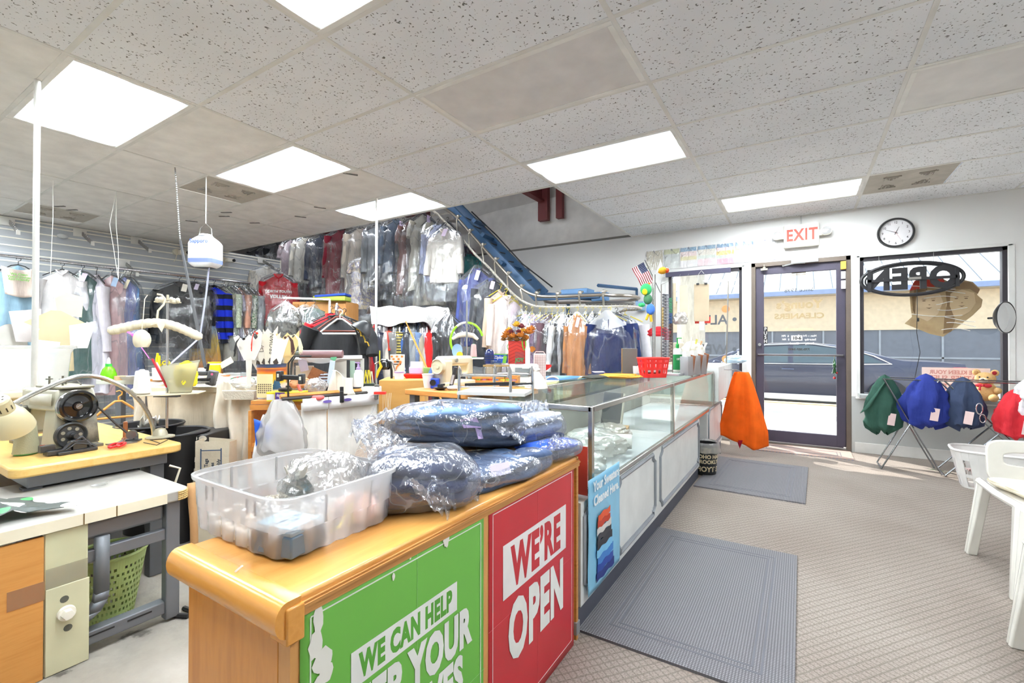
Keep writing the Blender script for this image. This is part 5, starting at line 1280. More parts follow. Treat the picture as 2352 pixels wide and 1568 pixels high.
for a in range(0,360,60): d_ = V((cos(R(a)),sin(R(a)),0))*.045;cr_.ball(top+d_+V((0,0,.0)),(.012,.012,.016),8,6)
cr_.tube([top,top+V((0,0,.03))],.006,6);part('thread_guide',cr_,mat('d6cfba',.4,.3),t,world=True)
def cone(label,c,r,h,col,base=None,nm='thread_cone',grp=None):
    t_ = thing(nm,label,'thread',c,0,grp);part('thread',MB().lathe([(r,.006),(r*1.0,.012),(r*.97,h*.1),(r*.74,h*.92),(r*.68,h*.97),(r*.3,h)],26),mat(col,.75,bump=.4,bs=300),t_)
    part('spool',MB().lathe([(r*.85,0),(r*.85,.010),(r*.3,.012)],20).lathe([(r*.25,h*.95),(r*.3,h*1.03),(r*.2,h*1.04)],14),mat(base or 'e8e4d8',.5),t_);return t_
cone('large white thread cone standing on the card tray of the thread stand',pc+V((-.035,-.10,.008)),.040,.125,'f3f1ea',nm='thread_cone')
cc = atz(60,1042,.652);cone('sage green thread cone on the near corner of the maple table',cc,.046,.135,'b3b295','4fae5e')
# pouch with yellow cloth
t = thing('plastic_pouch','translucent plastic pouch holding a yellow cloth on the card tray','pouch',pc+V((.035,.05,.008)),R(62))
part('pouch',MB().add([(-.045,-.03,0),(.05,-.03,0),(.05,.03,0),(-.045,.03,0),(-.085,-.045,.145),(.085,-.045,.165),(.085,.045,.175),(-.085,.045,.15)],[(0,3,2,1),(0,1,5,4),(1,2,6,5),(2,3,7,6),(3,0,4,7)]),clearplastic('f2f1e6',.3),t,smooth=0,solid=.001)
mm = crumple(1,.05,.03,.07,3.1);mm.v = [p+V((.02,0,.03)) for p in mm.v];part('yellow_cloth',mm,fabric('f2e13a'),t,smooth=1)
part('red_handle',MB().tube([(-.06,0,.03),(-.125,0,.185)],.006,6),mat('c9283c',.4),t)
part('white_handle',MB().tube([(-.05,.01,.03),(-.108,.01,.165)],.005,6),WHITE,t)
# padded hanger on the stand
hc = at(360,752,2.46)
t = thing('padded_hanger','cream padded satin hanger with a small drawstring bag hung on the thread stand','hanger',hc,R(58))
def padh(s_):
    n_ = 22
    pts = [V((.205*q*s_,-.005,.012+.012*cos(q*3)-.045*q*q*(1.25 if s_ > 0 else .55))) for q in [i/n_ for i in range(n_+1)]]
    return MB().tube(pts,[(.024+.002*sin(i*2.2))*(1 if i < n_-3 else (1-((i-n_+3)/3.2)**2)**.5 if i < n_ else .006) for i in range(n_+1)],14)
part('padding',padh(-1),fabric('efe6cc'),t,smooth=1);part('padding',padh(1),fabric('efe6cc'),t,smooth=1)
part('hook',MB().tube([(0,0,.03),(.005,0,.09),(.03,0,.125),(.035,0,.155),(.02,0,.175),(0,0,.178)],.005,8),mat('e9dfc6',.5),t)
part('bow',MB().prism([(0,0),(.03,.02),(.035,.0),(.02,-.045),(.005,-.02)],.004,frame((.008,-.03,.02),(1,0,0),(0,0,1))).prism([(0,0),(-.025,.012),(-.028,-.01)],.004,frame((.008,-.03,.02),(1,0,0),(0,0,1))),fabric('efe6cc'),t)
mm = crumple(1,.038,.02,.05,1.2,k=.25);mm.v = [p+V((-.055,-.035,-.105)) for p in mm.v]
part('drawstring_bag',mm,fabric('efe6cc'),t,smooth=1);part('drawstring',MB().tube([(-.055,-.035,-.01),(-.052,-.03,.04),(-.05,-.01,.15),(-.04,0,.17)],.0022,5),CREAM,t)
# scissors, spool pin, small wheel on the maple table
t = thing('scissors','red-handled scissors lying on the edge of the maple table','scissors',atz(262,1026,.655),R(62))
def loop(cx_,cy_,a_,b_,r): return [(cx_+a_*cos(2*pi*k/18),cy_+b_*sin(2*pi*k/18),.008) for k in range(18)]
part('handle',MB().tube(loop(0,-.005,.015,.05,0),.006,8,closed=True),mat('d2232a',.35),t)
part('handle',MB().tube(loop(.026,.005,.013,.045,0),.006,8,closed=True),mat('d2232a',.35),t)
part('blade',MB().prism([(-.004,.03),(.03,.03),(.026,.075),(.014,.19),(.006,.19)],.004,TR((.0,.01,.008))),mat('c4c6c8',.25,.95),t)
sc2 = MB().tube([atz(330,1016,.655),atz(360,1022,.66),atz(385,1010,.66),atz(368,1018,.66),atz(345,1010,.66),atz(372,1008,.66),atz(390,1005,.658)],.0022,5)
solo('cord_loop',sc2,BLACK,'thin black elastic cord loop on the right end of the maple table','cord')
p_ = atz(288,1008,.652);solo('spool_pin',MB().lathe([(.016,0),(.016,.006),(.011,.012),(.009,.09),(.007,.092)],16,c=tuple(p_)),mat('9a5f3a',.45),'brown tapered pin standing on the maple table behind the scissors','pin')
p_ = atz(305,1012,.652);t = thing('bobbin_stand','small steel wheel on a bracket beside the lamp base','bobbin',p_)
part('bracket',MB().box((0,0,.005),(.07,.03,.008),rz=.7).box((.01,.01,.02),(.006,.02,.03)),DG2,t);part('wheel',MB().cyl((.0,.0,.035),(.02,-.015,.035),.022),mat('77787a',.3,.8),t)
q = MB();p_ = atz(100,1030,.655);q.tube([p_+V((0,0,.008)),p_+V((.02,.05,.012))],[.008,.004],6).tube([p_+V((-.03,-.01,.008)),p_+V((.0,.06,.01))],.006,6);solo('thread_nipper',q,mat('d9452c',.4),'orange thread nippers lying between the sage cone and the machine','nippers')
# ================================================================ drawer tower with a clear bin of paper patterns
UX0,UX1,UY0,UY1 = -4.05,-3.62,.36,.98
t = thing('drawer_tower','cream plastic drawer tower with see-through drawers behind the sewing machine','drawers',(-3.83,.67,0))
FR = mat('dcd5c0',.4)
q_ = MB()
for x in (-3.99,-3.66):
    for y in (.40,.93): q_.bx((x-.03,y-.03,0),(x+.03,y+.03,.88))
for z in (.05,.30,.56,.82): q_.bx((-4.02,.37,z),(-3.63,.96,z+.035))
part('frame',q_,FR,t,world=True,bev=.004);part('tower_top',MB().bx((-4.05,.34,.855),(-3.60,.985,.895)),FR,t,world=True,bev=.008)
for k,z in enumerate((.34,.60)):
    d_ = part('drawer',MB().bx((-3.655,.435,z),(-3.625,.90,z+.20)),clearplastic('f2eee2',.3),t,world=True,bev=.006)
    mm = crumple(1,.12,.18,.06,2+k);mm.v = [p+V((-3.84,.66,z)) for p in mm.v];part('drawer_contents',mm,fabric(['b98a86','c79a4e'][k]),d_,world=True,smooth=1)
t = thing('pattern_bin','wide clear plastic bin full of paper sewing patterns on the drawer tower','storage bin',(-3.83,.66,.897))
cb = MB();W2_,D2_,H2_ = .20,.30,.245
pr_ = [(.88,0),(.90,.005),(.95,.20),(.99,.225),(1.03,.228),(1.03,.242),(1.0,.245)]
vs = [(*rrect(i/60,W2_*s_,D2_*s_),z) for s_,z in pr_ for i in range(60)]
cb.add(vs,[(k*60+i,k*60+(i+1) % 60,(k+1)*60+(i+1) % 60,(k+1)*60+i) for k in range(len(pr_)-1) for i in range(60)]+[tuple(range(60))])
part('bin_wall',cb,clearplastic('fbfbf9',.30),t,smooth=.8,solid=.002)
def sheetp(nm,label,pts,c,col,rz=0,rx=0,th=.002,cat='paper pattern',grp=None):
    t_ = solo(nm,MB(),PAPER,label,cat) if False else None
    mb_ = MB().prism(pts,th,M.Translation(c) @ M.Rotation(rz,4,'Z') @ M.Rotation(R(90)+rx,4,'X'))
    return solo(nm,mb_,mat(col,.8),label,cat,grp,smooth=0)
f0 = V((-3.80,.60,1.0))
yoke = [(-.13,-.22),(-.13,.05),(-.09,.12),(-.18,.17),(-.03,.27),(.03,.27),(.20,.16),(.13,.10),(.10,.02),(.11,-.22)]
sheetp('paper_pattern','tan yoke-shaped paper pattern standing in the clear bin, the largest one',yoke,at(128,790,3.72),'bfae8c',R(82))
sheetp('paper_pattern','white rounded collar pattern at the left in the clear bin',[(.10*cos(a),.16*sin(a)) for a in [2*pi*k/24 for k in range(24)]],at(22,790,3.66),'cfcdc6',R(82))
sheetp('paper_pattern','pale square pattern sheet peeking above the tan yoke pattern',[(-.07,-.08),(.08,-.10),(.09,.07),(-.02,.10),(-.08,.05)],at(158,700,3.85),'c9c0a4',R(82))
sheetp('paper_pattern','pinkish white pattern sheet left of the tan yoke pattern',[(-.06,-.14),(.07,-.14),(.08,.13),(-.10,.10)],at(62,745,3.69),'cdc6c6',R(82))
sheetp('paper_pattern','white crumpled pattern sheet at the right side of the clear bin',[(-.05,-.12),(.05,-.12),(.10,.10),(.02,.08),(-.06,.06)],at(182,765,3.70),'d0cdc8',R(82))
card = at(98,822,3.42)
t = thing('photo_card','light blue card with a dotted portrait frame taped to the pattern bin','card',card,R(80))
part('card',MB().box((0,0,0),(.15,.003,.26),ry=R(8)),mat('c8dfe4',.6),t)
part('picture_frame',MB().box((.012,-.003,-.02),(.10,.002,.13),ry=R(8)),mat('4f6ac0',.6),t)
part('picture',MB().prism([(.04*cos(a),.055*sin(a)) for a in [2*pi*k/24 for k in range(24)]],.002,frame((.012,-.005,-.02),(1,0,0),(0,0,1))),mat('d9b79a',.6),t)
part('caption',MB().text('\uc18c\ub9dd \ub825\uc801',.022,frame((.02,-.004,-.11),(1,0,0),(0,0,1)),1,.001),mat('55504a',.6),t,smooth=0)
part('card_tree',MB().tube([(-.05,-.003,.075),(-.045,-.003,.11)],.0015,4).tube([(-.06,-.003,.09),(-.035,-.003,.09)],.0015,4),mat('55504a',.6),t)
# floor-to-ceiling white poles
for q,nm_ in (((-3.62+.28,.71),'thick white floor-to-ceiling pole beside the clear pattern bin'),((-3.62,3.22),'thin white floor-to-ceiling pole in the middle of the work area')):
    pass
pA = atz(86,183,CZ);pB = atz(865,455,CZ)
solo('ceiling_pole',MB().cyl((pA.x,pA.y,.0),(pA.x,pA.y,CZ-.002),.0145),mat('e3e3df',.3,.3),'thick white floor-to-ceiling pole in front of the clear pattern bin','pole')
solo('ceiling_pole',MB().cyl((pB.x,pB.y,.0),(pB.x,pB.y,CZ-.002),.0125),mat('e3e3df',.3,.3),'white floor-to-ceiling pole right of the black lamp in the middle','pole')
# ================================================================ garments on hangers
KINDS = {  # length, shoulder half width, hem half width, half thickness, sleeve length, sleeve radius
    'shirt': (.72,.20,.21,.055,.50,.055),'jacket': (.80,.22,.23,.075,.58,.065),'coat': (1.10,.22,.26,.08,.60,.065),
    'gown': (1.35,.16,.27,.07,0,0),'dress': (1.0,.17,.24,.06,.2,.05),'pants': (.98,.16,.17,.04,0,0),'polo': (.70,.23,.24,.06,.24,.075)}
GM = {}
def gmesh(nm,mb,ang=1.2):
    me = bpy.data.meshes.new(nm);me.from_pydata([tuple(p) for p in mb.v],[],mb.f);me.materials.append(WHITE)
    me.polygons.foreach_set('use_smooth',[True]*len(me.polygons));me.set_sharp_from_angle(angle=ang);me.update();return me
def garment_meshes(kind,var):
    if (kind,var) in GM: return GM[(kind,var)]
    L_,ws,wh,th,sl,sr = KINDS[kind];sd_ = var*3.7+len(kind)
    top = -.085
    def prof(v):
        if kind == 'gown': w = ws*(1-.25*math.exp(-((v-.3)/.1)**2))+(wh-ws)*v**1.3
        elif kind == 'dress': w = ws*(1-.18*math.exp(-((v-.4)/.1)**2))+(wh-ws)*v
        else: w = ws+(wh-ws)*v
        return w
    def f(u,v):
        a = 2*pi*u;w = prof(v);sh = min(1,v/.045)
        x = w*cos(a);d = th*(.55+.45*min(1,v*4))
        fold = 1+min(1,v*1.6)*(.22*sin(a*6+sd_)+.18*sin(a*9+sd_*2+v*2))
        y = d*sin(a)*fold*(.25+.75*sh)
        neck = max(0,1-abs(x)/.07)
        if kind == 'pants': z = top-.03-v*L_
        else: z = top-.16*abs(x)/ws*.75*(1-v)-v*L_+.0*neck
        n_ = noise.noise(V((x*6,v*5,sd_)))
        return (x*(1+.05*n_*v)+.01*sin(v*7+sd_),y+.012*n_,z+.02*noise.noise(V((cos(a)*2,sin(a)*2,sd_)))*v)
    mb = MB().grid(f,40,18,True)
    # close the shoulder top
    b0 = len(mb.v);mb.v.append(V((0,0,top+.012)));
    for i in range(40): mb.f.append([i,(i+1) % 40,b0]);mb.m.append(0)
    if kind in ('shirt','jacket','coat','polo'):   # collar
        mb.tube([(-.055,-.03,top-.005),(-.03,-.05,top-.035),(0,-.055,top-.06),(.03,-.05,top-.035),(.055,-.03,top-.005),(.0,.03,top+.01)],.011,6,closed=True)
        if kind != 'polo': mb.add([(-.004,-th*1.25,top-.06),(.004,-th*1.25,top-.06),(.004,-th*1.22,top-L_*.9),(-.004,-th*1.22,top-L_*.9)],[(0,1,2,3)])
    if sl:
        for s_ in (-1,1):
            pts,rs = [],[]
            for k in range(9):
                q = k/8;x = s_*(ws*.93+(.035 if kind != 'polo' else .06)*sin(q*1.4)+.02*q);z = top-.115-sl*q;y = -.015*q-.02*sin(q*3+sd_)
                pts.append((x,y,z));rs.append(sr*(1-.28*q)*(1+.10*sin(q*11+sd_)))
            mb.tube(pts,rs,12)
    body = gmesh('garment_body',mb)
    CL = L_+(.18 if kind in ('shirt','jacket','polo','dress') else .10)
    def g(u,v):
        a = 2*pi*u;q = v;w = (prof(min(1,q))+(.045 if sl else .03))*min(1,.12+(q/.07)**.7 if q < .07 else 1)
        d = (th+.035)*min(1,.3+q*6);z = -.045-.20*min(1,q/.07)**1.2*.6-q*CL
        r = 1-2*abs(noise.noise(V((cos(a)*2.5+sd_,sin(a)*2.5,q*4))));r2 = 1-2*abs(noise.noise(V((cos(a)*6,sin(a)*6+sd_,q*7))))
        k_ = 1+.09*r+.05*r2;kk = 1-.12*max(0,q-.85)/.15
        return (w*cos(a)*k_*kk,d*sin(a)*(k_+.1*r)*kk,z+(.03*r if q > .95 else 0))
    cover = gmesh('plastic_cover',MB().grid(g,44,26,True),.6)
    hb = MB();hb.tube([(0,0,-.075),(0,0,-.035),(.018,0,-.022),(.02,0,-.005),(.008,0,.006),(-.010,0,.0),(-.016,0,-.012)],.0035,6)
    if kind == 'pants': hb.tube([(0,0,-.075),(-.17,0,-.115),(.17,0,-.115)],.004,5,closed=True)
    else: hb.tube([(-ws*.9,0,-.16),(-.05,0,-.085),(0,0,-.07),(.05,0,-.085),(ws*.9,0,-.16)],.006,6)
    hang = gmesh('hanger',hb)
    tg = gmesh('paper_tag',MB().box((0,0,0),(.055,.0015,.11)),.5)
    GM[(kind,var)] = (body,cover,hang,tg);return GM[(kind,var)]
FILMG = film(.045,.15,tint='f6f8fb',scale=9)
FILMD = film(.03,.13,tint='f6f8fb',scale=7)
CAT = {'shirt': 'shirt','jacket': 'jacket','coat': 'coat','gown': 'gown','dress': 'dress','pants': 'trousers','polo': 'shirt'}
NAME = {'shirt': 'hanging_shirt','jacket': 'hanging_jacket','coat': 'hanging_coat','gown': 'hanging_gown','dress': 'hanging_dress','pants': 'hanging_trousers','polo': 'hanging_polo_shirt'}
GCOUNT = [0]
def garment(kind,loc,rz,m_,label,cover=True,tagc=None,sx=1,sz=1,sy=1,hang='1d1d1f',var=None,cm=None):
    var = GCOUNT[0] % 2 if var is None else var;GCOUNT[0] += 1
    body,cov,hg,tg = garment_meshes(kind,var)
    t = thing(NAME[kind],label,CAT[kind],loc,R(rz));t.scale = (sx,sy,sz)
    def ch(nm,me,mt):
        o = bpy.data.objects.new(nm,me);COL.objects.link(o);o.parent = t;setmat(o,mt);return o
    ch('garment_body',body,m_);ch('hanger',hg,mat(hang,.4))
    if cover: ch('plastic_cover',cov,cm or FILMG)
    if tagc:
        o = ch('paper_tag',tg,mat(tagc,.7));o.location = (.05,-.10,-.16);o.rotation_euler = (R(-20),R(12),0)
    return t
F = fabric
# --- rail on the slatted wall
ra = atx(0,587,-7.35);rb = atx(576,650,-7.35);RZ = (ra.z+rb.z)/2
t = thing('hang_rail','long chrome hang rail on brackets along the slatted wall','rail',(-7.35,(ra.y+rb.y)/2,RZ))
part('bar',MB().cyl((-7.35,.75,RZ),(-7.35,rb.y,RZ),.016,n=12),CHROME,t,world=True)
for y in (1.0,2.55,rb.y-.15):
    part('bracket',MB().bx((SX,y-.015,RZ-.02),(-7.36,y+.015,RZ+.02)).bx((SX,y-.05,RZ-.06),(SX+.015,y+.05,RZ+.06)),mat('d9d8d2',.3,.5),t,world=True)
def onrail(u):
    d = ray(u,600);k = -7.35/d.x;return V((-7.35,d.y*k,RZ))
WR = [(42,82,'gown',F('7f9cad'),'powder blue gown with a pale apron on a yellow-necked black hanger',False,None,1.05,1.0,1),
      (143,76,'shirt',F('e2dfe0'),'loose white blouse on the wall rail left of the teal dress',False,None,.9,1,1),
      (190,55,'gown',F('2f5650'),'dark teal gown in clear film beside the white blouse on the wall rail',True,'d9c3e6',.9,.95,1),
      (222,12,'coat',F('cfcad2'),'narrow pale grey garment bag seen edge-on on the wall rail',False,None,.8,1.3,1),
      (257,62,'gown',F('e8bfbe'),'blush pink gown in clear film on the wall rail',True,'a9c0dd',.95,1.1,1),
      (287,40,'gown',F('7d86c4'),'periwinkle gown between the pink and the blue sequin gowns',True,None,.8,1.1,1),
      (300,30,'gown',F('2e5f9c','sequin','7fc4e0'),'blue sequin gown in film on the wall rail',True,'f0e6c8',.8,1.15,1),
      (412,70,'jacket',F('2c2d30'),'black suit jacket in film facing the room on the wall rail',True,'efe9dc',1.1,1.05,1.1),
      (447,58,'coat',F('232327'),'glossy black covered coat left of the tie-dye gown',True,'d9cfe6',.85,.85,1.1),
      (472,50,'gown',F('e8c63c','dye'),'tie-dye gown shading from violet blue to yellow on the wall rail',True,None,.85,1.0,1),
      (492,42,'jacket',F('1f35c8','stripe','20222e',6),'vivid royal blue robe with black bands on the wall rail',False,None,.9,1.05,1.3),
      (514,30,'dress',F('aeaa9c'),'taupe dress in film next to the royal blue robe',True,None,.9,1.1,1),
      (524,22,'shirt',F('dfe8d4','floral','b4c4a0',18),'pale mint printed shirt in film on the wall rail',True,None,.9,1,1),
      (538,18,'dress',F('c7bfd2'),'lilac grey dress in film on the wall rail',True,None,.9,1.1,1),
      (549,14,'shirt',F('e0a890'),'peach shirt in film near the right end of the wall rail',True,None,.9,1,1),
      (558,10,'dress',F('d9d2cc'),'off-white dress in film near the right end of the wall rail',True,None,.9,1,1),
      (566,10,'shirt',F('4a7a56','floral','e8e4d8',30),'green floral shirt near the right end of the wall rail',True,None,.9,1,1),
      (572,8,'dress',F('c9a26a','floral','3a2d22',30),'leopard print dress last but one on the wall rail',True,None,.9,1.0,1),
      (578,8,'coat',F('a9aeb2'),'silver grey coat at the right end of the wall rail',True,None,.9,1.0,1)]
for (u,rz,kd,m_,lb_,cv,tg,a_,b_,c_) in WR:
    p = onrail(u);p.z -= .012
    garment(kd,p,rz,m_,lb_,cv,tg,sx=a_,sz=b_,sy=c_)
ap = onrail(42)
solo('apron',MB().grid(lambda u,v: (-7.24+.02*sin(u*6)+.01*v,ap.y-.15+.24*u+.03*v,1.99-.30*v-.03*sin(u*3)),12,12),F('d8c8be'),'pale beige bib pinned over the powder blue gown','apron',smooth=1,solid=.003)
tm = MB()
for k,(s_,z_) in enumerate((('We Clean',.05),('Your Clothes',.02),('Eco Friendly',-.01))): tm.text(s_,.032,frame((-7.205,ap.y-.02,1.86+z_),(0,1,0),(0,0,1)),1,.001)
solo('apron_lettering',tm,mat('6fae4a',.7),'small green lettering on the pale bib over the blue gown','lettering',smooth=0)
# waterfall arms on the slatted wall
for u,v,lb_ in ((15,508,'slotted chrome arm at the left end of the slatted wall'),(183,535,'slotted chrome arm high on the slatted wall, second from its left end'),(313,553,'slotted chrome arm high on the slatted wall left of the black strap'),(284,605,'slotted chrome arm just above the rail over the pink gown'),(600,598,'slotted chrome arm near the far end of the slatted wall')):
    p = atx(u,v,SX);t = thing('display_arm',lb_,'display arm',p)
    part('plate',MB().box((.012,0,0),(.012,.13,.10)),mat('ecebe6',.4),t,bev=.003)
    part('arm',MB().box((.20,.02,-.09),(.40,.008,.045),ry=R(25)),mat('8c8a86',.3,.8),t)
    kb = MB()
    for k in range(7): kb.ball((.06+.05*k,.02,-.0-.0235*k),.008,8,6)
    part('peg_row',kb,CHROME,t,kind='stuff');part('end_cap',MB().box((.385,.02,-.175),(.02,.03,.05)),mat('e8e6e0',.4),t)
for u,v,lb_ in ((410,580,'white round bracket on the slatted wall beside the black strap'),(517,598,'white round camera on the slatted wall right of the hanging jug')):
    p = atx(u,v,SX);t = thing('wall_camera',lb_,'camera',p);part('mount',MB().cyl((0,-.04,0),(.05,-.04,0),.045),mat('ded8c6',.4),t)
    part('camera_body',MB().box((.08,.03,-.0),(.09,.11,.06)),mat('ece8dc',.4),t,bev=.01);part('lens',MB().cyl((.12,.07,0),(.135,.075,0),.024),BLACK,t)
    part('cable',MB().tube([(.05,-.04,-.03),(.06,-.06,-.12),(.04,-.08,-.15)],.004,5),CREAM,t)
# cream hood and red shirt hanging past the rail end
p = atx(612,608,-7.3);garment('coat',V((p.x,p.y,p.z+.03)),65,F('ddd6c8'),'cream hooded coat in film above the red shirt',True,None,sx=.9,sz=.75,var=0)
p = atx(640,622,-7.1);t = garment('shirt',V((p.x,p.y,p.z+.04)),58,F('c41e2c'),'bright red long-sleeved team shirt in film at the end of the slatted wall',True,None,sx=1.15,sz=1.15,sy=1.2,var=1)
tm = MB()
for k,(s_,z_,z2) in enumerate((('NORTH YOUTH',-.33,.045),('VOLLEY',-.40,.06),('',-.46,.03))): 
    if s_: tm.text(s_,z2,frame((0,-.083,z_),(1,0,0),(0,0,1)),1,.002)
part('shirt_lettering',tm,mat('f2e4e2',.6),t,smooth=0)
# ================================================================ clothes conveyor
CYN,CYF = 4.9,5.55
def line(pts,y): return [aty(u,v,y) for u,v in pts]
def smooth(P3,n=6):
    out = []
    for i in range(len(P3)-1):
        p0,p1,p2,p3 = P3[max(0,i-1)],P3[i],P3[i+1],P3[min(len(P3)-1,i+2)]
        for k in range(n): q = k/n;out.append(.5*((2*p1)+(-p0+p2)*q+(2*p0-5*p1+4*p2-p3)*q*q+(-p0+3*p1-3*p2+p3)*q**3))
    return out+[P3[-1]]
tube_n = line([(1025,481),(1052,503),(1080,535),(1109,568),(1139,601),(1168,633),(1198,663),(1233,679),(1281,681),(1332,679),(1387,677)],CYN)
e_ = tube_n[-1];zt = e_.z
d0 = (tube_n[0]-tube_n[2]).normalized()
endarc = [V((e_.x+.28*sin(a)+.0,(CYN+CYF)/2-.325*cos(a),zt-.01)) for a in [R(20+160*k/8) for k in range(9)]]
tube_f = [V((p.x,CYF,p.z)) for p in line([(1100,508),(1111,520),(1139,549),(1164,578),(1193,609),(1222,637),(1253,666)],CYF)]
back = [V((e_.x-.2,CYF,zt-.01)),V((e_.x-.7,CYF,zt)),V((tube_f[-1].x,CYF,zt+.03))]+tube_f[::-1]
top_n,top_f = tube_n[0],tube_f[0]
upz = 3.38
tn = [V((-9.3,CYN,upz)),V((top_n.x-1.0,CYN,upz)),V((top_n.x-.45,CYN,upz-.12))]+tube_n
tf = [V((-9.3,CYF,upz)),V((top_f.x-1.0,CYF,upz)),V((top_f.x-.45,CYF,upz-.1))]
full = tn+endarc+back+tf[::-1]
t = thing('clothes_conveyor','blue and steel garment conveyor sloping from the roof space to a loop by the wall','conveyor',(e_.x-1.5,5.2,0))
part('upper_rail',MB().tube(smooth(full,4),.019,10),mat('a89f94',.28,.9),t,world=True)
chain = line([(998,486),(1015,502),(1038,525),(1063,550),(1093,585),(1121,612),(1155,649),(1186,681),(1226,702),(1281,705),(1332,704),(1392,704)],CYN)
ce_ = chain[-1]
carc = [V((ce_.x+.28*sin(a),(CYN+CYF)/2-.325*cos(a),ce_.z)) for a in [R(20+160*k/8) for k in range(9)]]
off = chain[4].z-tube_n[4].z
cback = [V((p.x,p.y,p.z-.17)) for p in back]
cfull = [V((p.x,p.y,p.z-.17)) for p in tn[:3]]+chain+carc+cback+[V((p.x,p.y,p.z-.17)) for p in tf[::-1]]
CH = smooth(cfull,8)
part('hook_chain',MB().tube(CH,.014,6),mat('d5d0c4',.4),t,world=True)
hk = MB();acc = 0;last = CH[0];side = 0
for i in range(1,len(CH)):
    seg = (CH[i]-CH[i-1]);L0 = seg.length
    while acc < L0:
        p = CH[i-1]+seg*(acc/L0);hk.tube([p+V((0,-.022,-.015)),p+V((0,-.026,.022))],.0035,4);acc += .045
    acc -= L0
part('chain_hook',hk,mat('c9c2b0',.4,.3),t,world=True,kind='stuff')
hg_ = MB();
for k,(u,v) in enumerate([(1052,503),(1080,535),(1109,568),(1139,601),(1168,633),(1198,663),(1233,679),(1281,681),(1332,679),(1387,677)]):
    p = aty(u,v,CYN);cnear = min(CH,key=lambda q: abs(q.y-CYN)*3+abs(q.x-p.x)*1.0+.3*abs(q.z-p.z))
    h_ = MB().tube([p+V((.02,.04,.05)),p+V((0,0,.03)),p+V((-.0,-.03,-.02)),cnear+V((0,0,.05)),cnear],.012,6).ball(p+V((0,0,.035)),.026,8,6)
    part('rail_hanger',h_,mat('b7b1a6',.3,.8),t,world=True)
BLU = mat('365a80',.45)
def beam(a,b,w,h,m_=BLU,nm='blue_beam'):
    a,b = V(a),V(b);d = (b-a);L0 = d.length;d.normalize();sx_ = V((0,1,0));up_ = sx_.cross(d).normalized()
    Tm = M.Identity(4)
    for i in range(3): Tm[i][0] = d[i];Tm[i][1] = sx_[i];Tm[i][2] = up_[i];Tm[i][3] = (a[i]+b[i])/2
    return part(nm,MB().box((0,0,0),(L0,w,h),T=Tm),m_,t,world=True,bev=.003)
b1a,b1b = aty(1035,478,5.05),aty(1235,684,5.05);b2a,b2b = aty(1080,500,5.42),aty(1253,674,5.42)
dn = (b1a-b1b).normalized();beam(b1a+dn*.9,b1b,.05,.11);beam(b2a+dn*.9,b2b,.05,.10)
beam(b1b,V((e_.x-.1,5.05,b1b.z-.01)),.05,.07);beam(b2b+V((0,0,-.02)),V((e_.x-.3,5.42,b1b.z)),.05,.07)
for (u1,v1,u2,v2) in ((1150,604,1212,622),(1108,538,1140,552),(1088,506,1112,516)):
    a,b = aty(u1,v1,4.95),aty(u2,v2,5.6);part('cross_beam',MB().tube([a,b],.035,4),BLU,t,world=True)
for k in range(9):
    q = (k+.5)/9;a = b1a.lerp(b1b,q);b = b2a.lerp(b2b,q);part('rung',MB().tube([a,b],.009,5),mat('55524e',.5,.5),t,world=True)
part('drive_box',MB().box(V((e_.x-.45,5.2,zt+.07)),(.34,.24,.09)).box(V((e_.x-.12,5.1,zt+.0)),(.18,.12,.10)),mat('5a86b4',.45),t,world=True,bev=.006)
part('turn_wheel',MB().lathe([(.02,-.02),(.27,-.012),(.285,0),(.27,.012),(.02,.02)],40,c=(e_.x-.05,5.22,ce_.z+.06)),mat('a5a4a2',.35,.7),t,world=True)
part('motor_cable',MB().tube([b2a+V((.1,-.1,.05)),b2a.lerp(b2b,.3)+V((.12,-.05,.03)),b2a.lerp(b2b,.7)+V((.05,-.05,.06)),b2b+V((.1,0,.08))],.01,6),BLACK,t,world=True)
wa = [aty(1373,671,5.5),aty(1463,664,YF-.05),aty(1461,697,YF-.05)]
part('wall_arm',MB().tube([V((wa[0].x,5.5,wa[1].z)),V((wa[1].x,YF-.06,wa[1].z)),V((wa[1].x,YF-.06,wa[2].z))],.022,4),BLU,t,world=True)
part('control_box',MB().box(aty(1471,703,YF-.06),(.11,.09,.12)),mat('8eb0cf',.4),t,world=True,bev=.005)
part('support_leg',MB().cyl((e_.x-.6,5.25,0),(e_.x-.6,5.25,zt-.05),.025),BLU,t,world=True)
# --- upper row hanging in the roof space
UP = [(600,'1c1c22','jacket'),(620,'2c2a34','jacket'),(640,'15161a','coat'),(655,'5a5666','dress'),(668,'c9b4b8','dress'),(684,'7d8f78','dress'),(700,'e2ddd0','shirt'),(718,'1b1c1f','jacket'),
      (740,'3a4152','jacket'),(757,'c08a36','shirt'),(782,'7e1f30','coat'),(806,'8e94b8','shirt'),(826,'d3c8b8','coat'),(850,'20243c','jacket'),(872,'8c9094','jacket'),(893,'c9c6c2','shirt'),
      (908,'5c6a7c','shirt'),(926,'a3b8dc','shirt'),(943,'7c5c58','dress'),(955,'6d6a4c','coat'),(970,'b7b2a4','dress'),(984,'cfc9bc','coat')]
cn = ['near black','dark plum','black','slate violet','dusty pink','sage sheer','cream','jet black','blue-grey','mustard','burgundy','periwinkle','beige','midnight navy','mid grey','pale grey','steel blue','sky blue','brown print','olive','stone','light taupe']
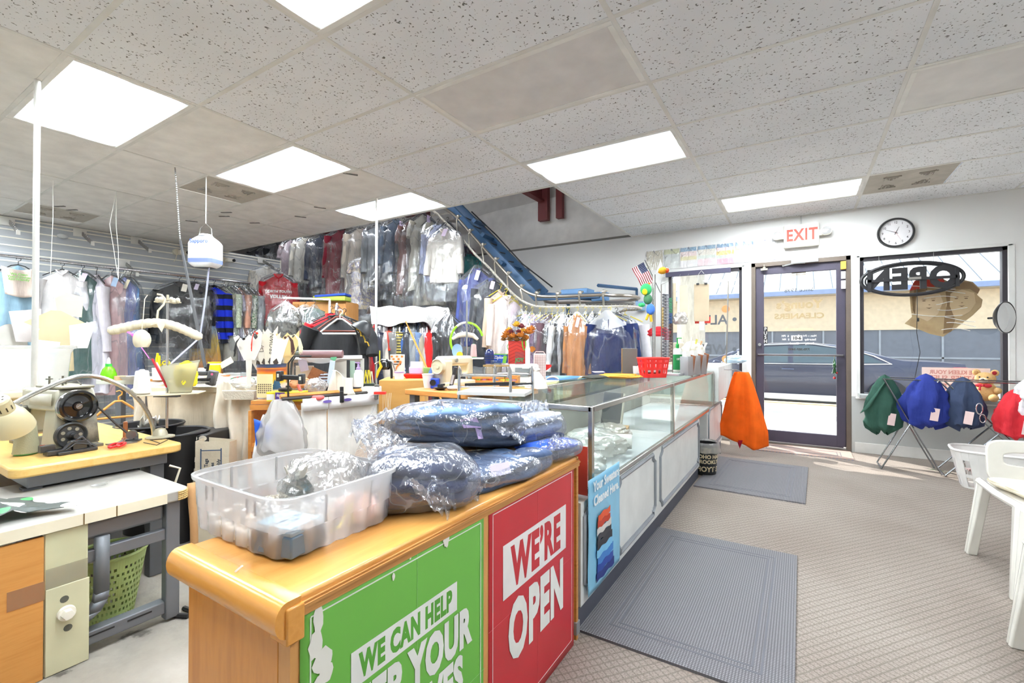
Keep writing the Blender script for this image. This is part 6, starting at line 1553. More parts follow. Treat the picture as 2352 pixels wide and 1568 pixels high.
for k,(u,c,kd) in enumerate(UP):
    d = ray(u,600);yy_ = 5.0+.22*(k % 2) if u > 650 else 5.0
    x = d.x*yy_/d.y
    if x < -9.3: x = -9.3+.12*k
    garment(kd,(x,yy_,3.14+.08*noise.noise(V((k*1.3,0,0)))),62+14*noise.noise(V((k,2,0))),F(c),f'{cn[k]} {CAT[kd]} in clear film on the upper conveyor run',True,LAV.name and 'd9c3e6' if k % 4 == 0 else None,sx=.95,sz=1.12,sy=1.3)
# second rank behind
for k in range(12):
    x = -8.9+.38*k;c = ['2a2b30','6e6a70','c4beb4','384058','8a7f74','b9b6b8'][k % 6]
    garment(['coat','jacket','dress'][k % 3],(x,5.62,3.16),64,F(c),'plain covered garment in the rear rank of the upper conveyor run',True,None,sx=.95,sz=1.12,sy=1.3)['group'] = 'rear rank of covered garments on the upper conveyor'
def at_uv(u,v,y): return aty(u,v,y)
p = aty(832,560,4.85);garment('dress',(p.x,4.85,2.55),62,F('d9c7a6','floral','8b86a4',9),'cream skirt with a blue-violet floral print in the middle of the conveyor',True,None,sx=.95,sz=.78,var=0)
p = aty(772,600,5.3);solo('folded_cloth',MB().box((p.x,5.3,1.98),(.32,.02,.36),rz=R(60)),F('4b1820'),'dark burgundy folded cloth hanging over the cupboard below the conveyor','cloth')
p = aty(939,640,5.7);solo('pink_curtain',MB().grid(lambda u,v: (p.x-.18+.36*u,5.7+.02*sin(u*24),2.25-.40*v),30,6),F('cfa09a'),'dusty pink pleated curtain hanging below the upper conveyor','curtain',smooth=1,solid=.004)
# --- sloping part
SL = [(1022,508,4.75,'shirt','e6ded2','pale cream blouse in film facing the room at the top of the conveyor slope',12,1.05,1.0,'e4d2ea'),
      (1006,500,4.95,'shirt','b7bfdc','pale blue shirt in film left of the cream blouse on the slope',20,1.0,1.1,None),
      (988,492,5.0,'gown','a39c8c','taupe pleated gown in film at the head of the slope',30,.9,.9,None),
      (1045,540,5.35,'jacket','3d3d50','dark violet jacket behind the cream blouse on the slope',30,.8,.8,None),
      (1062,555,5.45,'shirt','a02050','crimson blouse half hidden under the conveyor slope',30,.8,.6,None),
      (1078,575,5.4,'shirt','3a9a96','turquoise patterned scarf-like top under the conveyor slope',30,.7,.5,None),
      (1096,596,4.85,'jacket','4b5690','dusky blue suit jacket in film in the middle of the slope',14,.95,1.25,'eee9f0'),
      (1126,625,4.85,'coat','4a4c52','charcoal coat in film right of the dusky blue jacket on the slope',25,.9,1.0,'d9c3e6'),
      (1105,640,5.5,'shirt','53408c','violet shirt behind the slope rails',25,.8,.5,None),
      (1150,648,4.85,'coat','d8bfa8','sand beige coat without film low on the slope',55,.8,1.0,None),
      (1162,660,4.8,'shirt','ecdcd4','blush white shirt low on the slope',52,.95,1.0,None),
      (1180,676,4.85,'gown','dcc8cc','long pale pink gown low on the slope',55,.7,.8,None)]
for u,v,y,kd,c,lb_,rz,a_,b_,tg in SL:
    p = aty(u,v,y);p.z -= .02
    garment(kd,p,rz,F(c),lb_,'without film' not in lb_ and 'blush' not in lb_,tg,sx=a_,sz=b_,sy=1.1,cm=FILMD,hang='e8d23c' if u > 1140 else '1d1d1f')
LP_ = [(1196,698,'shirt',F('efe6dc'),'ivory shirt with a printed neck paper where the slope meets the loop',40,'d9c3e6'),(1208,702,'pants',F('5b6a80','vstripe','3c4656',60),'striped grey-blue trousers beside the ivory shirt on the loop',50,None),
       (1222,704,'shirt',F('e7b9c4','floral','8fb0a8',12),'pink floral blouse bunched near the start of the loop',25,'d9c3e6'),(1240,706,'shirt',F('eee9da'),'cream shirt in film on the loop left of the plum ones',48,None),
       (1254,706,'coat',F('5b4658','floral','8d7a90',26),'plum print dress coat on the conveyor loop',50,None),(1267,706,'coat',F('6c525a'),'plain mauve-brown coat on the conveyor loop',48,'d9c3e6'),
       (1280,705,'dress',F('d9d6cf','floral','4a4a52',24),'black-speckled ivory dress on the conveyor loop',46,'e8d9f0'),(1293,705,'shirt',F('e9e6e2'),'plain white shirt on the conveyor loop left of the black one',44,'e8e4ee'),
       (1306,705,'coat',F('26272c'),'black coat left of the orange-brown shirt on the loop',50,None),(1326,704,'shirt',F('c98a58'),'orange-brown shirt with open collar facing the room on the loop',8,'d9c3e6'),
       (1345,704,'jacket',F('3c3a3e'),'charcoal jacket right of the orange-brown shirt on the loop',30,None),(1360,704,'coat',F('1f2024'),'black suit in film in the middle of the loop',30,None),
       (1378,704,'jacket',F('2a2c33'),'black-blue blazer next to the navy suit on the loop',28,None),(1400,704,'coat',F('232f5c'),'large navy suit under a white shoulder cape on the loop',14,None)]
for u,v,kd,m_,lb_,rz,tg in LP_:
    p = aty(u,v,CYN-(.16 if rz < 10 else .08 if 'white' in lb_ else .02));p.z = max(p.z,ce_.z-.02)-.01
    garment(kd,p,rz,m_,lb_,True,tg,sx=.62 if rz < 10 else .92 if rz < 20 else .72,sz=1.05 if kd != 'coat' else .92,sy=1.0,cm=FILMD,hang='e8d23c')
p = aty(1400,704,CYN-.12)
solo('shoulder_cape',MB().grid(lambda u,v: ((p.x-.02)+(u-.5)*(.05+.40*v),CYN-.14-.03*v,ce_.z-.05-.22*v*(1-.25*abs(u-.5)*2)),12,10),clearplastic('f2f3f5',.6),'milky white shoulder cape over the navy suit on the loop','garment cover',smooth=1)
p = aty(1412,706,5.0);garment('jacket',(p.x,5.05,ce_.z-.01),30,F('2c3a66'),'navy jacket right of the caped navy suit',True,None,sx=.9,sz=.9,cm=FILMD)
p = aty(1440,708,5.15);garment('coat',(p.x-.04,5.2,ce_.z-.01),10,F('dcdde2'),'long white garment bag coat at the right end of the loop',False,None,sx=1.0,sz=.95,hang='e8d23c')
# ================================================================ rolling rack under a white cloth
r0,r1_ = at(858,722,5.1),at(1012,712,5.45);rz_ = 1.50
t = thing('garment_rack','chrome rolling garment rack covered with a white printed cloth','rack',((r0.x+r1_.x)/2,(r0.y+r1_.y)/2,0))
a,b = V((r0.x,r0.y,rz_)),V((r1_.x,r1_.y,rz_));fq = MB().tube([V((a.x,a.y,.05)),a,b,V((b.x,b.y,.05))],.014,8)
dd_ = (b-a).normalized();nn_ = V((-dd_.y,dd_.x,0))
fq.tube([V((a.x,a.y,.05))-nn_*.25,V((a.x,a.y,.05))+nn_*.25],.014,8).tube([V((b.x,b.y,.05))-nn_*.25,V((b.x,b.y,.05))+nn_*.25],.014,8)
part('tube_frame',fq,CHROME,t,world=True)
RK = [('c83038','shirt','red'),('2d3146','jacket','navy'),('e3d9cc','shirt','cream'),('e2452c','dress','vermilion'),('8d8986','shirt','warm grey'),('d8c05a','shirt','yellow-black striped'),('c9d4e4','shirt','blue checked'),('3d4048','jacket','charcoal'),('aeb3b6','coat','silver grey'),('7d99c4','shirt','light blue'),('cbbd9f','shirt','khaki'),('d8d4dc','shirt','off-white'),('de2c2c','coat','bright scarlet'),('26272b','coat','black'),('2b2c31','coat','soot black')]
ang = math.degrees(math.atan2(dd_.y,dd_.x))
for k,(c,kd,nm_) in enumerate(RK):
    q = (k+.6)/(len(RK)+.2);p = a.lerp(b,q);m_ = F(c)
    if 'striped' in nm_: m_ = F('d8c05a','stripe','2b2b2b',30)
    if 'checked' in nm_: m_ = F('dfe6f0','plaid','4a6aa8',24)
    garment(kd,p+V((0,0,-.02)),ang+72,m_,f'{nm_} {CAT[kd]} on the rack under the white printed cloth',k % 3 != 0,None,sx=.9,sz=1.0,cm=FILMD)
for k,(u,nm_) in enumerate(((1022,'first'),(1035,'second'))):
    p = at(u,722,5.3);garment('gown',p+V((0,0,.04)),60,F('222227'),['black gown hanging off the right end of the covered rack','black sequin gown furthest right beside the covered rack'][k],True,None,sx=.8,sz=.8,cm=FILMD)
def clothf(u,v):
    p = a.lerp(b,-.06+1.18*u);s_ = (v-.5)*2;w_ = .20
    dz = .07+.03*u - (abs(s_)**1.4*.06 if s_ > 0 else min(1,abs(s_)*1.3)**2*(.20+.02*sin(u*9)+.10*math.exp(-((u-.78)/.07)**2)));w_ = .20 if s_ > 0 else .17
    q = p-nn_*(-s_*w_) if False else p+nn_*s_*w_
    return (q.x,q.y,rz_+dz+.01*sin(u*22+v*5))
solo('rack_cloth',MB().grid(clothf,50,18),F('aeacaa','floral','9c9a98',26),'white printed sheet draped over the top of the rolling garment rack','cloth',smooth=1,solid=.003)
# ================================================================ middle rack with dark shirts
mr = at(765,705,4.3)
t = thing('valet_stand','chrome clothes stand crowded with hangers behind the work tables','stand',(mr.x,mr.y,0))
RIGHT = cR.copy();FWD = cF.copy()
def L3(dx,dy,z): return V((mr.x,mr.y,0))+RIGHT*dx+FWD*dy+V((0,0,z))
part('post',MB().cyl(L3(0,.1,.0),L3(0,.1,mr.z+.02),.013),CHROME,t,world=True)
part('arm',MB().cyl(L3(-.10,.35,mr.z+.04),L3(.12,-.20,mr.z-.06),.009),CHROME,t,world=True)
ball_ = MB()
for k in range(9): ball_.ball(L3(-.06+.018*k,.25-.05*k,mr.z+.05-.011*k),.012,8,6)
part('stop_ball',ball_,CHROME,t,world=True,kind='stuff')
yr = math.degrees(YAW)
garment('polo',L3(-.05,.22,mr.z+.03),yr+15,F('6d7358'),'olive shirt just behind the black polo shirts',False,None,sx=1.05)
garment('polo',L3(-.08,.16,mr.z+.02),yr+20,F('c8242c'),'red-strapped black top peeking left of the black polo',False,None,sx=.85,sz=.9)
garment('polo',L3(.0,.06,mr.z),yr+8,F('2d2e31'),'black short-sleeved polo shirt in the middle of the work area',False,None,sx=1.0,sz=.98,sy=1.2)
garment('polo',L3(.06,.12,mr.z-.01),yr-5,F('343538'),'second charcoal polo shirt right behind the front one',False,None,sx=1.0)
def hanger_solo(c,rz,m_,label,w=.2,r=.006):
    t_ = thing('clothes_hanger',label,'hanger',c,rz)
    part('hanger_frame',MB().tube([(-w,0,-.13),(-w*.55,0,-.07),(-.02,0,-.02),(.02,0,-.02),(w*.55,0,-.07),(w,0,-.13),(w*.9,0,-.145),(-w*.9,0,-.145)],r,8,closed=True),m_,t_)
    part('hook',MB().tube([(0,0,-.02),(0,0,.015),(.02,0,.03),(.022,0,.05),(.005,0,.062),(-.014,0,.055)],r*.6,6),m_,t_);return t_
hanger_solo(at(781,727,3.95),YAW,mat('f1f1ef',.35),'white plastic hanger in front of the black polo shirt',.165,.0075)
hanger_solo(at(778,722,4.02),YAW+R(14),mat('6a2f22',.4),'reddish-brown wooden hanger behind the white one',.17,.008)
hanger_solo(at(272,915,3.6),YAW+R(50),mat('c88a3c',.4),'honey wooden hanger under the shelf left of the thread stand',.14,.009)
# white rod with covered garments
rA,rB = at(652,684,4.7),at(757,688,5.2)
solo('white_rod',MB().cyl(rA,rB,.012).cyl(rB,V((rB.x,rB.y,0)),.012),mat('e9e6e4',.4),'white rod with covered garments beside the wooden cupboard','rod')
garment('shirt',at(700,690,4.9),yr+30,F('dcd8d2'),'white smock with red lettering in film on the white rod',True,None,sx=.75,sz=1.0)
garment('dress',at(655,684,4.7),yr+10,F('6a675f','floral','2f2d2a',9),'dark camouflage dress in film on a white hanger at the rod end',True,'d9c3e6',sx=.7,sz=.75,hang='efefef')
garment('pants',at(722,690,4.95),yr+60,F('5d6a60'),'sage trousers in film beside the white smock',True,None,sx=.8,sz=1.0)
# wooden cupboard
c0,c1 = at(682,700,6.25),at(786,700,6.0)
t = thing('cupboard','tall tan wooden cupboard standing against the far wall','cupboard',((c0.x+c1.x)/2,(c0.y+c1.y)/2,0),YAW+R(-6))
cw = (c1-c0).length;ch_ = at(730,692,6.1).z
part('body',MB().bx((-cw/2,-.0,0),(cw/2,.38,ch_)),wood('c58f54','b67d42',(4,4,1),.5),t,bev=.004)
part('door',MB().bx((-cw/2+.10,-.015,.05),(cw/2-.015,.0,ch_-.03)),wood('cf9a5e','bf8749',(4,4,1),.5),t,bev=.003)
part('side_strip',MB().bx((-cw/2+.015,-.015,.05),(-cw/2+.085,0,ch_-.03)),wood('b47c44','a56f38',(4,4,1),.5),t,bev=.003)  # darker wood strip left of the door
q_ = at(745,684,6.0);t = thing('plastic_tub','low blue-lidded tub with bright wrapping on top of the cupboard','tub',(q_.x,q_.y,ch_))
part('tub',MB().box((0,.12,.03),(.42,.24,.06),rz=YAW),mat('a8b84a',.4),t,bev=.01);part('lid',MB().box((0.02,.12,.07),(.40,.24,.03),rz=YAW,ry=R(-4)),mat('2a4fc0',.35),t,bev=.008)
# ================================================================ work tables in the middle and everything on them
def tab(nm,label,x0,x1,y0,y1,z,m_,legm,cat='table',leg=.04):
    t = thing(nm,label,cat,((x0+x1)/2,(y0+y1)/2,0))
    part('table_top',MB().bx((x0,y0,z-.03),(x1,y1,z)),m_,t,world=True,bev=.004)
    for x in (x0+.04,x1-.04):
        for y in (y0+.04,y1-.04): part('leg',MB().bx((x-leg/2,y-leg/2,0),(x+leg/2,y+leg/2,z-.03)),legm,t,world=True)
    return t
def obox(D,u0,u1,z0,z1,depth,m_=None):   # camera-facing box spanning photo columns u0..u1 at depth D
    a,b = at(u0,784,D),at(u1,784,D);w = (b-a).length;c = (a+b)/2
    return V((c.x,c.y,z0)),w,z1-z0
def zat(v,D): return at(1176,v,D).z
CAMR = YAW
def stand(u,v,D,z=None):
    p = at(u,v,D);return V((p.x,p.y,p.z if z is None else z))
# --- table A: beige-draped pressing table
pA0 = at(455,885,3.15);ZA = .875
t = thing('pressing_table','pressing table under a heap of beige cloth behind the thread stand','table',(pA0.x,pA0.y,0),YAW)
part('table_top',MB().box((0,.30,ZA-.03),(.74,.70,.04)),CREAM,t,bev=.006)
for x in (-.34,.34):
    for y in (.02,.6): part('leg',MB().box((x,y,(ZA-.05)/2),(.04,.04,ZA-.05)),DG2,t)
def dr(W_,Dp,drop,seed,amp=.03,hump=.04):
    def f(u,v):
        # v<.5 lies on the table (back to front), then hangs down
        x = (u-.5)*W_
        q = v
        if q < .45: y = Dp*(1-q/.45);z = hump*noise.noise(V((u*4,v*6,seed)))*1.4+.012
        else:
            k = (q-.45)/.55;y = -.03-.04*sin(u*17+seed)*k-.02*k;z = -k*drop*(1+.22*noise.noise(V((u*3,0,seed))))+.012*(1-k)+hump*noise.noise(V((u*4,.45*6,seed)))*1.4*(1-k)
        return (x*(1-.10*max(0,q-.5))+.02*noise.noise(V((v*5,u*4,seed))),y+amp*.6*noise.noise(V((u*9,v*3,seed)))*max(0,q-.3),z)
    return MB().grid(f,56,40)
t = thing('beige_cloth','large beige cloth draped over the pressing table','cloth',(pA0.x,pA0.y,ZA),YAW);part('cloth',dr(.62,.55,.44,1.7),fabric('d9cbb4'),t,smooth=1.2,solid=.004)
t = thing('cream_cloth','cream linen bundle hanging at the right end of the pressing table','cloth',stand(548,900,2.98,ZA+.01),YAW);part('cloth',dr(.26,.30,.52,6.2,.05,.05),fabric('e6ddcd'),t,smooth=1.2,solid=.004)
t = thing('cream_cloth','cream apron cloth hanging left of the big beige cloth','cloth',stand(345,915,3.2,.84),YAW);part('cloth',dr(.20,.25,.38,4.4,.04,.03),fabric('e3d9c8'),t,smooth=1.2,solid=.004)
# black bins and polka-dot box below
for u,D,lb_ in ((345,2.9,'black round waste bin beneath the cream apron cloth'),(400,2.75,'second black waste bin right behind the maple table corner')):
    p = stand(u,1000,D,0);t = thing('waste_bin',lb_,'bin',p);hb_ = zat(975 if u < 370 else 992,D)
    part('bin_body',MB().lathe([(.13,0),(.17,hb_),(.178,hb_),(.172,hb_-.01),(.13,.02),(0,.02)],28),mat('27272a',.4),t)
    part('bin_rim',MB().tube([(.176*cos(2*pi*k/28),.176*sin(2*pi*k/28),hb_) for k in range(28)],.007,6,closed=True),mat('333338',.35),t)
solo('bin_paper',MB().grid(lambda u,v: (stand(338,970,2.9).x+(u-.5)*.10,stand(338,970,2.9).y+(v-.5)*.10,.55+.14*u+.05*noise.noise(V((u*6,v*6,0)))),10,10),PAPER,'white paper sticking out of the left black waste bin','paper',smooth=1,solid=.002)
c_,w_,h_ = obox(2.7,408,474,0,.62,.3)
t = thing('dotted_box','black box with pink and white dots under the pressing table','box',c_,YAW)
part('box_body',MB().box((0,.14,.31),(w_,.26,.62)),mat('1d1c1e',.5),t,bev=.006)
dd2 = MB();dw = MB();random.seed(4);k = 0
for r_ in range(7):
    for q in range(3):
        x = -w_/2+.035+.055*q+(.025 if r_ % 2 else 0);z = .60-.062*r_;
        if x > w_/2-.02: continue
        tgt = dd2 if (k*7) % 5 < 2 else dw;k += 1
        tgt.add([(x+.024*cos(a),.008,z+.016*sin(a)) for a in [2*pi*j/18 for j in range(18)]],[tuple(range(18))])
part('pink_dot',dd2,mat('d9607c',.5),t,smooth=0);part('white_dot',dw,mat('ddd5c8',.5),t,smooth=0)
c_,w_,h_ = obox(2.62,452,520,0,.60,.2)
t = thing('tag_sack','cream paper sack with a printed tag list standing below the cloths','sack',c_,YAW+R(8))
part('sack',MB().add([(-w_/2,0,0),(w_/2,0,0),(w_/2,.14,0),(-w_/2,.14,0),(-w_/2-.006,.02,.60),(w_/2,.03,.59),(w_/2,.12,.585),(-w_/2,.12,.605)],[(0,3,2,1),(0,1,5,4),(1,2,6,5),(2,3,7,6),(3,0,4,7)]),mat('cfc4ae',.8,bump=.2),t,smooth=0,solid=.003)
part('printed_frame',MB().box((0,-.000,.57-.02),(w_*.62,.003,.005)).box((-w_*.31,0,.40),(.005,.003,.32)).box((w_*.31,0.004,.40),(.005,.003,.32)),mat('2e4a6a',.6),t)
sl_ = MB()
for k,s_ in enumerate(('Numbered Tags','Pinquealites','1000 Assembly')): sl_.text(s_,.026,frame((-.02+.032*k,-.004,.42),(0,0,1),(-1,0,0)),1,.001)
part('sack_lettering',sl_,mat('39414d',.7),t,smooth=0)
# --- wooden shelf unit
p = at(570,925,2.72);q = at(700,925,2.72);wS = (q-p).length;c = (p+q)/2;ZB = zat(921,2.72)
PINE = wood('d29048','b97935',(1.5,9,9),.5)
t = thing('wooden_shelf','low pine shelf unit with a slatted top in the middle of the work area','shelf',(c.x,c.y,0),YAW)
part('side_panel',MB().box((-wS/2+.009,.15,.36+.02),(.018,.30,.76)),PINE,t,bev=.002);part('side_panel',MB().box((wS/2-.009,.15,ZB/2),(.018,.30,ZB)),PINE,t,bev=.002)
for k in range(3): part('slat',MB().box((0,.05+.10*k,ZB-.012),(wS-.02,.085,.022)),PINE,t,bev=.002)
part('rail',MB().box((0,.008,ZB-.04),(wS-.02,.016,.028)),PINE,t);part('shelf_board',MB().box((0,.15,ZB-.26),(wS-.04,.28,.02)),PINE,t);part('shelf_board',MB().box((0,.15,.12),(wS-.04,.28,.02)),PINE,t)
part('rail',MB().box((0,.008,ZB-.285),(wS-.02,.016,.028)),PINE,t)
t = thing('cream_box','small cream box on the middle shelf board of the pine unit','box',stand(592,1000,2.8,ZB-.248),YAW);part('box_body',MB().box((0,.05,.035),(.07,.10,.07)),CREAM,t,bev=.003)
# plastic carrier bags hanging from the shelf
def hbag(label,u,v,D,w,h,m_,seed,name='plastic_bag',txt=None,d_=.08):
    t = thing(name,label,'plastic bag',stand(u,v,D),YAW)
    def f(a_,b_):
        a = 2*pi*a_;ww = w/2*(.35+.65*min(1,b_*1.8)**.8)*(1-.15*max(0,b_-.8)/.2);r = 1-2*abs(noise.noise(V((cos(a)*1.4+seed,sin(a)*1.4,b_*3))))
        return (ww*cos(a)*(1+.10*r),d_*sin(a)*(.5+.5*min(1,b_*2))*(1+.18*r)*(1-.5*max(0,b_-.85)/.15),-h*b_)
    part('bag_body',MB().grid(f,40,26,True),m_,t,smooth=1);return t
hbag('milky white plastic bag hanging in front of the pine shelf',648,918,2.62,.26,.33,clearplastic('f6f6f6',.72),2.2)
hbag('white canvas bag with blue side hanging left on the pine shelf',620,950,2.66,.17,.42,mat('e6e6e8',.6),5.2)
t = thing('blue_bag','bright blue bag with white lettering showing beside the pine shelf','bag',stand(607,985,2.60),YAW+R(10))
part('bag_body',MB().grid(lambda u,v: (-.055+.10*u+.02*v*(1-u),.01*sin(u*6),.06-.26*v-.05*u*(1-v)),12,14),mat('1f62d8',.4),t,smooth=1,solid=.003)
part('bag_lettering',MB().text('MILKOON',.045,frame((-.005,-.006,-.09),(0,0,1),(-1,0,0)),1,.0),mat('cfe2f8',.5),t,smooth=0)
# --- white laundry frame with canvas panels
fa,fb = at(648,920,2.58),at(868,890,3.0);zf = .845
t = thing('canvas_hamper','long white canvas hamper hung from a metal bar behind the jeans heap','hamper',((fa.x+fb.x)/2,(fa.y+fb.y)/2,0))
dv = (fb-fa);dv.z = 0;Lf = dv.length;dv.normalize();nv = V((dv.y,-dv.x,0))     # towards the camera side
if nv.dot(cF) > 0: nv = -nv
def fp(s_,o_,z): return V((fa.x,fa.y,0))+dv*s_+nv*o_+V((0,0,z))
for s0,s1,nm_ in ((.10,Lf*.42,0),(Lf*.43,Lf*.98,1)):
    part('canvas_panel',MB().grid(lambda u,v,s0=s0,s1=s1: fp(s0+(s1-s0)*u,.01+.015*sin(u*14+s0*9)*v,zf-.03-.62*v),30,14),fabric('e4e2de'),t,world=True,smooth=1,solid=.003)
    part('name_strip',MB().add([fp(s0,.03,zf-.005),fp(s1,.03,zf-.005),fp(s1,.034,zf-.075),fp(s0,.034,zf-.075)],[(0,1,2,3)]),mat('eeeef0',.4),t,world=True,solid=.002)
for s0 in (.24,Lf*.62):
    part('purple_badge',MB().prism([(.026*cos(a),.009*sin(a)) for a in [2*pi*k/20 for k in range(20)]],.001,frame(fp(s0,.038,zf-.03),dv,(0,0,1))),mat('6a5aa8',.5),t,world=True)
part('metal_bar',MB().tube([fp(.0,0,zf),fp(Lf,0,zf)],.010,6),mat('4a4744',.4,.5),t,world=True);part('wooden_rail',MB().tube([fp(0,-.03,zf+.012),fp(Lf,-.03,zf+.012)],.014,4),PINE,t,world=True)
for s0 in (.03,Lf): part('leg',MB().tube([fp(s0,-.02,0),fp(s0,-.02,zf)],.014,8),CHROME,t,world=True)
for k,s0 in enumerate((.33,.60,.80)):
    p = fp(min(s0,Lf-.03),.035,zf-.0);t = thing('spring_clamp',['black clamp on the left of the hamper bar','steel clip in the middle of the hamper bar above loose strings','steel clip near the right end of the hamper bar'][k],'clamp',p,YAW)
    part('jaw',MB().box((0,0,-.01),(.022,.02,.07)),BLACK if k == 0 else STEEL,t,bev=.004);part('grip',MB().box((.0,.01,.035),(.03,.015,.03)),BLACK if k == 0 else STEEL,t,bev=.003)
st_ = MB()
for k in range(6):
    p = fp(.60+.012*k,.045,zf-.01);st_.tube([p,p+V((.01*sin(k),0,-.08)),p+V((.02*sin(k*2),.0,-.15-.02*k)),p+V((.03*sin(k*3),0,-.20-.025*(k % 3)))],.0018,4)
solo('loose_strings',st_,CREAM,'bunch of white strings dangling from the hamper clip','strings',kind='stuff')
# ---- things on the pine shelf
ZS = ZB
t = thing('bucket','bucket printed with an orange sunset over blue pines holding paper patterns','bucket',stand(624,905,2.86,ZS),YAW)
hB = .212;rB_ = .083
def sunset():
    m,N,L = newmat('sunset');o = N.new('ShaderNodeOutputMaterial');p = N.new('ShaderNodeBsdfPrincipled');L.new(p.outputs[0],o.inputs[0])
    t_ = N.new('ShaderNodeTexCoord');sp = N.new('ShaderNodeSeparateXYZ');L.new(t_.outputs['Object'],sp.inputs[0]);mr = N.new('ShaderNodeMapRange');mr.inputs[2].default_value = hB
    ad = N.new('ShaderNodeMath');ad.operation = 'MULTIPLY_ADD';ad.inputs[1].default_value = .03;L.new(noi(N,L,tc(N,L,(1,1,.4)),14),ad.inputs[0]);L.new(sp.outputs[2],ad.inputs[2]);L.new(ad.outputs[0],mr.inputs[0])
    L.new(ramp(N,L,mr.outputs[0],[(.25,'c8d4ea'),(.48,'e6e2da'),(.56,'f0c93a'),(.78,'f2a32e'),(.88,'c8602a'),(1,'3a4866')]),p.inputs['Base Color']);p.inputs['Roughness'].default_value = .35;return m
part('bucket_body',MB().lathe([(rB_*.90,0),(rB_,hB),(rB_*1.04,hB),(rB_*.97,hB-.01),(rB_*.88,.01),(0,.01)],36),sunset(),t)
part('bucket_band',MB().lathe([(rB_*1.012,hB-.03),(rB_*1.02,hB-.022)],36,cap=False),mat('d9863a',.4),t)
tr_ = MB()
for k in range(8):
    a = R(-90+(-52 if k < 4 else 38)+6*(k % 4));
    for j in range(3):
        r0_ = rB_*.985;wz = .006*(3-j);z0 = .06+.018*j+.006*(k % 2)
        tr_.add([(r0_*cos(a-wz/r0_),r0_*sin(a-wz/r0_),z0),(r0_*cos(a+wz/r0_),r0_*sin(a+wz/r0_),z0),(r0_*1.005*cos(a),r0_*1.005*sin(a),z0+.028)],[(0,1,2)])
part('printed_pine',tr_,mat('2c5a84',.5),t,smooth=0)
t = thing('calendar_sheet','yellowed calendar sheet pinned on the front of the sunset bucket','calendar',stand(608,905,2.75,ZS+.02),YAW)
part('sheet',MB().box((0,0,.065),(.095,.002,.14)),mat('e8d9a8',.7),t);cg = MB()
for r_ in range(5):
    for q in range(7): cg.box((-.036+.012*q,-.0015,.025+.012*r_),(.008,.001,.007))
part('date_square',cg,mat('7a6a58',.7),t,smooth=0)
pat = [(-26,-8,.31,.045,'e9e6dd','white paper pattern strip leaning furthest left in the sunset bucket',None),(-12,0,.29,.040,'e5e0d2','cream pattern strip with a handwritten mark in the sunset bucket','Lay'),
       (2,.03,.31,.052,'e2ddca','widest cream pattern strip, with large handwriting running up it','D  BROWN'),(12,.05,.30,.048,'efece4','white pattern strip leaning right in the sunset bucket',None)]
for k,(ang_,dx,h_,w_,c_,lb_,tx) in enumerate(pat):
    base = stand(624,905,2.86,ZS+.10)+RIGHT*(.015*k-.03)+FWD*(-.03+.012*(3-k))
    Tm = frame(base,RIGHT*cos(R(ang_))-V((0,0,1))*sin(R(ang_)) if False else (RIGHT*cos(R(-ang_))+V((0,0,1))*sin(R(-ang_))),(V((0,0,1))*cos(R(ang_))+RIGHT*sin(R(ang_))))
    top_ = [(w_,h_),(w_*.45,h_-.03),(0,h_-.022),(-w_*.45,h_-.035),(-w_*1.1,h_+.015)]
    t = thing('paper_pattern',lb_,'paper pattern',base)
    m_ = MB().prism([(-w_*.45,0),(w_*.45,0)]+[(w_*.8,h_*.7)]+top_+[(-w_*.85,h_*.6)],.002,Tm);part('sheet',m_,mat(c_,.8),t,world=True,smooth=0)
    part('diamond_cutout',MB().prism([(0,.10),(.018,.125),(0,.15),(-.018,.125)],.001,Tm @ M.Translation((0,0,.003))),mat('4a3f36',.8),t,world=True,smooth=0)
    if tx: part('handwriting',MB().text(tx,.036,Tm @ M.Translation((0,.21,.003)) @ M.Rotation(R(90),4,'Z'),.95,0,.2),mat('4a4844',.8),t,world=True,smooth=0)
for k,(u,v,D,r_,c_,lb_) in enumerate(((572,790,2.85,.075,'eae7e0','white collar-shaped paper pattern above the sunset bucket'),(660,785,2.95,.07,'dfc48a','tan scalloped paper pattern above the sunset bucket'),(615,775,2.98,.06,'e6dfcc','cream scalloped pattern behind the white strips'))):
    p = stand(u,v,D);Tm = frame(p,RIGHT,(0,0,1));pts = [(-r_*1.3,.04),(-r_*.9,.055),(-r_*.5,.02),(0,.06),(r_*.5,.025),(r_*1.1,.075),(r_*1.0,-.02),(r_*.5,-.10),(-r_*.4,-.10)]
    t = thing('paper_pattern',lb_,'paper pattern',p);part('sheet',MB().prism(pts,.002,Tm),mat(c_,.8),t,world=True,smooth=0);part('stem',MB().prism([(-.02,-.09),(.02,-.09),(.012,-.26),(-.012,-.26)],.002,Tm),mat(c_,.8),t,world=True,smooth=0)
def tassel(u,v,D,c,label,s_=1,dirx=1):
    t = thing('tassel',label,'tassel',stand(u,v,D),YAW);m_ = MB();random.seed(int(u))
    for k in range(26):
        a = random.uniform(-.5,.5);m_.tube([(0,0,0),(dirx*.02*s_,.006*a,.012),(dirx*(.045+.01*a)*s_,.01*a,-.02+.01*a),(dirx*(.055+.02*a)*s_,.012*a,-.09+random.uniform(-.02,.02))],.0015,4)
    part('thread',m_,mat(c,.8),t,kind='stuff');part('knot',MB().ball((0,0,0),.008,8,6),mat(c,.8),t)
tassel(560,778,2.80,'222222','black thread tassel hanging left of the sunset bucket',1,-1);tassel(655,775,2.78,'4a2f2a','dark brown thread tassel hanging over the patterns',.9,1);tassel(668,772,2.80,'e6ddb8','pale yellow thread tassel at the right of the patterns',1.1,1);tassel(590,765,2.8,'e0402c','orange-red thread tassel over the white patterns',.6,-1)
t = thing('tag_box','yellow cardboard tag box with a purple label on the pine shelf','box',stand(651,912,2.68,ZS),YAW)
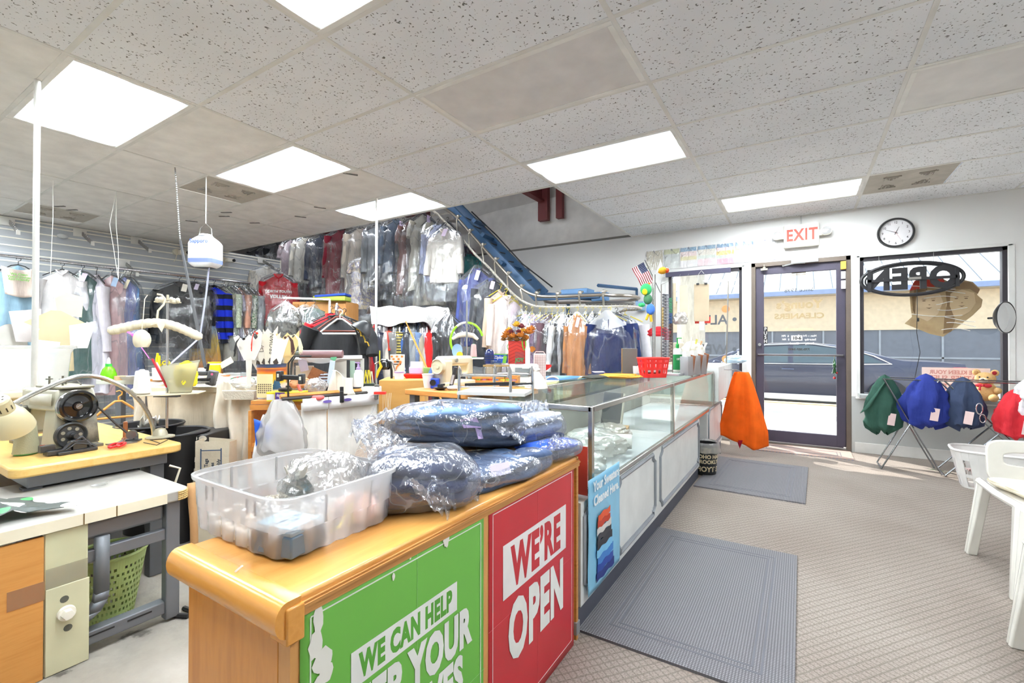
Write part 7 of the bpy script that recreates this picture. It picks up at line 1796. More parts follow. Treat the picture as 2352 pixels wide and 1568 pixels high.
part('box_body',MB().box((0,.05,.028),(.20,.10,.055)),mat('f0df28',.5),t,bev=.003);part('purple_label',MB().box((-.02,-.0005,.028),(.055,.002,.052)),mat('5b3a94',.5),t);part('white_label',MB().box((-.075,-.0005,.026),(.045,.002,.034)),PAPER,t)
part('box_logo',MB().box((-.028,-.002,.035),(.020,.001,.014),ry=.3).box((-.014,-.002,.024),(.020,.001,.014),ry=-.2),mat('e8def2',.5),t,smooth=0)
t = thing('measuring_tape','black measuring tape roll lying on the yellow tag box','tape',stand(655,900,2.72,ZS+.057),YAW);part('tape_case',MB().lathe([(.035,0),(.037,.004),(.037,.014),(.035,.018)],20),BLACK,t)
t = thing('hand_tool','black double-headed hand tool on a thin stand beside the bucket','tool',stand(662,905,2.62,ZS),YAW)
zt2 = zat(867,2.62)-ZS
part('stand_rod',MB().tube([(0,0,0),(0,0,zt2+.08),(.03,0,zt2+.12),(.13,0,zt2+.12)],.005,6),BLACK,t);part('grip',MB().box((.02,-.01,zt2),(.13,.03,.026),ry=R(3)),BLACK,t,bev=.005)
for s_ in (-1,1): part('head',MB().box((.02+s_*.062,-.012,zt2-.008*s_),(.030,.04,.058)),mat('26272a',.35),t,bev=.006)
hd = MB();
for s_ in (-1,1): hd.box((.02+s_*.062,-.034,zt2-.008*s_+.004),(.010,.002,.020))
part('head_label',hd,mat('d9d8c8',.5),t,smooth=0)
# --- mauve fabric roll on a white rail
rl0,rl1 = at(672,825,3.05),at(832,823,3.15)
t = thing('cutting_rail','white metal cutting rail across the middle of the work area','rail',((rl0.x+rl1.x)/2,(rl0.y+rl1.y)/2,0))
part('beam',MB().tube([rl0,rl1],.022,4),mat('dcdcd8',.4),t,world=True);part('post',MB().tube([V((rl0.x,rl0.y,.85)),rl0],.010,6).tube([V((rl1.x,rl1.y,0)),rl1],.014,6),mat('bdbdb8',.4),t,world=True)
part('end_plate',MB().box(at(661,826,3.0),(.05,.04,.05),rz=YAW),mat('c9c9c4',.4),t,world=True,bev=.003)
part('black_strap',MB().tube([at(683,812,3.02),at(671,830,3.0),at(668,870,2.98)],.005,5),BLACK,t,world=True)
ra_,rb2 = at(690,813,3.0),at(787,813,3.02)
t = thing('fabric_roll','mauve vinyl fabric roll lying on the white cutting rail','fabric roll',ra_)
part('roll',MB().tube([ra_,rb2],.026,20),mat('8d6d72',.45),t,world=True);part('roll_end',MB().tube([ra_-RIGHT*.003,ra_+RIGHT*.004],.0265,20).tube([ra_-RIGHT*.025,ra_],.02,16),mat('55605c',.6),t,world=True)
part('loose_edge',MB().grid(lambda u,v: ra_.lerp(rb2,u)+V((0,0,-.026-.035*v*sin(pi*u)))+FWD*(-.01),14,5),clearplastic('eef0f2',.5),t,world=True,smooth=1)
# hanging sundries under the rail
def hangcard(nm,label,u,v,D,w,h,c,rzz=0,ry=0,cat='packet',th=.004):
    t = thing(nm,label,cat,stand(u,v,D),YAW+R(rzz));part('card',MB().box((0,0,0),(w,th,h),ry=R(ry)),c if not isinstance(c,str) else mat(c,.5),t,bev=.001);return t
hangcard('hanging_packet','clear packet of needles hanging under the mauve roll',697,838,3.0,.055,.08,clearplastic('e8e2ee',.4),0,-15)
hangcard('hanging_packet','brown leather patch hanging tilted under the mauve roll',727,865,3.02,.10,.10,wood('8f5a34','6d3f22',(9,9,9),.5),10,25)
hangcard('hanging_packet','pale blue printed strip hanging beside the white cloth',760,858,2.98,.035,.17,'c5d3de',0,8)
hangcard('hanging_packet','cream card hanging behind the leather patch',700,860,3.1,.12,.12,'e6dfcc',0,0)
hangcard('hanging_packet','green cloth scrap under the right end of the mauve roll',766,822,3.0,.035,.03,'5fae84',0,30)
hangcard('hanging_packet','white card behind the black comb under the rail',782,850,3.12,.13,.13,'e4e2d8',0,0)
hangcard('black_comb','long black flat tool hanging from the cutting rail',800,847,2.96,.020,.115,'27282b',0,0,'tool',.008)
hangcard('hanging_packet','frosted strip with mint end hanging right of the black tool',809,850,2.98,.035,.12,clearplastic('dcefe2',.5))
t = thing('white_cloth','white cloth strip tied to the rail and falling over the hamper','cloth',stand(778,850,2.85),YAW)
part('cloth',MB().grid(lambda u,v: (-.03-.05*v+.16*u*(v**.7)*1.1+.012*sin(u*9),-.01*sin(u*8+v*3),-.17*v+.02*u*v),20,18),fabric('ebe5d8'),t,smooth=1,solid=.003)
t = thing('white_tube','white paper tube standing at the hamper bar in front of the cloth','tube',stand(800,903,2.72),YAW);part('tube',MB().lathe([(.026,0),(.026,.09),(.022,.09),(.022,0)],20),mat('ece6d8',.7),t)
t = thing('pump_bottle','white pump bottle with a lilac top behind the hamper','bottle',stand(823,888,3.0),YAW)
part('bottle_body',MB().lathe([(.030,0),(.032,.01),(.032,.085),(.024,.105),(.012,.112)],22),mat('eceae8',.35),t);part('pump',MB().lathe([(.014,.11),(.014,.125),(.008,.128),(.006,.15),(.012,.152),(.012,.158)],14).box((-.01,0,.157),(.03,.008,.006)),mat('b79fd0',.4),t)
mmb = lambda mb,off: (setattr(mb,'v',[p+off for p in mb.v]),mb)[1]
def heap(label,u,v,D,s3,m_,seed,nm='plastic_bag',cat='plastic bag',k=1.):
    p = stand(u,v,D);return solo(nm,mmb(crumple(1,s3[0],s3[1],s3[2],seed,k=k),p),m_,label,cat,smooth=1)
heap('clear bag of white snippets on the pine shelf behind the pink brush',725,898,2.85,(.07,.05,.04),film(.22,.3,scale=24),1.1)
t = thing('pink_brush','pink brush with a handle lying at the right end of the pine shelf','brush',stand(706,910,2.72,ZS+.015),YAW+R(-10));part('brush_head',MB().box((.04,0,.005),(.12,.05,.025)),mat('d9605f',.5),t,bev=.01);part('handle',MB().tube([(-.01,0,.01),(-.05,0,.05),(-.06,0,.08)],.009,8),mat('e0706c',.5),t)
heap('peach and orange cloth scraps under the mauve roll',690,890,2.95,(.07,.05,.035),fabric('e8b48c'),5.4,'cloth_scraps','cloth')
heap('dark leather and blue striped scraps right of the brown patch',745,888,3.05,(.05,.04,.05),fabric('5a3e30','stripe','b8c8dc',50),6.1,'cloth_scraps','cloth')
# --- blue shelf cup of pens, yellow scissors
t = thing('pen_tray','dark tray of yellow markers and tools near the thin white pole','tray',stand(845,890,3.15),YAW)
part('tray',MB().box((0,0,.015),(.10,.07,.03)),mat('26332e',.5),t,bev=.004)
py = MB();pw = MB();random.seed(8)
for k in range(6): a = random.uniform(-.4,.4);py.tube([(-.04+.012*k,0,.02),(-.05+.014*k+.06*a,0,.10+.02*(k % 2))],.004,6);pw.tube([(-.03+.012*k,.02,.02),(-.03+.012*k+.05*a,.02,.11)],.004,6)
part('yellow_marker',py,mat('e8d83c',.4),t,kind='stuff');part('white_marker',pw,mat('e8e6da',.4),t,kind='stuff')
t = thing('yellow_snips','yellow-handled snips hanging on a yellow cord by the thin pole','snips',stand(872,838,3.2),YAW)
part('handle',MB().tube([(0,0,.02),(.01,0,-.01),(-.012,0,-.05),(-.02,0,-.09)],[.006,.011,.010,.005],8),mat('e9c022',.4),t);part('cord',MB().tube([(0,0,.02),(.0,0,.10)],.004,5),mat('d8c422',.5),t)
# black desk lamps
t = thing('desk_lamp','black cone desk lamp with a yellow clamp head beside the thin pole','lamp',stand(833,755,3.5),YAW)
part('lamp_shade',MB().lathe([(.025,.06),(.04,.05),(.075,.0),(.083,-.03),(.078,-.03),(.03,.045)],28,T=TR((0,0,0),0,R(-15),R(35)),cap=False),mat('303236',.4),t)
part('neck',MB().tube([(-.03,0,.05),(-.09,0,.08),(-.04,0,-.04),(.0,.0,-.35)],.007,6),BLACK,t);part('yellow_coil',MB().tube([(-.06+.008*k,.015*sin(k*1.6),.03-.012*k+.012*cos(k*1.6)) for k in range(14)],.005,5),mat('d8b63a',.4),t)
t = thing('desk_lamp','small glossy black gooseneck lamp on the kraft box table','lamp',stand(893,880,3.35),YAW)
part('lamp_shade',MB().lathe([(.02,.03),(.035,.02),(.042,-.01),(.034,-.03),(.0,-.025)],20,T=TR((-.03,0,.13))),mat('18181a',.15),t);part('arm',MB().tube([(.02,0,0),(.02,0,.09),(.01,0,.15),(-.02,0,.17)],.009,8),BLACK,t);part('lamp_base',MB().box((.02,0,.005),(.10,.07,.012)),BLACK,t,bev=.003)
part('chrome_neck',MB().tube([(-.10,0,.14),(-.05,0,.17),(.02,0,.16),(.045,0,.10),(.055,0,.0)],.006,8),CHROME,t)
# --- kraft box table
k0,k1 = at(872,880,3.2),at(975,880,3.2);ZK = zat(873,3.2)
t = thing('kraft_box','long kraft cardboard box used as a table behind the jeans heap','box',((k0.x+k1.x)/2,(k0.y+k1.y)/2,ZK-.30),YAW+R(6));part('box_body',MB().box((0,.16,.15),((k1-k0).length,.34,.30)),wood('d6a45c','cc9850',(1,1,4),.8),t,bev=.004)
t = thing('box_stand','plain stand carrying the kraft cardboard box','stand',((k0.x+k1.x)/2,(k0.y+k1.y)/2,0),YAW+R(6))
part('panel',MB().box((0,.18,(ZK-.302)/2),(.30,.28,ZK-.302)),DG2,t)
t = thing('white_caddy','white desk organiser left of the kraft box','organiser',stand(850,905,2.95),YAW);part('tray',MB().box((0,.03,.02),(.11,.08,.05)),WHITE,t,bev=.004)
t = thing('red_strip','red flat strip on the left end of the kraft box','strip',stand(873,902,2.9),YAW);part('strip',MB().box((0,0,0),(.07,.03,.016)),mat('e0322a',.4),t)
def flat(u,D,z): p = at(u,800,D);return V((p.x,p.y,z))
t = thing('snack_pouch','white pouch with orange flower print standing on the kraft box','pouch',flat(913,3.55,ZK),YAW)
part('pouch',MB().box((0,0,.085),(.11,.02,.17)),mat('eceae0',.4),t,bev=.004);fl = MB();random.seed(2)
for k in range(7): x,z = (-.04+.013*k,.155-.02*(k % 3));fl.ball((x,-.012,z),(.010,.003,.008),8,5)
fl.tube([(-.02,-.012,.03),(.0,-.012,.08),(.03,-.012,.11)],.006,5);part('printed_flower',fl,mat('e68a3a',.5),t);part('pouch_lettering',MB().box((0,-.011,.115),(.05,.002,.012)).box((0,-.011,.095),(.06,.002,.008)),mat('3c3a36',.5),t)
t = thing('storage_tin','small white tin with a lilac lid on the kraft box','tin',flat(917,3.3,ZK),YAW);part('tin',MB().lathe([(.032,0),(.032,.045)],22),mat('d9d8e2',.4),t);part('lid',MB().lathe([(.034,.045),(.034,.053),(.03,.055)],22),mat('a48cc4',.4),t)
t = thing('red_tray','shallow red plastic tray on the right of the kraft box','tray',flat(958,3.4,ZK),YAW);part('tray',MB().add([(-.07,-.04,0),(.07,-.04,0),(.07,.04,0),(-.07,.04,0),(-.09,-.06,.03),(.09,-.06,.03),(.09,.06,.03),(-.09,.06,.03)],[(0,3,2,1),(0,1,5,4),(1,2,6,5),(2,3,7,6),(3,0,4,7)]),mat('dc2c26',.35),t,smooth=0,solid=.004)
t = thing('lilac_box','open lilac plastic box standing in the red tray','box',flat(955,3.42,ZK+.02),YAW);part('box_body',MB().box((0,0,.035),(.09,.05,.055)),mat('dcc8ea',.4),t,bev=.008);part('lid',MB().box((0,.03,.075),(.09,.01,.05),rx=R(-15)),mat('e0cfec',.4),t,bev=.004)
t = thing('green_packet','small green and white packet right of the lilac box','packet',flat(981,3.45,ZK+.02),YAW);part('packet',MB().box((0,0,.03),(.05,.03,.05)),mat('8cbf6a',.4),t)
solo('bamboo_stick',MB().cyl(at(937,750,3.9),at(937,750,3.9)+(at(988,862,3.7)-at(937,750,3.9))*3.0,.0075).cyl(at(932,738,3.92),at(938,752,3.9),.006,.003),mat('d9933c',.45),'long orange wooden stick leaning in front of the covered rack','stick')
# foam cup, tape dispenser, phone
CT = V(at(1020,903,2.45));ZC = zat(904,2.42)
tab('side_table','narrow work table carrying the cream sewing machine',at(960,900,2.75).x,at(960,900,2.75).x+.62,at(1000,900,2.60).y-.05,at(1000,900,2.60).y+.42,ZC,PINE,DG2)
t = thing('foam_cup','white foam cup on the table beside the blue tape dispenser','cup',flat(983,2.75,ZC));part('cup',MB().lathe([(.022,0),(.034,.078),(.037,.080),(.035,.083),(.030,.080),(.02,.004),(0,.004)],24),mat('f1efe8',.6),t)
t = thing('tape_dispenser','blue tape dispenser next to the foam cup','tape dispenser',flat(1000,2.72,ZC),YAW);part('body',MB().box((0,0,.03),(.05,.05,.06)),mat('1d44c4',.35),t,bev=.006);part('tape_roll',MB().cyl((-.01,-.028,.035),(-.01,-.022,.035),.018),BLACK,t)
t = thing('black_dish','small black dish with clips beside the telephone','dish',flat(1012,2.62,ZC));part('dish',MB().lathe([(.02,0),(.038,.012),(.040,.016),(.03,.008),(0,.006)],22),mat('2a2b2e',.35),t);part('clips',MB().box((0,0,.022),(.03,.02,.02),rz=.5).box((.01,.01,.03),(.02,.01,.012),rz=1),mat('3a3c40',.3,.5),t)
t = thing('telephone','black and silver cordless telephone standing in its base','telephone',flat(1042,2.62,ZC),YAW);part('base',MB().ball((0,0,.012),(.04,.03,.016)),mat('c8cacd',.35,.4),t);part('handset',MB().box((-.002,0,.07),(.022,.016,.125),ry=R(14)),mat('2c2d31',.35),t,bev=.005);part('keypad',MB().box((-.006,-.010,.06),(.014,.002,.055),ry=R(14)),mat('a9abb0',.4),t)
# cream sewing machine
t = thing('sewing_machine','cream household sewing machine with a round handwheel by the telephone','sewing machine',flat(1022,2.80,ZC),YAW+R(60));t.scale = (.85,.85,.85)
SMC = mat('dfd8bc',.35);part('bed',MB().box((.10,0,.02),(.36,.15,.04)),SMC,t,bev=.01);part('column',MB().box((-.03,0,.11),(.10,.12,.18)),SMC,t,bev=.02);part('arm',MB().box((.11,0,.185),(.34,.10,.07)),SMC,t,bev=.02);part('head',MB().box((.25,0,.14),(.07,.10,.13)),SMC,t,bev=.015)
part('handwheel',MB().lathe([(0,.02),(.015,.02),(.02,.012),(.045,.012),(.05,.02),(.055,.01),(.055,-.01),(0,-.01)],32,T=TR((-.095,-.02,.15),0,0,R(-90))),mat('d3ccb0',.3),t);part('needle',MB().cyl((.26,0,.04),(.26,0,.09),.003),CHROME,t)
part('work_lamp',MB().ball((.22,-.02,.075),(.02,.02,.012),10,6),emit('ffd9a0',14),t);part('dial',MB().cyl((.06,-.055,.19),(.06,-.064,.19),.014),mat('8c8a80',.4),t)
t = thing('blue_chair_back','blue padded chair back behind the cream sewing machine','chair',flat(1003,3.05,0),YAW);part('backrest',MB().ball((0,0,ZC+.03),(.06,.03,.10)),mat('41609a',.6),t);part('post',MB().cyl((0,0,0),(0,0,ZC-.05),.015),BLACK,t)
# thread rack: blue dish, yellow tape, pink cone, green hoop
pr0,pr1 = at(1035,824,3.0),at(1110,823,3.05);zr = zat(823,3.0)
t = thing('thread_rack','white thread rack above the cream sewing machine','rack',((pr0.x+pr1.x)/2,(pr0.y+pr1.y)/2,0));part('rack_shelf',MB().box(((pr0.x+pr1.x)/2,(pr0.y+pr1.y)/2,zr),((pr1-pr0).length,.10,.008),rz=YAW),WHITE,t,world=True);pz = at(1072,800,3.03);part('post',MB().cyl((pz.x,pz.y,ZC),(pz.x,pz.y,zat(690,3.03)),.006),CHROME,t,world=True)
cone('pink thread cone on the white thread rack',flat(1088,3.03,zr+.005),.022,.088,'eab2b0','5fae7a')
t = thing('blue_dish','pale blue plastic lid standing upright on the thread rack','lid',flat(1052,3.0,zr+.05),YAW+R(-35));part('lid',MB().lathe([(.0,0),(.038,0),(.044,.006),(.044,.010),(.036,.006),(0,.006)],30,T=M.Rotation(R(90),4,'X')),mat('8fb0dc',.35),t)
t = thing('yellow_tape','yellow measuring tape coiled on the thread rack','tape',flat(1056,2.97,zr+.005),YAW);part('tape_coil',MB().cyl((0,-.01,.02),(0,.01,.02),.020).tube([(.01,0,.01),(.05,0,.005),(.055,0,-.03),(.02,0,-.10)],.004,5),mat('dfb62a',.45),t)
t = thing('green_hoop','lime green and white plastic hoop hanging behind the thread rack','hoop',stand(1072,782,3.2),YAW)
hp = [(.105*cos(a)*.92,0,.115*sin(a)) for a in [R(-60+300*k/30) for k in range(31)]]
hp = [(.112*cos(R(a)),0,.125*sin(R(a))) for a in range(15,290,8)]
part('green_tube',MB().tube(hp[:10],.008,8),mat('9fe02c',.35),t);part('white_tube',MB().tube(hp[9:15],.0085,8),WHITE,t);part('green_tube',MB().tube(hp[14:30],.008,8),mat('9fe02c',.35),t);part('white_tube',MB().tube(hp[29:],.0085,8),WHITE,t)
t = thing('padded_hanger','small white padded hanger on a hook inside the green hoop','hanger',stand(1070,770,3.08),YAW);part('padding',MB().tube([(-.09,0,-.025),(-.05,0,0),(0,0,.008),(.05,0,-.002),(.08,0,-.028)],[.010,.016,.018,.016,.010],12),fabric('eee6d6'),t);part('hook',MB().tube([(0,0,.02),(0,0,.09),(.01,0,.10)],.002,5),STEEL,t)
cl_ = MB();random.seed(21)
for k in range(10): x = -.03+.008*k;cl_.tube([(x,0,.08-.01*(k % 3)),(x+.008,0,.05),(x-.004,0,.02-.02*(k % 4))],.0016,4)
part('wire_hooks',cl_,STEEL,t,kind='stuff')
# --- chrome tubular frame in front
c_,w_,h_ = obox(2.30,1050,1210,0,.9,.3)
t = thing('tube_frame','chrome tubular trolley frame between the jeans heap and the display case','trolley',c_,YAW+R(-14))
zz_ = zat(862,2.3)
fm = MB()
for y in (0,.16):
    x0,x1 = (-w_/2,w_/2*.55) if y == 0 else (-w_/2*.2,w_/2*1.0)
    fm.tube(smooth([V((x0,y,.05)),V((x0,y,zz_-.04)),V((x0+.012,y,zz_-.008)),V((x0+.04,y,zz_)),V((x1-.04,y,zz_)),V((x1-.012,y,zz_-.008)),V((x1,y,zz_-.04)),V((x1,y,.05))],5),.008,10)
    fm.tube([V((x0,y,zz_-.06)),V((x1,y,zz_-.06))],.005,6)
part('chrome_tube',fm,CHROME,t);part('black_bar',MB().box((-.02,.03,zz_-.045),(w_*.75,.02,.014),ry=R(-3)).box((.10,.10,zz_-.05),(w_*.5,.02,.010),ry=R(-4)),mat('2f3033',.4),t);part('yellow_tie',MB().tube([(.06,.0,zz_+.008),(.065,.01,zz_-.02),(.058,0,zz_-.03)],.003,5),mat('e8d020',.4),t)
part('lower_tray',MB().box((0,.08,zz_-.09),(w_,.22,.015)),mat('cfcfcc',.4),t)
# --- supply table: jars, crate, boxes
ZJ = zat(884,3.15)
ta,tb2 = at(1085,884,3.2),at(1245,884,3.5)
t = thing('supply_table','white table carrying jars and gift bag behind the display case','table',((ta.x+tb2.x)/2,(ta.y+tb2.y)/2,0),YAW-R(10))
wt = (tb2-ta).length+.10;part('table_top',MB().box((0,.10,ZJ-.015),(wt,.42,.03)),WHITE,t,bev=.003)
for x in (-wt/2+.03,wt/2-.03): part('leg',MB().box((x,.1,(ZJ-.03)/2),(.03,.3,ZJ-.03)),DG2,t)
t = thing('wooden_crate','small slatted wooden crate full of thread under the glass jars','crate',flat(1140,3.05,ZJ),YAW-R(8))
for k in range(3): part('slat',MB().box((0,-.06,.012+.024*k),(.30,.006,.014)),PINE,t,bev=.001)
part('side_panel',MB().box((-.148,0,.035),(.006,.12,.07)),PINE,t);part('side_panel',MB().box((.148,0,.035),(.006,.12,.07)),PINE,t)
part('back_panel',MB().box((0,.06,.035),(.30,.006,.07)),PINE,t)
for k in range(7):
    c = ['8fc04a','b06a9c','d8453a','6a90c8','e6d24a','9ad04a','c9a0c8'][k];nmc = ['leaf green','mauve','red','blue','yellow','lime','lilac'][k]
    p = flat(1140,3.05,ZJ+.006)+RIGHT*(-.12+.04*k);solo('thread_spool',MB().cyl(p,p+V((0,0,.05)),.014,n=12),mat(c,.6),f'{nmc} thread spool standing in the small wooden crate','spool')
for k,(u,D,r_,h_) in enumerate(((1122,3.35,.042,.095),(1152,3.32,.042,.09),(1174,3.42,.036,.09))):
    t = thing('glass_jar',['wide glass jar with wooden lid, left of the three under the blue fan','glass jar with green contents in the middle of the three jars','glass jar with red contents, right of the three jars'][k],'jar',flat(u,D,ZJ+.0),0)
    zj = zat(838,D)-ZJ
    part('jar_glass',MB().lathe([(r_*.95,0),(r_,.01),(r_,zj*.8),(r_*.85,zj*.92)],24),glass('f2f6f6',.12),t);part('wooden_lid',MB().lathe([(r_*.95,zj*.92),(r_*.95,zj)],24),mat('c9a468',.5),t)
    mm = crumple(1,r_*.7,r_*.7,zj*.25,3+k,20,12,.6);part('contents',mm,fabric(['b59a94','9fd048','d8514a'][k]),t,smooth=1)
zl = zat(836,3.35)
t = thing('humidifier','domed navy blue ventilated humidifier on top of the left jar','humidifier',flat(1124,3.35,zl+.003),YAW)
part('dome',MB().lathe([(.034,0),(.034,.07),(.031,.088),(.022,.10),(.008,.106),(0,.107)],28),mat('20306e',.25,coat=.4),t)
part('vent_ring',MB().lathe([(.0345,.02),(.0352,.024),(.0345,.028)],28,cap=False).lathe([(.0345,.036),(.0352,.040),(.0345,.044)],28,cap=False).lathe([(.0345,.052),(.0352,.056),(.0345,.060)],28,cap=False),mat('131c44',.4),t)
t = thing('glass_dish','small patterned glass dish between the navy dome and the blue box','dish',flat(1139,3.25,zl+.003),YAW);part('dish',MB().box((0,0,.014),(.072,.05,.028)),glass('d4e6ea',.2),t,bev=.004)
t = thing('bag_box','blue and green zip bag box standing on the jar lids','box',flat(1150,3.42,zl+.003),YAW-R(10));part('box_body',MB().box((0,0,.034),(.10,.05,.062)),mat('1f55c8',.4),t,bev=.002);part('green_edge',MB().box((.036,-.026,.03),(.026,.002,.056),ry=R(12)).box((.0,0,.067),(.102,.052,.006)),mat('7ac043',.4),t)
part('box_lettering',MB().text('Ziploc',.030,frame((-.008,-.0265,.042),(1,0,0),(0,0,1)),1,.001,.15),WHITE,t,smooth=0)
# white drawer unit, gift bag with flowers
t = thing('mini_drawers','white three-sided mini drawer unit holding the red gift bag','drawers',flat(1203,3.45,ZJ),YAW);hm = zat(836,3.45)-ZJ
part('body',MB().box((0,.0,hm/2),(.21,.26,hm)),WHITE,t,bev=.008);part('drawer',MB().box((0.01,-.134,hm*.6),(.15,.006,hm*.5)),clearplastic('dfe3e6',.5),t,bev=.003);part('drawer_lip',MB().box((0.01,-.14,hm*.82),(.05,.01,.006)),WHITE,t)
t = thing('gift_bag','red chevron-striped paper gift bag with green handles','gift bag',flat(1187,3.42,ZJ+hm+.004),YAW-R(6))
part('bag_body',MB().box((0,.03,.085),(.125,.07,.17)),mat('cf3a30',.5),t,bev=.003)
ch = MB()
for k in range(6):
    for s_ in (-1,1): ch.box((s_*.031,-.0065,.02+.026*k),(.068,.001,.006),ry=R(26*s_))
part('chevron',ch,mat('b02a24',.5),t,smooth=0);part('handle',MB().tube([(.04,-.008,.17),(.045,-.02,.13),(.055,-.02,.10),(.07,-.01,.12),(.065,-.005,.17)],.004,6),mat('6fc43a',.5),t);part('handle',MB().tube([(-.05,.02,.17),(-.075,.02,.13),(-.065,.02,.10)],.003,6),mat('6fae4a',.5),t)
t = thing('white_bottle','white lettered bottle beside the red gift bag','bottle',flat(1212,3.4,ZJ+hm+.004),YAW);part('bottle_body',MB().lathe([(.018,0),(.019,.11),(.012,.13),(.010,.155)],18),mat('eceaec',.35),t)
t = thing('joy_card','small glass holder with striped red and green card in front of the gift bag','card',flat(1193,3.355,ZJ+hm+.004),YAW);part('holder',MB().box((0,0,.045),(.062,.03,.09)),glass('f2eef2',.1),t)
jc = MB().text('JOY',.036,frame((0,-.017,.028),(1,0,0),(0,0,1)),1,.002);part('card_lettering',jc,mat('3f8a5a',.5),t,smooth=0)
t = thing('dried_bouquet','dried orange, yellow and maroon flower bouquet rising from the red gift bag','bouquet',flat(1187,3.44,ZJ+hm+.165),YAW)
random.seed(33)
def rose(mb,c,r,seed):
    for ring_,(n_,rr,hh) in enumerate(((5,1.0,.2),(5,.7,.5),(4,.4,.8))):
        for k in range(n_):
            a = 2*pi*k/n_+ring_*.6+seed
            def f(u,v): 
                th = (u-.5)*1.6;q = r*rr*(.25+.75*v);return V(c)+V((q*cos(a+th*.6),q*sin(a+th*.6)*.8,r*hh*v+r*.35*v*v-r*.2*abs(u-.5)*v))
            mb.grid(f,6,6)
FC = [('e8b82e','yellow_rose',[(0,.0,.115,.036),(.045,0,.075,.03),(-.055,0,.085,.026)]),('7e2a34','maroon_rose',[(.035,-.02,.105,.03),(-.045,-.015,.062,.03),(.015,-.03,.07,.024)]),('c8791e','orange_leaf',[(-.07,0,.05,.04),(.09,-.01,.06,.045),(-.03,-.03,.03,.035),(.03,-.035,.035,.04),(.11,0,.085,.035),(-.09,0,.03,.03),(.07,-.02,.02,.03)]),('8a5a22','dry_leaf',[(-.05,-.02,.01,.03),(.0,-.03,.008,.03),(.05,-.02,.005,.03),(-.10,0,.01,.025)])]
for c,nm_,lst in FC:
    m_ = MB()
    for j,(x,y,z,r_) in enumerate(lst): rose(m_,(x,y,z),r_,j*1.3+len(nm_))
    part(nm_,m_,wood(c,{'e8b82e': 'c8902a','7e2a34': '5a1c28','c8791e': 'a85e18','8a5a22': '6a4018'}[c],(30,30,30),.7),t,smooth=1,solid=.0015,kind='stuff')
solo('fallen_leaf',MB().grid(lambda u,v: V(at(1222,795,3.4))+RIGHT*((u-.5)*.05*sin(pi*min(1,v+.1)))+V((0,0,-.05*v))+FWD*(.01*sin(u*4)),8,10),mat('c0782a',.7),'single dried orange leaf hanging right of the bouquet','leaf',smooth=1)
t = thing('pink_basket','pink and white gridded box with a handle right of the gift bag','basket',flat(1240,3.55,ZJ),YAW);hp_ = zat(812,3.55)-ZJ
part('basket_body',MB().box((0,.03,hp_/2),(.09,.10,hp_)),mat('ecdcd9',.5),t,bev=.004);gd = MB()
for k in range(5): gd.box((-.036+.018*k,-.022,hp_*.5),(.002,.002,hp_*.9))
for k in range(9): gd.box((0,-.022,.02+k*(hp_-.03)/9),(.085,.002,.002))
part('grid_wire',gd,mat('d0b4b0',.5),t,smooth=0);part('handle',MB().tube([(-.04,.03,hp_),(-.03,.03,hp_+.015),(.03,.03,hp_+.015),(.04,.03,hp_)],.004,6),mat('e2c4be',.5),t)
t = thing('red_fan_leaf','bright red folded paper fan behind the pink gridded box','fan',stand(1248,850,3.6),YAW);part('fan',MB().prism([(-.035,-.05),(.005,-.05),(.012,-.01),(.065,.03),(.06,.045),(-.03,.045),(-.03,0)],.004,frame((0,0,0),(1,0,0),(0,0,1))),mat('d8201e',.5),t,smooth=0)
# white knotted cloth, blue basin
t = thing('knotted_bag','white cotton bag tied at the neck beside the chrome frame','bag',stand(1232,892,2.75),YAW)
part('bag_body',MB().grid(lambda u,v: ((.065*(1-.85*v**1.6))*cos(2*pi*u)*(1+.10*sin(u*2*pi*5)),(.045*(1-.85*v**1.6))*sin(2*pi*u),.105*v),30,14,True),fabric('f0e6de'),t,smooth=1);part('knot',MB().ball((0,0,.108),(.014,.012,.012)).ball((.014,0,.112),.009).ball((-.013,0,.113),.009),fabric('f0e6de'),t)
bz = at(1300,868,3.95)
t = thing('basin','blue plastic basin with white rope handles behind the display case','basin',(bz.x,bz.y,bz.z-.13),YAW)
part('basin_body',MB().lathe([(.17,0),(.20,.01),(.225,.11),(.245,.125),(.245,.135),(.235,.135),(.215,.11),(.19,.02),(0,.015)],40),mat('4a7cc0',.35),t)
for s_,u_ in ((-1,0),(1,0)): part('rope_handle',MB().tube([(s_*.13+.05*cos(a),-.16,.115+.035*sin(a)) for a in [pi*k/10 for k in range(11)]],.010,8),mat('e2d9c8',.8,bump=.5,bs=200),t)
t = thing('basin_stand','stand under the blue basin','stand',(bz.x,bz.y,0),YAW);part('post',MB().box((0,0,(bz.z-.131)/2),(.3,.3,bz.z-.131)),DG2,t)
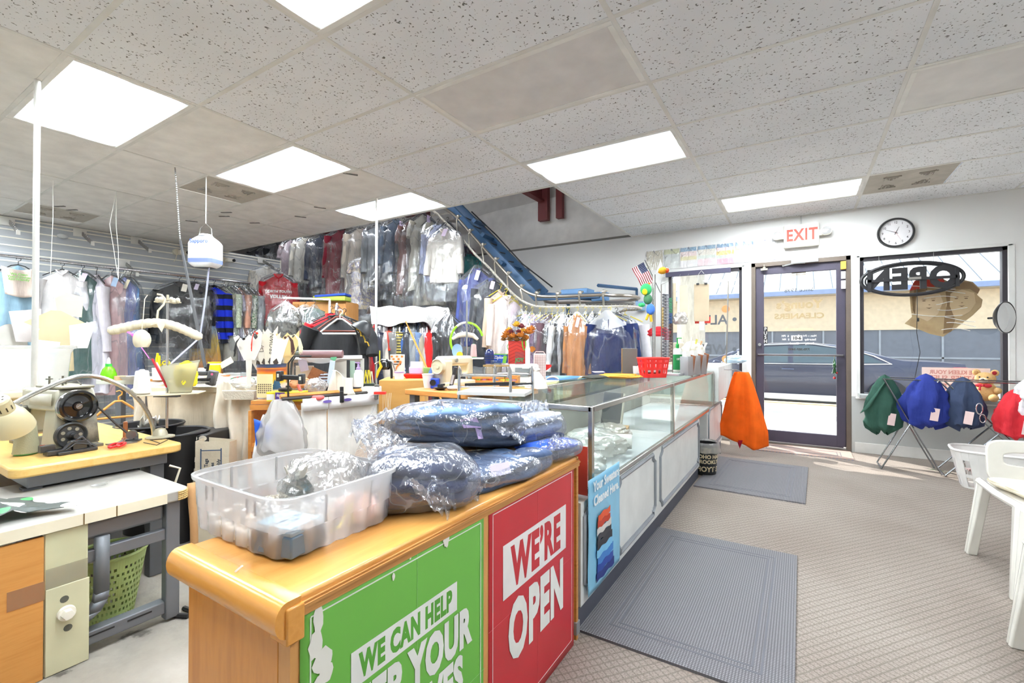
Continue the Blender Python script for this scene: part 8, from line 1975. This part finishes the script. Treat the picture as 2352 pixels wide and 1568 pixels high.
# --- small stuff on the rear bench (left of centre)
ZR = zat(872,3.9)
ba,bb = at(232,872,3.9),at(545,872,3.9)
t = thing('rear_bench','white rear bench full of sundries below the hanging gowns','table',((ba.x+bb.x)/2,(ba.y+bb.y)/2,0),YAW)
wb = (bb-ba).length;part('table_top',MB().box((0,.15,ZR-.02),(wb,.40,.04)),WHITE,t,bev=.004)
for x in (-wb/2+.04,0,wb/2-.04): part('leg',MB().box((x,.15,(ZR-.04)/2),(.05,.05,ZR-.04)),DG,t)
part('orange_shelf',MB().box((.30,-.06,ZR-.0),(.75,.10,.02)),PINE,t)
def rb0(u,D=3.82): p = at(u,800,D);return V((p.x,p.y,ZR+.002))
t = thing('spray_bottle','lime green spray bottle with a white nozzle on the rear bench','bottle',rb0(250,3.75),YAW)
part('bottle_body',MB().lathe([(.045,0),(.052,.02),(.052,.05),(.04,.09),(.02,.115)],24),clearplastic('a6ee3a',.6),t);part('collar',MB().lathe([(.022,.112),(.022,.135)],16),mat('2fae3f',.4),t);part('nozzle',MB().lathe([(.012,.135),(.010,.17),(.004,.185)],12),WHITE,t)
def bot(nm,label,u,D,c,prof_,cat='bottle',n=18):
    t = thing(nm,label,cat,rb0(u,D),YAW);part('body',MB().lathe(prof_,n),mat(c,.4) if isinstance(c,str) else c,t);return t
bot('tape_roll','brown-cored tape roll lying beside the lime spray bottle',275,3.78,'d9b48c',[(.02,0),(.04,.0),(.042,.035),(.02,.035)],'tape roll')
bot('white_bowl','low white bowl right of the tape roll on the rear bench',297,3.8,'e8e6de',[(.04,0),(.065,.03),(.068,.032),(.05,.01),(0,.008)],'bowl')
t = thing('yellow_tool_cup','white cup of yellow pliers and scissors behind the pouch','cup',rb0(368,3.8),YAW);part('cup',MB().lathe([(.05,0),(.055,.10),(.05,.10),(.045,.01),(0,.01)],22),WHITE,t)
yt = MB().tube([(-.02,0,.08),(-.03,0,.17),(-.02,0,.22)],.008,6).tube([(-.005,0,.08),(-.01,0,.20)],.010,6);part('yellow_pliers',yt,mat('e9d018',.4),t);part('scissor_handle',MB().tube([(.05+.03*cos(a),0,.14+.016*sin(a)) for a in [2*pi*k/14 for k in range(14)]],.005,6,closed=True).tube([(.03+.03*cos(a),0.01,.12+.014*sin(a)) for a in [2*pi*k/14 for k in range(14)]],.005,6,closed=True),mat('d8c018',.4),t)
part('grey_tool',MB().cyl((.02,.01,.06),(.025,.01,.20),.010),mat('6a6c6e',.4),t)
bot('red_lolly','small red round brush head on the rear bench',405,3.85,'e0605c',[(.004,0),(.005,.07),(.018,.08),(.022,.095),(.015,.112),(0,.115)],'brush')
bot('clear_bottle','clear squeeze bottle with a cream cap on the rear bench',420,3.85,clearplastic('e6e8ea',.6),[(.028,0),(.032,.02),(.032,.06),(.018,.085),(.010,.09),(.010,.105)])
t = thing('colour_meter','white framed thermometer strip with rainbow bar on the rear bench','gauge',rb0(434,3.68),YAW);part('case',MB().box((0,0,.035),(.14,.02,.055)),mat('e2e2e0',.4),t,bev=.006);part('colour_bar',MB().box((0,-.011,.035),(.10,.002,.025)),gradm('8a4a9c','e0a03a',0,.07),t)
t = thing('bag_of_floss','clear bag of red lettered packs right of the rainbow gauge','packet',rb0(468,3.8),YAW);part('packet',MB().box((0,0,.05),(.08,.03,.10)),mat('e4d6d6',.5),t,bev=.008);part('printed_band',MB().box((0,-.016,.05),(.07,.002,.02),ry=R(-8)),mat('d02c3a',.5),t)
t = thing('yellow_cup','yellow plastic cup with a white band tipped on the rear bench','cup',V(rb0(494,3.75))+V((0,0,.05)),YAW);part('cup',MB().lathe([(.036,0),(.050,.095),(.052,.10),(.047,.10),(.035,.008),(0,.008)],26),mat('f0c818',.35),t);part('white_band',MB().lathe([(.0485,.078),(.0505,.090)],26,cap=False),WHITE,t)
t = thing('card_stack','stack of cream cards under the yellow cup','cards',rb0(494,3.75),YAW);part('cards',MB().box((0,0,.024),(.12,.09,.047)),mat('e2d8bc',.7),t,bev=.002)
hangcard('folded_paper','cream folded paper behind the yellow cup',520,833,3.75,.11,.05,'e3dcc2',0,-30,'paper')
t = thing('terracotta_pot','small orange-brown pot on the bench near the tartan cushion','pot',rb0(515,3.6),YAW);part('pot',MB().lathe([(.03,0),(.042,.05),(.045,.055),(.038,.05),(0,.02)],22),mat('c8743a',.6),t)
t = thing('clear_tub','clear tub of sewing oddments left of the tartan cushion','tub',rb0(540,3.65),YAW);part('tub',MB().box((0,0,.035),(.14,.09,.07)),clearplastic('e6ecee',.4),t,bev=.006);part('contents',mmb(crumple(1,.05,.035,.02,2.9,20,12),V((0,0,.005))),fabric('c4b8d8','floral','e0a04a',40),t)
t = thing('tartan_cushion','red and green tartan pressing ham on the beige-draped table','cushion',stand(557,872,3.25),YAW+R(10));part('cushion',MB().ball((0,0,0),(.085,.05,.026)),fabric('8c2c34','plaid','2f5a40',40),t)
# black tool arm, blue pouch, papers on the pressing table
t = thing('tacking_gun','dark grey electric hand tool with red end hanging by the black strap','tool',stand(470,857,3.05),YAW)
part('barrel',MB().box((-.06,0,0),(.17,.035,.028)),mat('4a4b4e',.4),t,bev=.006);part('red_end',MB().box((-.155,0,0),(.035,.034,.03)),mat('8e2028',.35),t,bev=.004);part('body',MB().box((.05,0,-.03),(.055,.04,.10),ry=R(14)),mat('55565a',.4),t,bev=.008);part('knob',MB().box((.02,0,.035),(.014,.014,.06),ry=R(10)),BLACK,t,bev=.004);part('pink_button',MB().cyl((.062,-.022,-.005),(.062,-.018,-.005),.008),mat('e06a9c',.4),t)
t = thing('steel_presser','steel plates of a hand press lying on the beige cloth','press',stand(450,882,3.05),YAW);part('plate',MB().box((-.03,0,.006),(.26,.12,.008),ry=R(-2)).box((.02,.02,.022),(.18,.10,.006),ry=R(3)),mat('b9babc',.25,.9),t);part('black_pad',MB().box((.04,0,.034),(.14,.09,.010),ry=R(-2)),BLACK,t)
t = thing('blue_pouch','blue and white printed packet on the bench left of the hand tool','packet',stand(432,865,3.25),YAW+R(15));part('packet',MB().box((0,0,.02),(.15,.10,.016),ry=R(8),rx=R(20)),fabric('8aa8d8','stripe','e8ecf4',60),t,bev=.004)
t = thing('wicker_tray','white rectangular basket tray at the right of the pressing table','basket',stand(558,908,2.92),YAW);part('tray_body',MB().add([(-.09,-.04,-.02),(.09,-.04,-.02),(.09,.05,-.02),(-.09,.05,-.02),(-.10,-.05,.035),(.10,-.05,.035),(.10,.06,.035),(-.10,.06,.035)],[(0,3,2,1),(0,1,5,4),(1,2,6,5),(2,3,7,6),(3,0,4,7)]),mat('e6e0d2',.7,bump=.5,bs=120),t,smooth=0,solid=.006)
heap('clear film bag piled on the white basket tray',562,890,3.0,(.09,.06,.035),film(.25,.3,scale=24),8.8)
# --- things hanging from the ceiling grid
jt = atz(473,405,CZ)
def colD(u,v,D): return at(u,v,D)
Dj = (jt-CAMLOC).dot(cF2)
t = thing('hanging_jug','white plastic jug hung from the ceiling as a drip feeder with blue lettering','jug',at(472,615,Dj),YAW)
hj = px(72,Dj);wj = px(29,Dj)
part('jug_body',MB().grid(lambda u,v: (lambda s_: (wj*s_*max(-1,min(1,1.25*cos(2*pi*u))),wj*.8*s_*max(-1,min(1,1.25*sin(2*pi*u))),hj*v))( (.62+.38*min(1,v/.14)**.6) if v < .14 else (1 if v < .74 else 1-.55*((v-.74)/.26)**1.6)),36,30,True),mat('d9dbde',.35),t,smooth=.7)
part('water_band',MB().grid(lambda u,v: (wj*1.006*max(-1,min(1,1.25*cos(2*pi*u))),wj*.806*max(-1,min(1,1.25*sin(2*pi*u))),hj*(.13+.13*v)),36,3,True),clearplastic('a9b8e0',.5),t)
part('jug_neck',MB().lathe([(wj*.5,hj),(wj*.45,hj*1.06),(wj*.42,hj*1.06)],20),mat('e9ebee',.35),t)
part('jug_lettering',MB().text('Sapporo',wj*.42,frame((0,-wj*.83,hj*.78),(1,0,0),(0,0,1)),1,.001),mat('3f62c8',.5),t,smooth=0)
part('bail_wire',MB().tube([(-wj*.5,0,hj),(-wj*.45,0,hj*1.25),(0,0,hj*1.42),(wj*.45,0,hj*1.25),(wj*.5,0,hj)],.003,6),STEEL,t)
topz = CZ-at(472,615,Dj).z
part('suspension_wire',MB().tube([(0,0,hj*1.42),(0,0,topz)],.004,6),mat('ecebe6',.4),t)
part('drip_tube',MB().tube([V((px(8,Dj),0,0)),V((px(2,Dj),0,-px(60,Dj))),V((-px(12,Dj),0,-px(160,Dj))),V((-px(35,Dj),-.3,-px(230,Dj)))],.008,8),clearplastic('dfe2f4',.6),t)
ct = atz(402,385,CZ);Dc = (ct-CAMLOC).dot(cF2)
t = thing('strap_hanger','black strap on a chain dropping from the ceiling to the hand tool','strap',ct)
chn = MB();cb_ = at(414,552,Dc)
for k in range(34): p = ct.lerp(cb_,k/33);chn.ball(p,(.006,.006,.009),6,4)
part('chain',chn,mat('8a8a88',.3,.8),t,world=True,kind='stuff')
s0,s1 = cb_,at(472,845,3.05);part('strap',MB().tube([s0,s0.lerp(s1,.55),s1],[.009,.011,.010],4),mat('2b2b2e',.7),t,world=True)
for k,(u0,v0,u1,v1,u2,v2,lb_) in enumerate(((122,415,122,500,116,630,'thin white wire hook hanging from the ceiling at the far left'),(267,440,252,515,272,640,'white wire loop hanging from the ceiling above the pink gown'))):
    p0_ = atz(u0,v0,CZ);Dw = (p0_-CAMLOC).dot(cF2)
    mb = MB().tube([p0_,at(u1,v1,Dw),at(u2,v2,Dw)],.003,5)
    if k: mb.tube([p0_,at(267,520,Dw),at(272,575,Dw),at(272,640,Dw)],.003,5)
    solo('wire_hook',mb,mat('e8e6e0',.4),lb_,'wire')
cv = thing('wall_fitting','small white convex fitting on the slatted wall below the left wire','fitting',atx(142,543,SX));part('dome',MB().ball((.03,0,0),(.03,.055,.03)),mat('cfd2d4',.3),cv)
for k,(u,v,ang_) in enumerate(((137,474,-12),(165,482,-12),(520,488,-10),(515,497,-10),(585,512,-12),(690,498,20),(735,477,22),(805,400,20),(440,508,25))):
    p = atz(u,v,CZ-.005);solo('ceiling_clip',MB().box(p,(.12,.02,.006),rz=R(ang_+40)),mat('6e6c68',.6),'small grey metal clip stuck on the ceiling grid','clip','grey clips on the ceiling grid')
# ================================================================ on and in the display case
ZT = .898
def tp_(u,v): return atz(u,v,ZT)
t = thing('folded_trousers','folded mustard trousers on the glass counter beside the red basket','trousers',tp_(1425,868),R(100))
part('folded_cloth',mmb(crumple(1,.085,.16,.018,2.0,k=.5),V((0,0,0))),fabric('d9943c'),t,smooth=1);part('fold',MB().tube([(-.02,-.12,.02),(-.02,.12,.02)],[.018,.016],10),fabric('d08a34'),t)
heap_ = solo('dark_cloth',mmb(crumple(1,.09,.14,.012,5.0,k=.6),tp_(1370,868)),fabric('3e3f3a'),'thin dark olive cloth under a lilac ticket on the glass counter','cloth',smooth=1)
t = thing('paper_ticket','lilac paper ticket lying on the dark olive cloth','ticket',tp_(1375,862)+V((0,0,.03)),R(60));part('ticket',MB().box((0,0,0),(.11,.035,.002),rx=.2),mat('e0cdea',.7),t)
t = thing('grey_panel','grey flat panel standing on the glass counter left of the red basket','panel',tp_(1446,862),YAW-R(6));Dq = (tp_(1446,862)-CAMLOC).dot(cF2)
part('panel',MB().box((0,0,px(31,Dq)),(px(35,Dq),.012,px(62,Dq))),mat('77746f',.4,.3),t,bev=.002);part('panel_edge',MB().box((-px(17.5,Dq),-.003,px(31,Dq)),(.005,.014,px(62,Dq))),mat('b08a4a',.5),t)
t = thing('white_mug','white mug partly hidden left of the red basket','mug',tp_(1464,862),0);part('cup',MB().lathe([(.025,0),(.04,.02),(.042,.08),(.038,.08),(.03,.01),(0,.01)],24),mat('f0eeea',.3),t)
pb = tp_(1500,866);Db = (pb-CAMLOC).dot(cF2)
t = thing('red_basket','bright red plastic basket with heart cut-outs on the glass counter','basket',pb,YAW+R(10));wB = px(33,Db);hB2 = px(44,Db)
mb = MB();nn = 64;rows2 = 10
def rq(i,z): k_ = .80+.20*z/hB2;x,y = rrect(i/nn,wB,wB*.68,5);return (x*k_,y*k_,z)
for r_ in range(rows2):
    for i in range(nn):
        if r_ in (2,3,5,6,8) and i % 4 in (1,2): continue
        mb.add([rq(i,hB2*r_/rows2),rq(i+1,hB2*r_/rows2),rq(i+1,hB2*(r_+1)/rows2),rq(i,hB2*(r_+1)/rows2)],[(0,1,2,3)])
mb.add([rq(i,.002) for i in range(nn)],[tuple(range(nn))])
part('basket_wall',mb,mat('ee2f2c',.35),t,smooth=0,solid=.004);part('basket_rim',MB().tube([rq(i,hB2) for i in range(nn)],.006,8,closed=True),mat('ee3a34',.35),t)
part('contents',mmb(crumple(1,wB*.6,wB*.4,.02,1.4,20,12),V((0,0,.03))),fabric('8f8c88'),t)
solo('scale_plate',MB().box(tp_(1545,862)+V((0,0,.012)),(.20,.16,.022),rz=R(85)),mat('d4d8dc',.25,.5),'flat silver counter scale under the tag coil and bottle','scale',bev=.003)
# pole with sneeze-guard, tag coil
pp = tp_(1502,850);Dp = (pp-CAMLOC).dot(cF2)
solo('counter_pole',MB().cyl(pp,V((pp.x,pp.y,at(1500,630,Dp).z)),.018),mat('b9b8b6',.25,.8),'chrome pole rising from the counter beside the toy parrots','pole')
pq = tp_(1532,862);Dq2 = (pq-CAMLOC).dot(cF2)
t = thing('tag_coil_rack','tall wire frame packed with coiled number tags on the counter','tag rack',pq,YAW)
hh = px(220,Dq2);part('wire_frame',MB().tube([(-px(13,Dq2),0,.02),(-px(13,Dq2),0,hh*.95),(px(13,Dq2),0,hh),(px(13,Dq2),0,.0),(-.0,0,.0)],.004,6),mat('8a857e',.3,.8),t)
tg_ = []
for c,x0,x1,z0,z1 in (('4a4b54',-10,-2,.15,.86),('8b8f9c',-2,4,.15,.86),('5a3f38',4,11,.15,.55),('2f5f9c',4,11,.55,.66),('3f9a6a',4,11,.66,.82),('c9a23a',-12,-9,.50,.72)):
    m_ = MB();n_ = int((z1-z0)*60)
    for k in range(n_): z = hh*(z0+(z1-z0)*k/n_);m_.box((px((x0+x1)/2,Dq2),.0,z),(px(x1-x0,Dq2)*.95,.03,hh/100),ry=R(8 if k % 2 else -8))
    part('number_tag',m_,mat(c,.4),t,smooth=0,kind='stuff')
# pump bottle green
pg = tp_(1556,858);Dg = (pg-CAMLOC).dot(cF2)
t = thing('lotion_bottle','green and white lotion bottle with a green pump on the counter','bottle',pg+V((0,0,.02)),YAW);hg2 = px(52,Dg)
part('bottle_body',MB().lathe([(.038,0),(.042,.01),(.042,hg2*.9),(.03,hg2),(.012,hg2*1.04)],24,sy=.6),mat('eceee8',.35),t);part('green_label',MB().lathe([(.0425,hg2*.08),(.0425,hg2*.75)],24,sy=.62,cap=False),mat('1f8a4a',.4),t);part('pump',MB().lathe([(.014,hg2*1.02),(.014,hg2*1.2),(.006,hg2*1.22),(.005,hg2*1.45)],14).box((.014,0,hg2*1.47),(.045,.012,.008)),mat('22a048',.35),t)
part('label_lettering',MB().text('1ST',.024,frame((0,-.028,hg2*.55),(1,0,0),(0,0,1)),1,.001),WHITE,t,smooth=0)
# brochure holders
for k,(u,v,lb_) in enumerate(((1577,862,'clear holder with white cards, left of the row near the window'),(1594,860,'brown wooden-ended card holder in the middle of the row near the window'),(1608,858,'white card holder at the right of the row near the window'))):
    p = tp_(u,v);Dk = (p-CAMLOC).dot(cF2);t = thing('card_holder',lb_,'card holder',p,YAW+R(20));w_ = px(15,Dk);h_ = px(44,Dk)
    part('holder',MB().box((0,.0,h_*.5),(w_,.10,h_)),clearplastic('e8eaee',.6),t,bev=.003);part('wooden_side',MB().box((w_*.55,0,h_*.55),(.008,.11,h_*1.1),rx=R(12)),mat('8a5230',.45),t,bev=.002);part('card',MB().box((0,0,h_*1.0),(w_*.8,.05,h_*.5),rx=R(-8)),PAPER,t)
heap('bundle of tilted paper rolls and pens above the card holders',1590,815,4.75,(.09,.06,.07),mat('e9e2d0',.7),4.0,'paper_bundle','paper')
for k in range(4): a = at(1578+9*k,825,4.7);b = at(1590+11*k,775+4*k,4.7);solo('paper_roll',MB().cyl(a,b,.010,n=10),mat(['efe9d8','d8d060','e0b088','f4f2ee'][k],.6),['cream','yellow-green','peach','white'][k]+' paper roll leaning above the card holders','paper roll')
# flag, toys, dangling cards
pf = at(1477,632,Dp);
t = thing('small_flag','small American flag on a black stick above the toy parrots','flag',pf,YAW)
fw_,fh_ = px(52,Dp),px(30,Dp)
Tf = M.Translation((0,0,0)) @ M.Rotation(R(0),4,'Y') @ M.Rotation(R(-62),4,'Y').inverted()
def ff(u,v): return Tf @ V((fw_*(u-.5),.008*sin(u*9),fh_*(v-.5)))
for s_ in range(13): 
    pass
rs,ws_ = MB(),MB()
for k in range(13): (rs if k % 2 == 0 else ws_).grid(lambda u,v,k=k: ff(u,(k+v)/13),14,2)
part('red_stripe',rs,mat('8e1426',.7),t,smooth=1);part('white_stripe',ws_,mat('f0efee',.7),t,smooth=1)
part('blue_canton',MB().grid(lambda u,v: ff(u*.42,.46+v*.54)+V((0,-.0015,0)),8,6),mat('16224a',.7),t,smooth=1)
ss = MB()
for r_ in range(5):
    for q in range(6): p = ff((q+.5)/6*.40+.01,.50+.10*r_)+V((0,-.003,0));ss.box(p,(.0035,.001,.0035))
part('star',ss,WHITE,t,smooth=0,kind='stuff');a = pf+RIGHT*(-px(2,Dp))+V((0,0,px(36,Dp)));part('stick',MB().cyl(at(1481,597,Dp),at(1517,672,Dp),.003),BLACK,t,world=True)
t = thing('toy_parrot','green, yellow and blue stuffed toy bird hanging on the counter pole','toy',at(1488,690,Dp-.05),YAW)
k_ = px(1,Dp)
part('green_head',MB().ball((-4*k_,0,25*k_),(13*k_,9*k_,14*k_)),fabric('3fae6a'),t);part('green_wing',MB().ball((-14*k_,0,-10*k_),(8*k_,4*k_,5*k_)),fabric('3fae6a'),t);part('yellow_beak',MB().ball((-9*k_,-7*k_,19*k_),(6*k_,4*k_,7*k_)),fabric('e8d02a'),t);part('dark_body',MB().ball((0,0,3*k_),(10*k_,8*k_,12*k_)),fabric('4a7a5a'),t)
part('blue_body',MB().ball((6*k_,0,-20*k_),(10*k_,8*k_,13*k_)),fabric('4a7ad0'),t);part('orange_feather',MB().tube([(4*k_,0,40*k_),(0,0,34*k_),(6*k_,0,28*k_)],3*k_,6),fabric('ec7a2a'),t);part('yellow_leg',MB().tube([(2*k_,0,-30*k_),(-4*k_,0,-44*k_)],3*k_,6).tube([(6*k_,0,-32*k_),(8*k_,0,-48*k_)],3*k_,6),fabric('d8a82a'),t)
t = thing('toy_bird','small orange and yellow toy bird perched on top of the tag rack','toy',at(1521,621,Dq2),YAW);part('body',MB().ball((0,0,0),(9*k_,6*k_,7*k_)),fabric('d89a2a'),t);part('head',MB().ball((8*k_,0,0),5*k_),fabric('e0502a'),t);part('sail',MB().prism([(-12*k_,-4*k_),(-4*k_,20*k_),(0,2*k_)],.002,frame((0,-.01,0),(1,0,0),(0,0,1))),WHITE,t,smooth=0);part('wire_foot',MB().tube([(0,0,-5*k_),(-3*k_,0,-30*k_)],.002,5),STEEL,t)
def wcard(label,u0,v0,u1,v1,y,c,nm='hanging_card',clips=False):
    a = aty(u0,v0,y);b = aty(u1,v1,y);t = thing(nm,label,'card',((a.x+b.x)/2,y,(a.z+b.z)/2),0)
    part('card',MB().box((0,0,0),(b.x-a.x,.004,a.z-b.z)),mat(c,.7) if isinstance(c,str) else c,t,bev=.001)
    if not clips: part('hanging_thread',MB().cyl((0,0,(a.z-b.z)/2-.01),(0,YF-.05-y,2.06-(a.z+b.z)/2),.001,n=4),STEEL,t)
    if clips: part('binder_clip',MB().box((-.04,-.01,(a.z-b.z)/2),(.03,.02,.02)).box((.05,-.01,(a.z-b.z)/2),(.03,.02,.02)),BLACK,t);part('hook_wire',MB().tube([(-.04,-.01,(a.z-b.z)/2),(-.03,-.01,(a.z-b.z)/2+.12),(.0,-.01,(a.z-b.z)/2+.16),(.03,-.01,(a.z-b.z)/2+.12)],.003,5),STEEL,t)
    return t
wcard('tan clipboard card hung by two black clips in the left window',1594,653,1629,737,5.9,'bfae94',clips=True)
wcard('narrow cream receipt strip hanging in the left window',1561,656,1580,728,5.85,'d8cbb4');wcard('cream strip hanging right behind the tag coil rack',1545,650,1553,705,5.8,'d0c2a6')
wcard('red-edged card low behind the tan clipboard card',1596,728,1632,742,5.95,'d8453c');wcard('small white slip under the red-edged card',1606,738,1618,758,5.9,'f0e6d8')
solo('red_flowers',mmb(crumple(1,.10,.05,.05,3.3,k=1.4),at(1512,772,5.0)),fabric('e63a44'),'red artificial flowers behind the tag coil rack','flowers',smooth=1)
solo('foil_pack',mmb(crumple(1,.07,.04,.07,6.3),at(1563,745,5.1)),mat('cfcac4',.2,.6),'crinkled silver foil pack behind the tag rack','packet',smooth=1)
solo('red_note',MB().box(at(1532,775,4.9),(.05,.01,.05),rz=YAW),mat('d8353c',.6),'small red note between the tag rack and the lotion bottle','note')
solo('window_rod',MB().cyl(aty(1673,645,5.95),aty(1668,840,5.95),.008),mat('a8a49c',.3,.8),'thin steel rod standing by the left window','rod')
solo('blind_rail',MB().bx((W1[0]-.02,YF-.06,2.035),(W1[1]-.12,YF-.02,2.095)),mat('3f3c58',.35),'dark blind rail across the top of the left window','blind rail',bev=.003)
solo('plastic_bag',mmb(crumple(1,.10,.08,.05,2.2),V((-.66,6.06,.94))),mat('bcd8ec',.4),'pale blue plastic bag on the cabinet end beside the window','plastic bag',smooth=1)
# contents of the case: bags and rolls
zc = .545
cs_ = [((-.92,2.05),(.13,.12,.055),2.1,film(.3,.3,scale=18),'clear crumpled bags at the near end inside the display case'),((-1.0,2.45),(.16,.16,.065),4.2,film(.35,.3,scale=18),'milky bags heaped in the middle of the near case section'),((-1.05,2.85),(.13,.15,.05),6.2,film(.3,.3,scale=18),'clear bags beside the cardboard inside the display case'),((-1.15,2.2),(.10,.14,.07),9.2,mat('c9c5bc',.6),'grey paper heap at the rear of the display case')]
for (x,y),s3,sd_,m_,lb_ in cs_: solo('plastic_bag',mmb(crumple(1,*s3,sd_),V((x,y,zc))),m_,lb_,'plastic bag',smooth=1)
t = thing('bag_roll','roll of clear plastic bags with its open end to the front inside the case','bag roll',(-.90,2.62,zc+.045),R(20));part('roll',MB().lathe([(.018,-.07),(.042,-.07),(.042,.07),(.018,.07)],28,T=M.Rotation(R(90),4,'Y')),mat('e3e3e1',.35),t)
t = thing('leaning_board','dark slate board leaning inside the display case','board',(-1.10,3.05,zc),R(-15));part('board',MB().box((0,0,.14),(.16,.01,.28),rx=R(-12)),mat('4c4f55',.5),t,bev=.002);part('board_edge',MB().box((.085,-.002,.14),(.01,.014,.28),rx=R(-12)),mat('d8d4c8',.5),t)
t = thing('small_carton','small open brown carton inside the display case','carton',(-1.02,2.90,zc),R(12));part('carton',MB().box((0,0,.04),(.16,.12,.08)),CARD,t,bev=.002)
t = thing('teal_pot','dark teal bottle between the cabinet corner and the display case','bottle',(-.81,1.76,.515),0);part('bottle_body',MB().lathe([(.022,0),(.024,.07),(.014,.09),(.012,.11)],18),mat('1d5a50',.3),t)
p = at(300,765,4.2)
solo('pink_hook',MB().tube([at(275,757,4.3),at(292,761,4.25),at(304,768,4.2),at(311,778,4.2)],[.006,.009,.011,.008],8).tube([at(311,778,4.2),at(343,823,4.0)],.004,6),mat('e058b8',.4),'magenta and cream curved plastic rod below the padded hanger','rod')
pk = tp_(1560,846)
t = thing('paper_stack','stack of cream forms standing behind the lotion bottle and card holders','paper',pk+V((-.06,.10,0)),YAW)
part('forms',MB().box((0,0,.14),(.16,.05,.28),rx=R(6)),mat('e4dcc8',.8),t,bev=.002);part('front_form',MB().box((.03,-.04,.11),(.12,.01,.22),rx=R(10)),mat('d8d2c4',.8),t,bev=.001)
print('objects',len(bpy.data.objects))
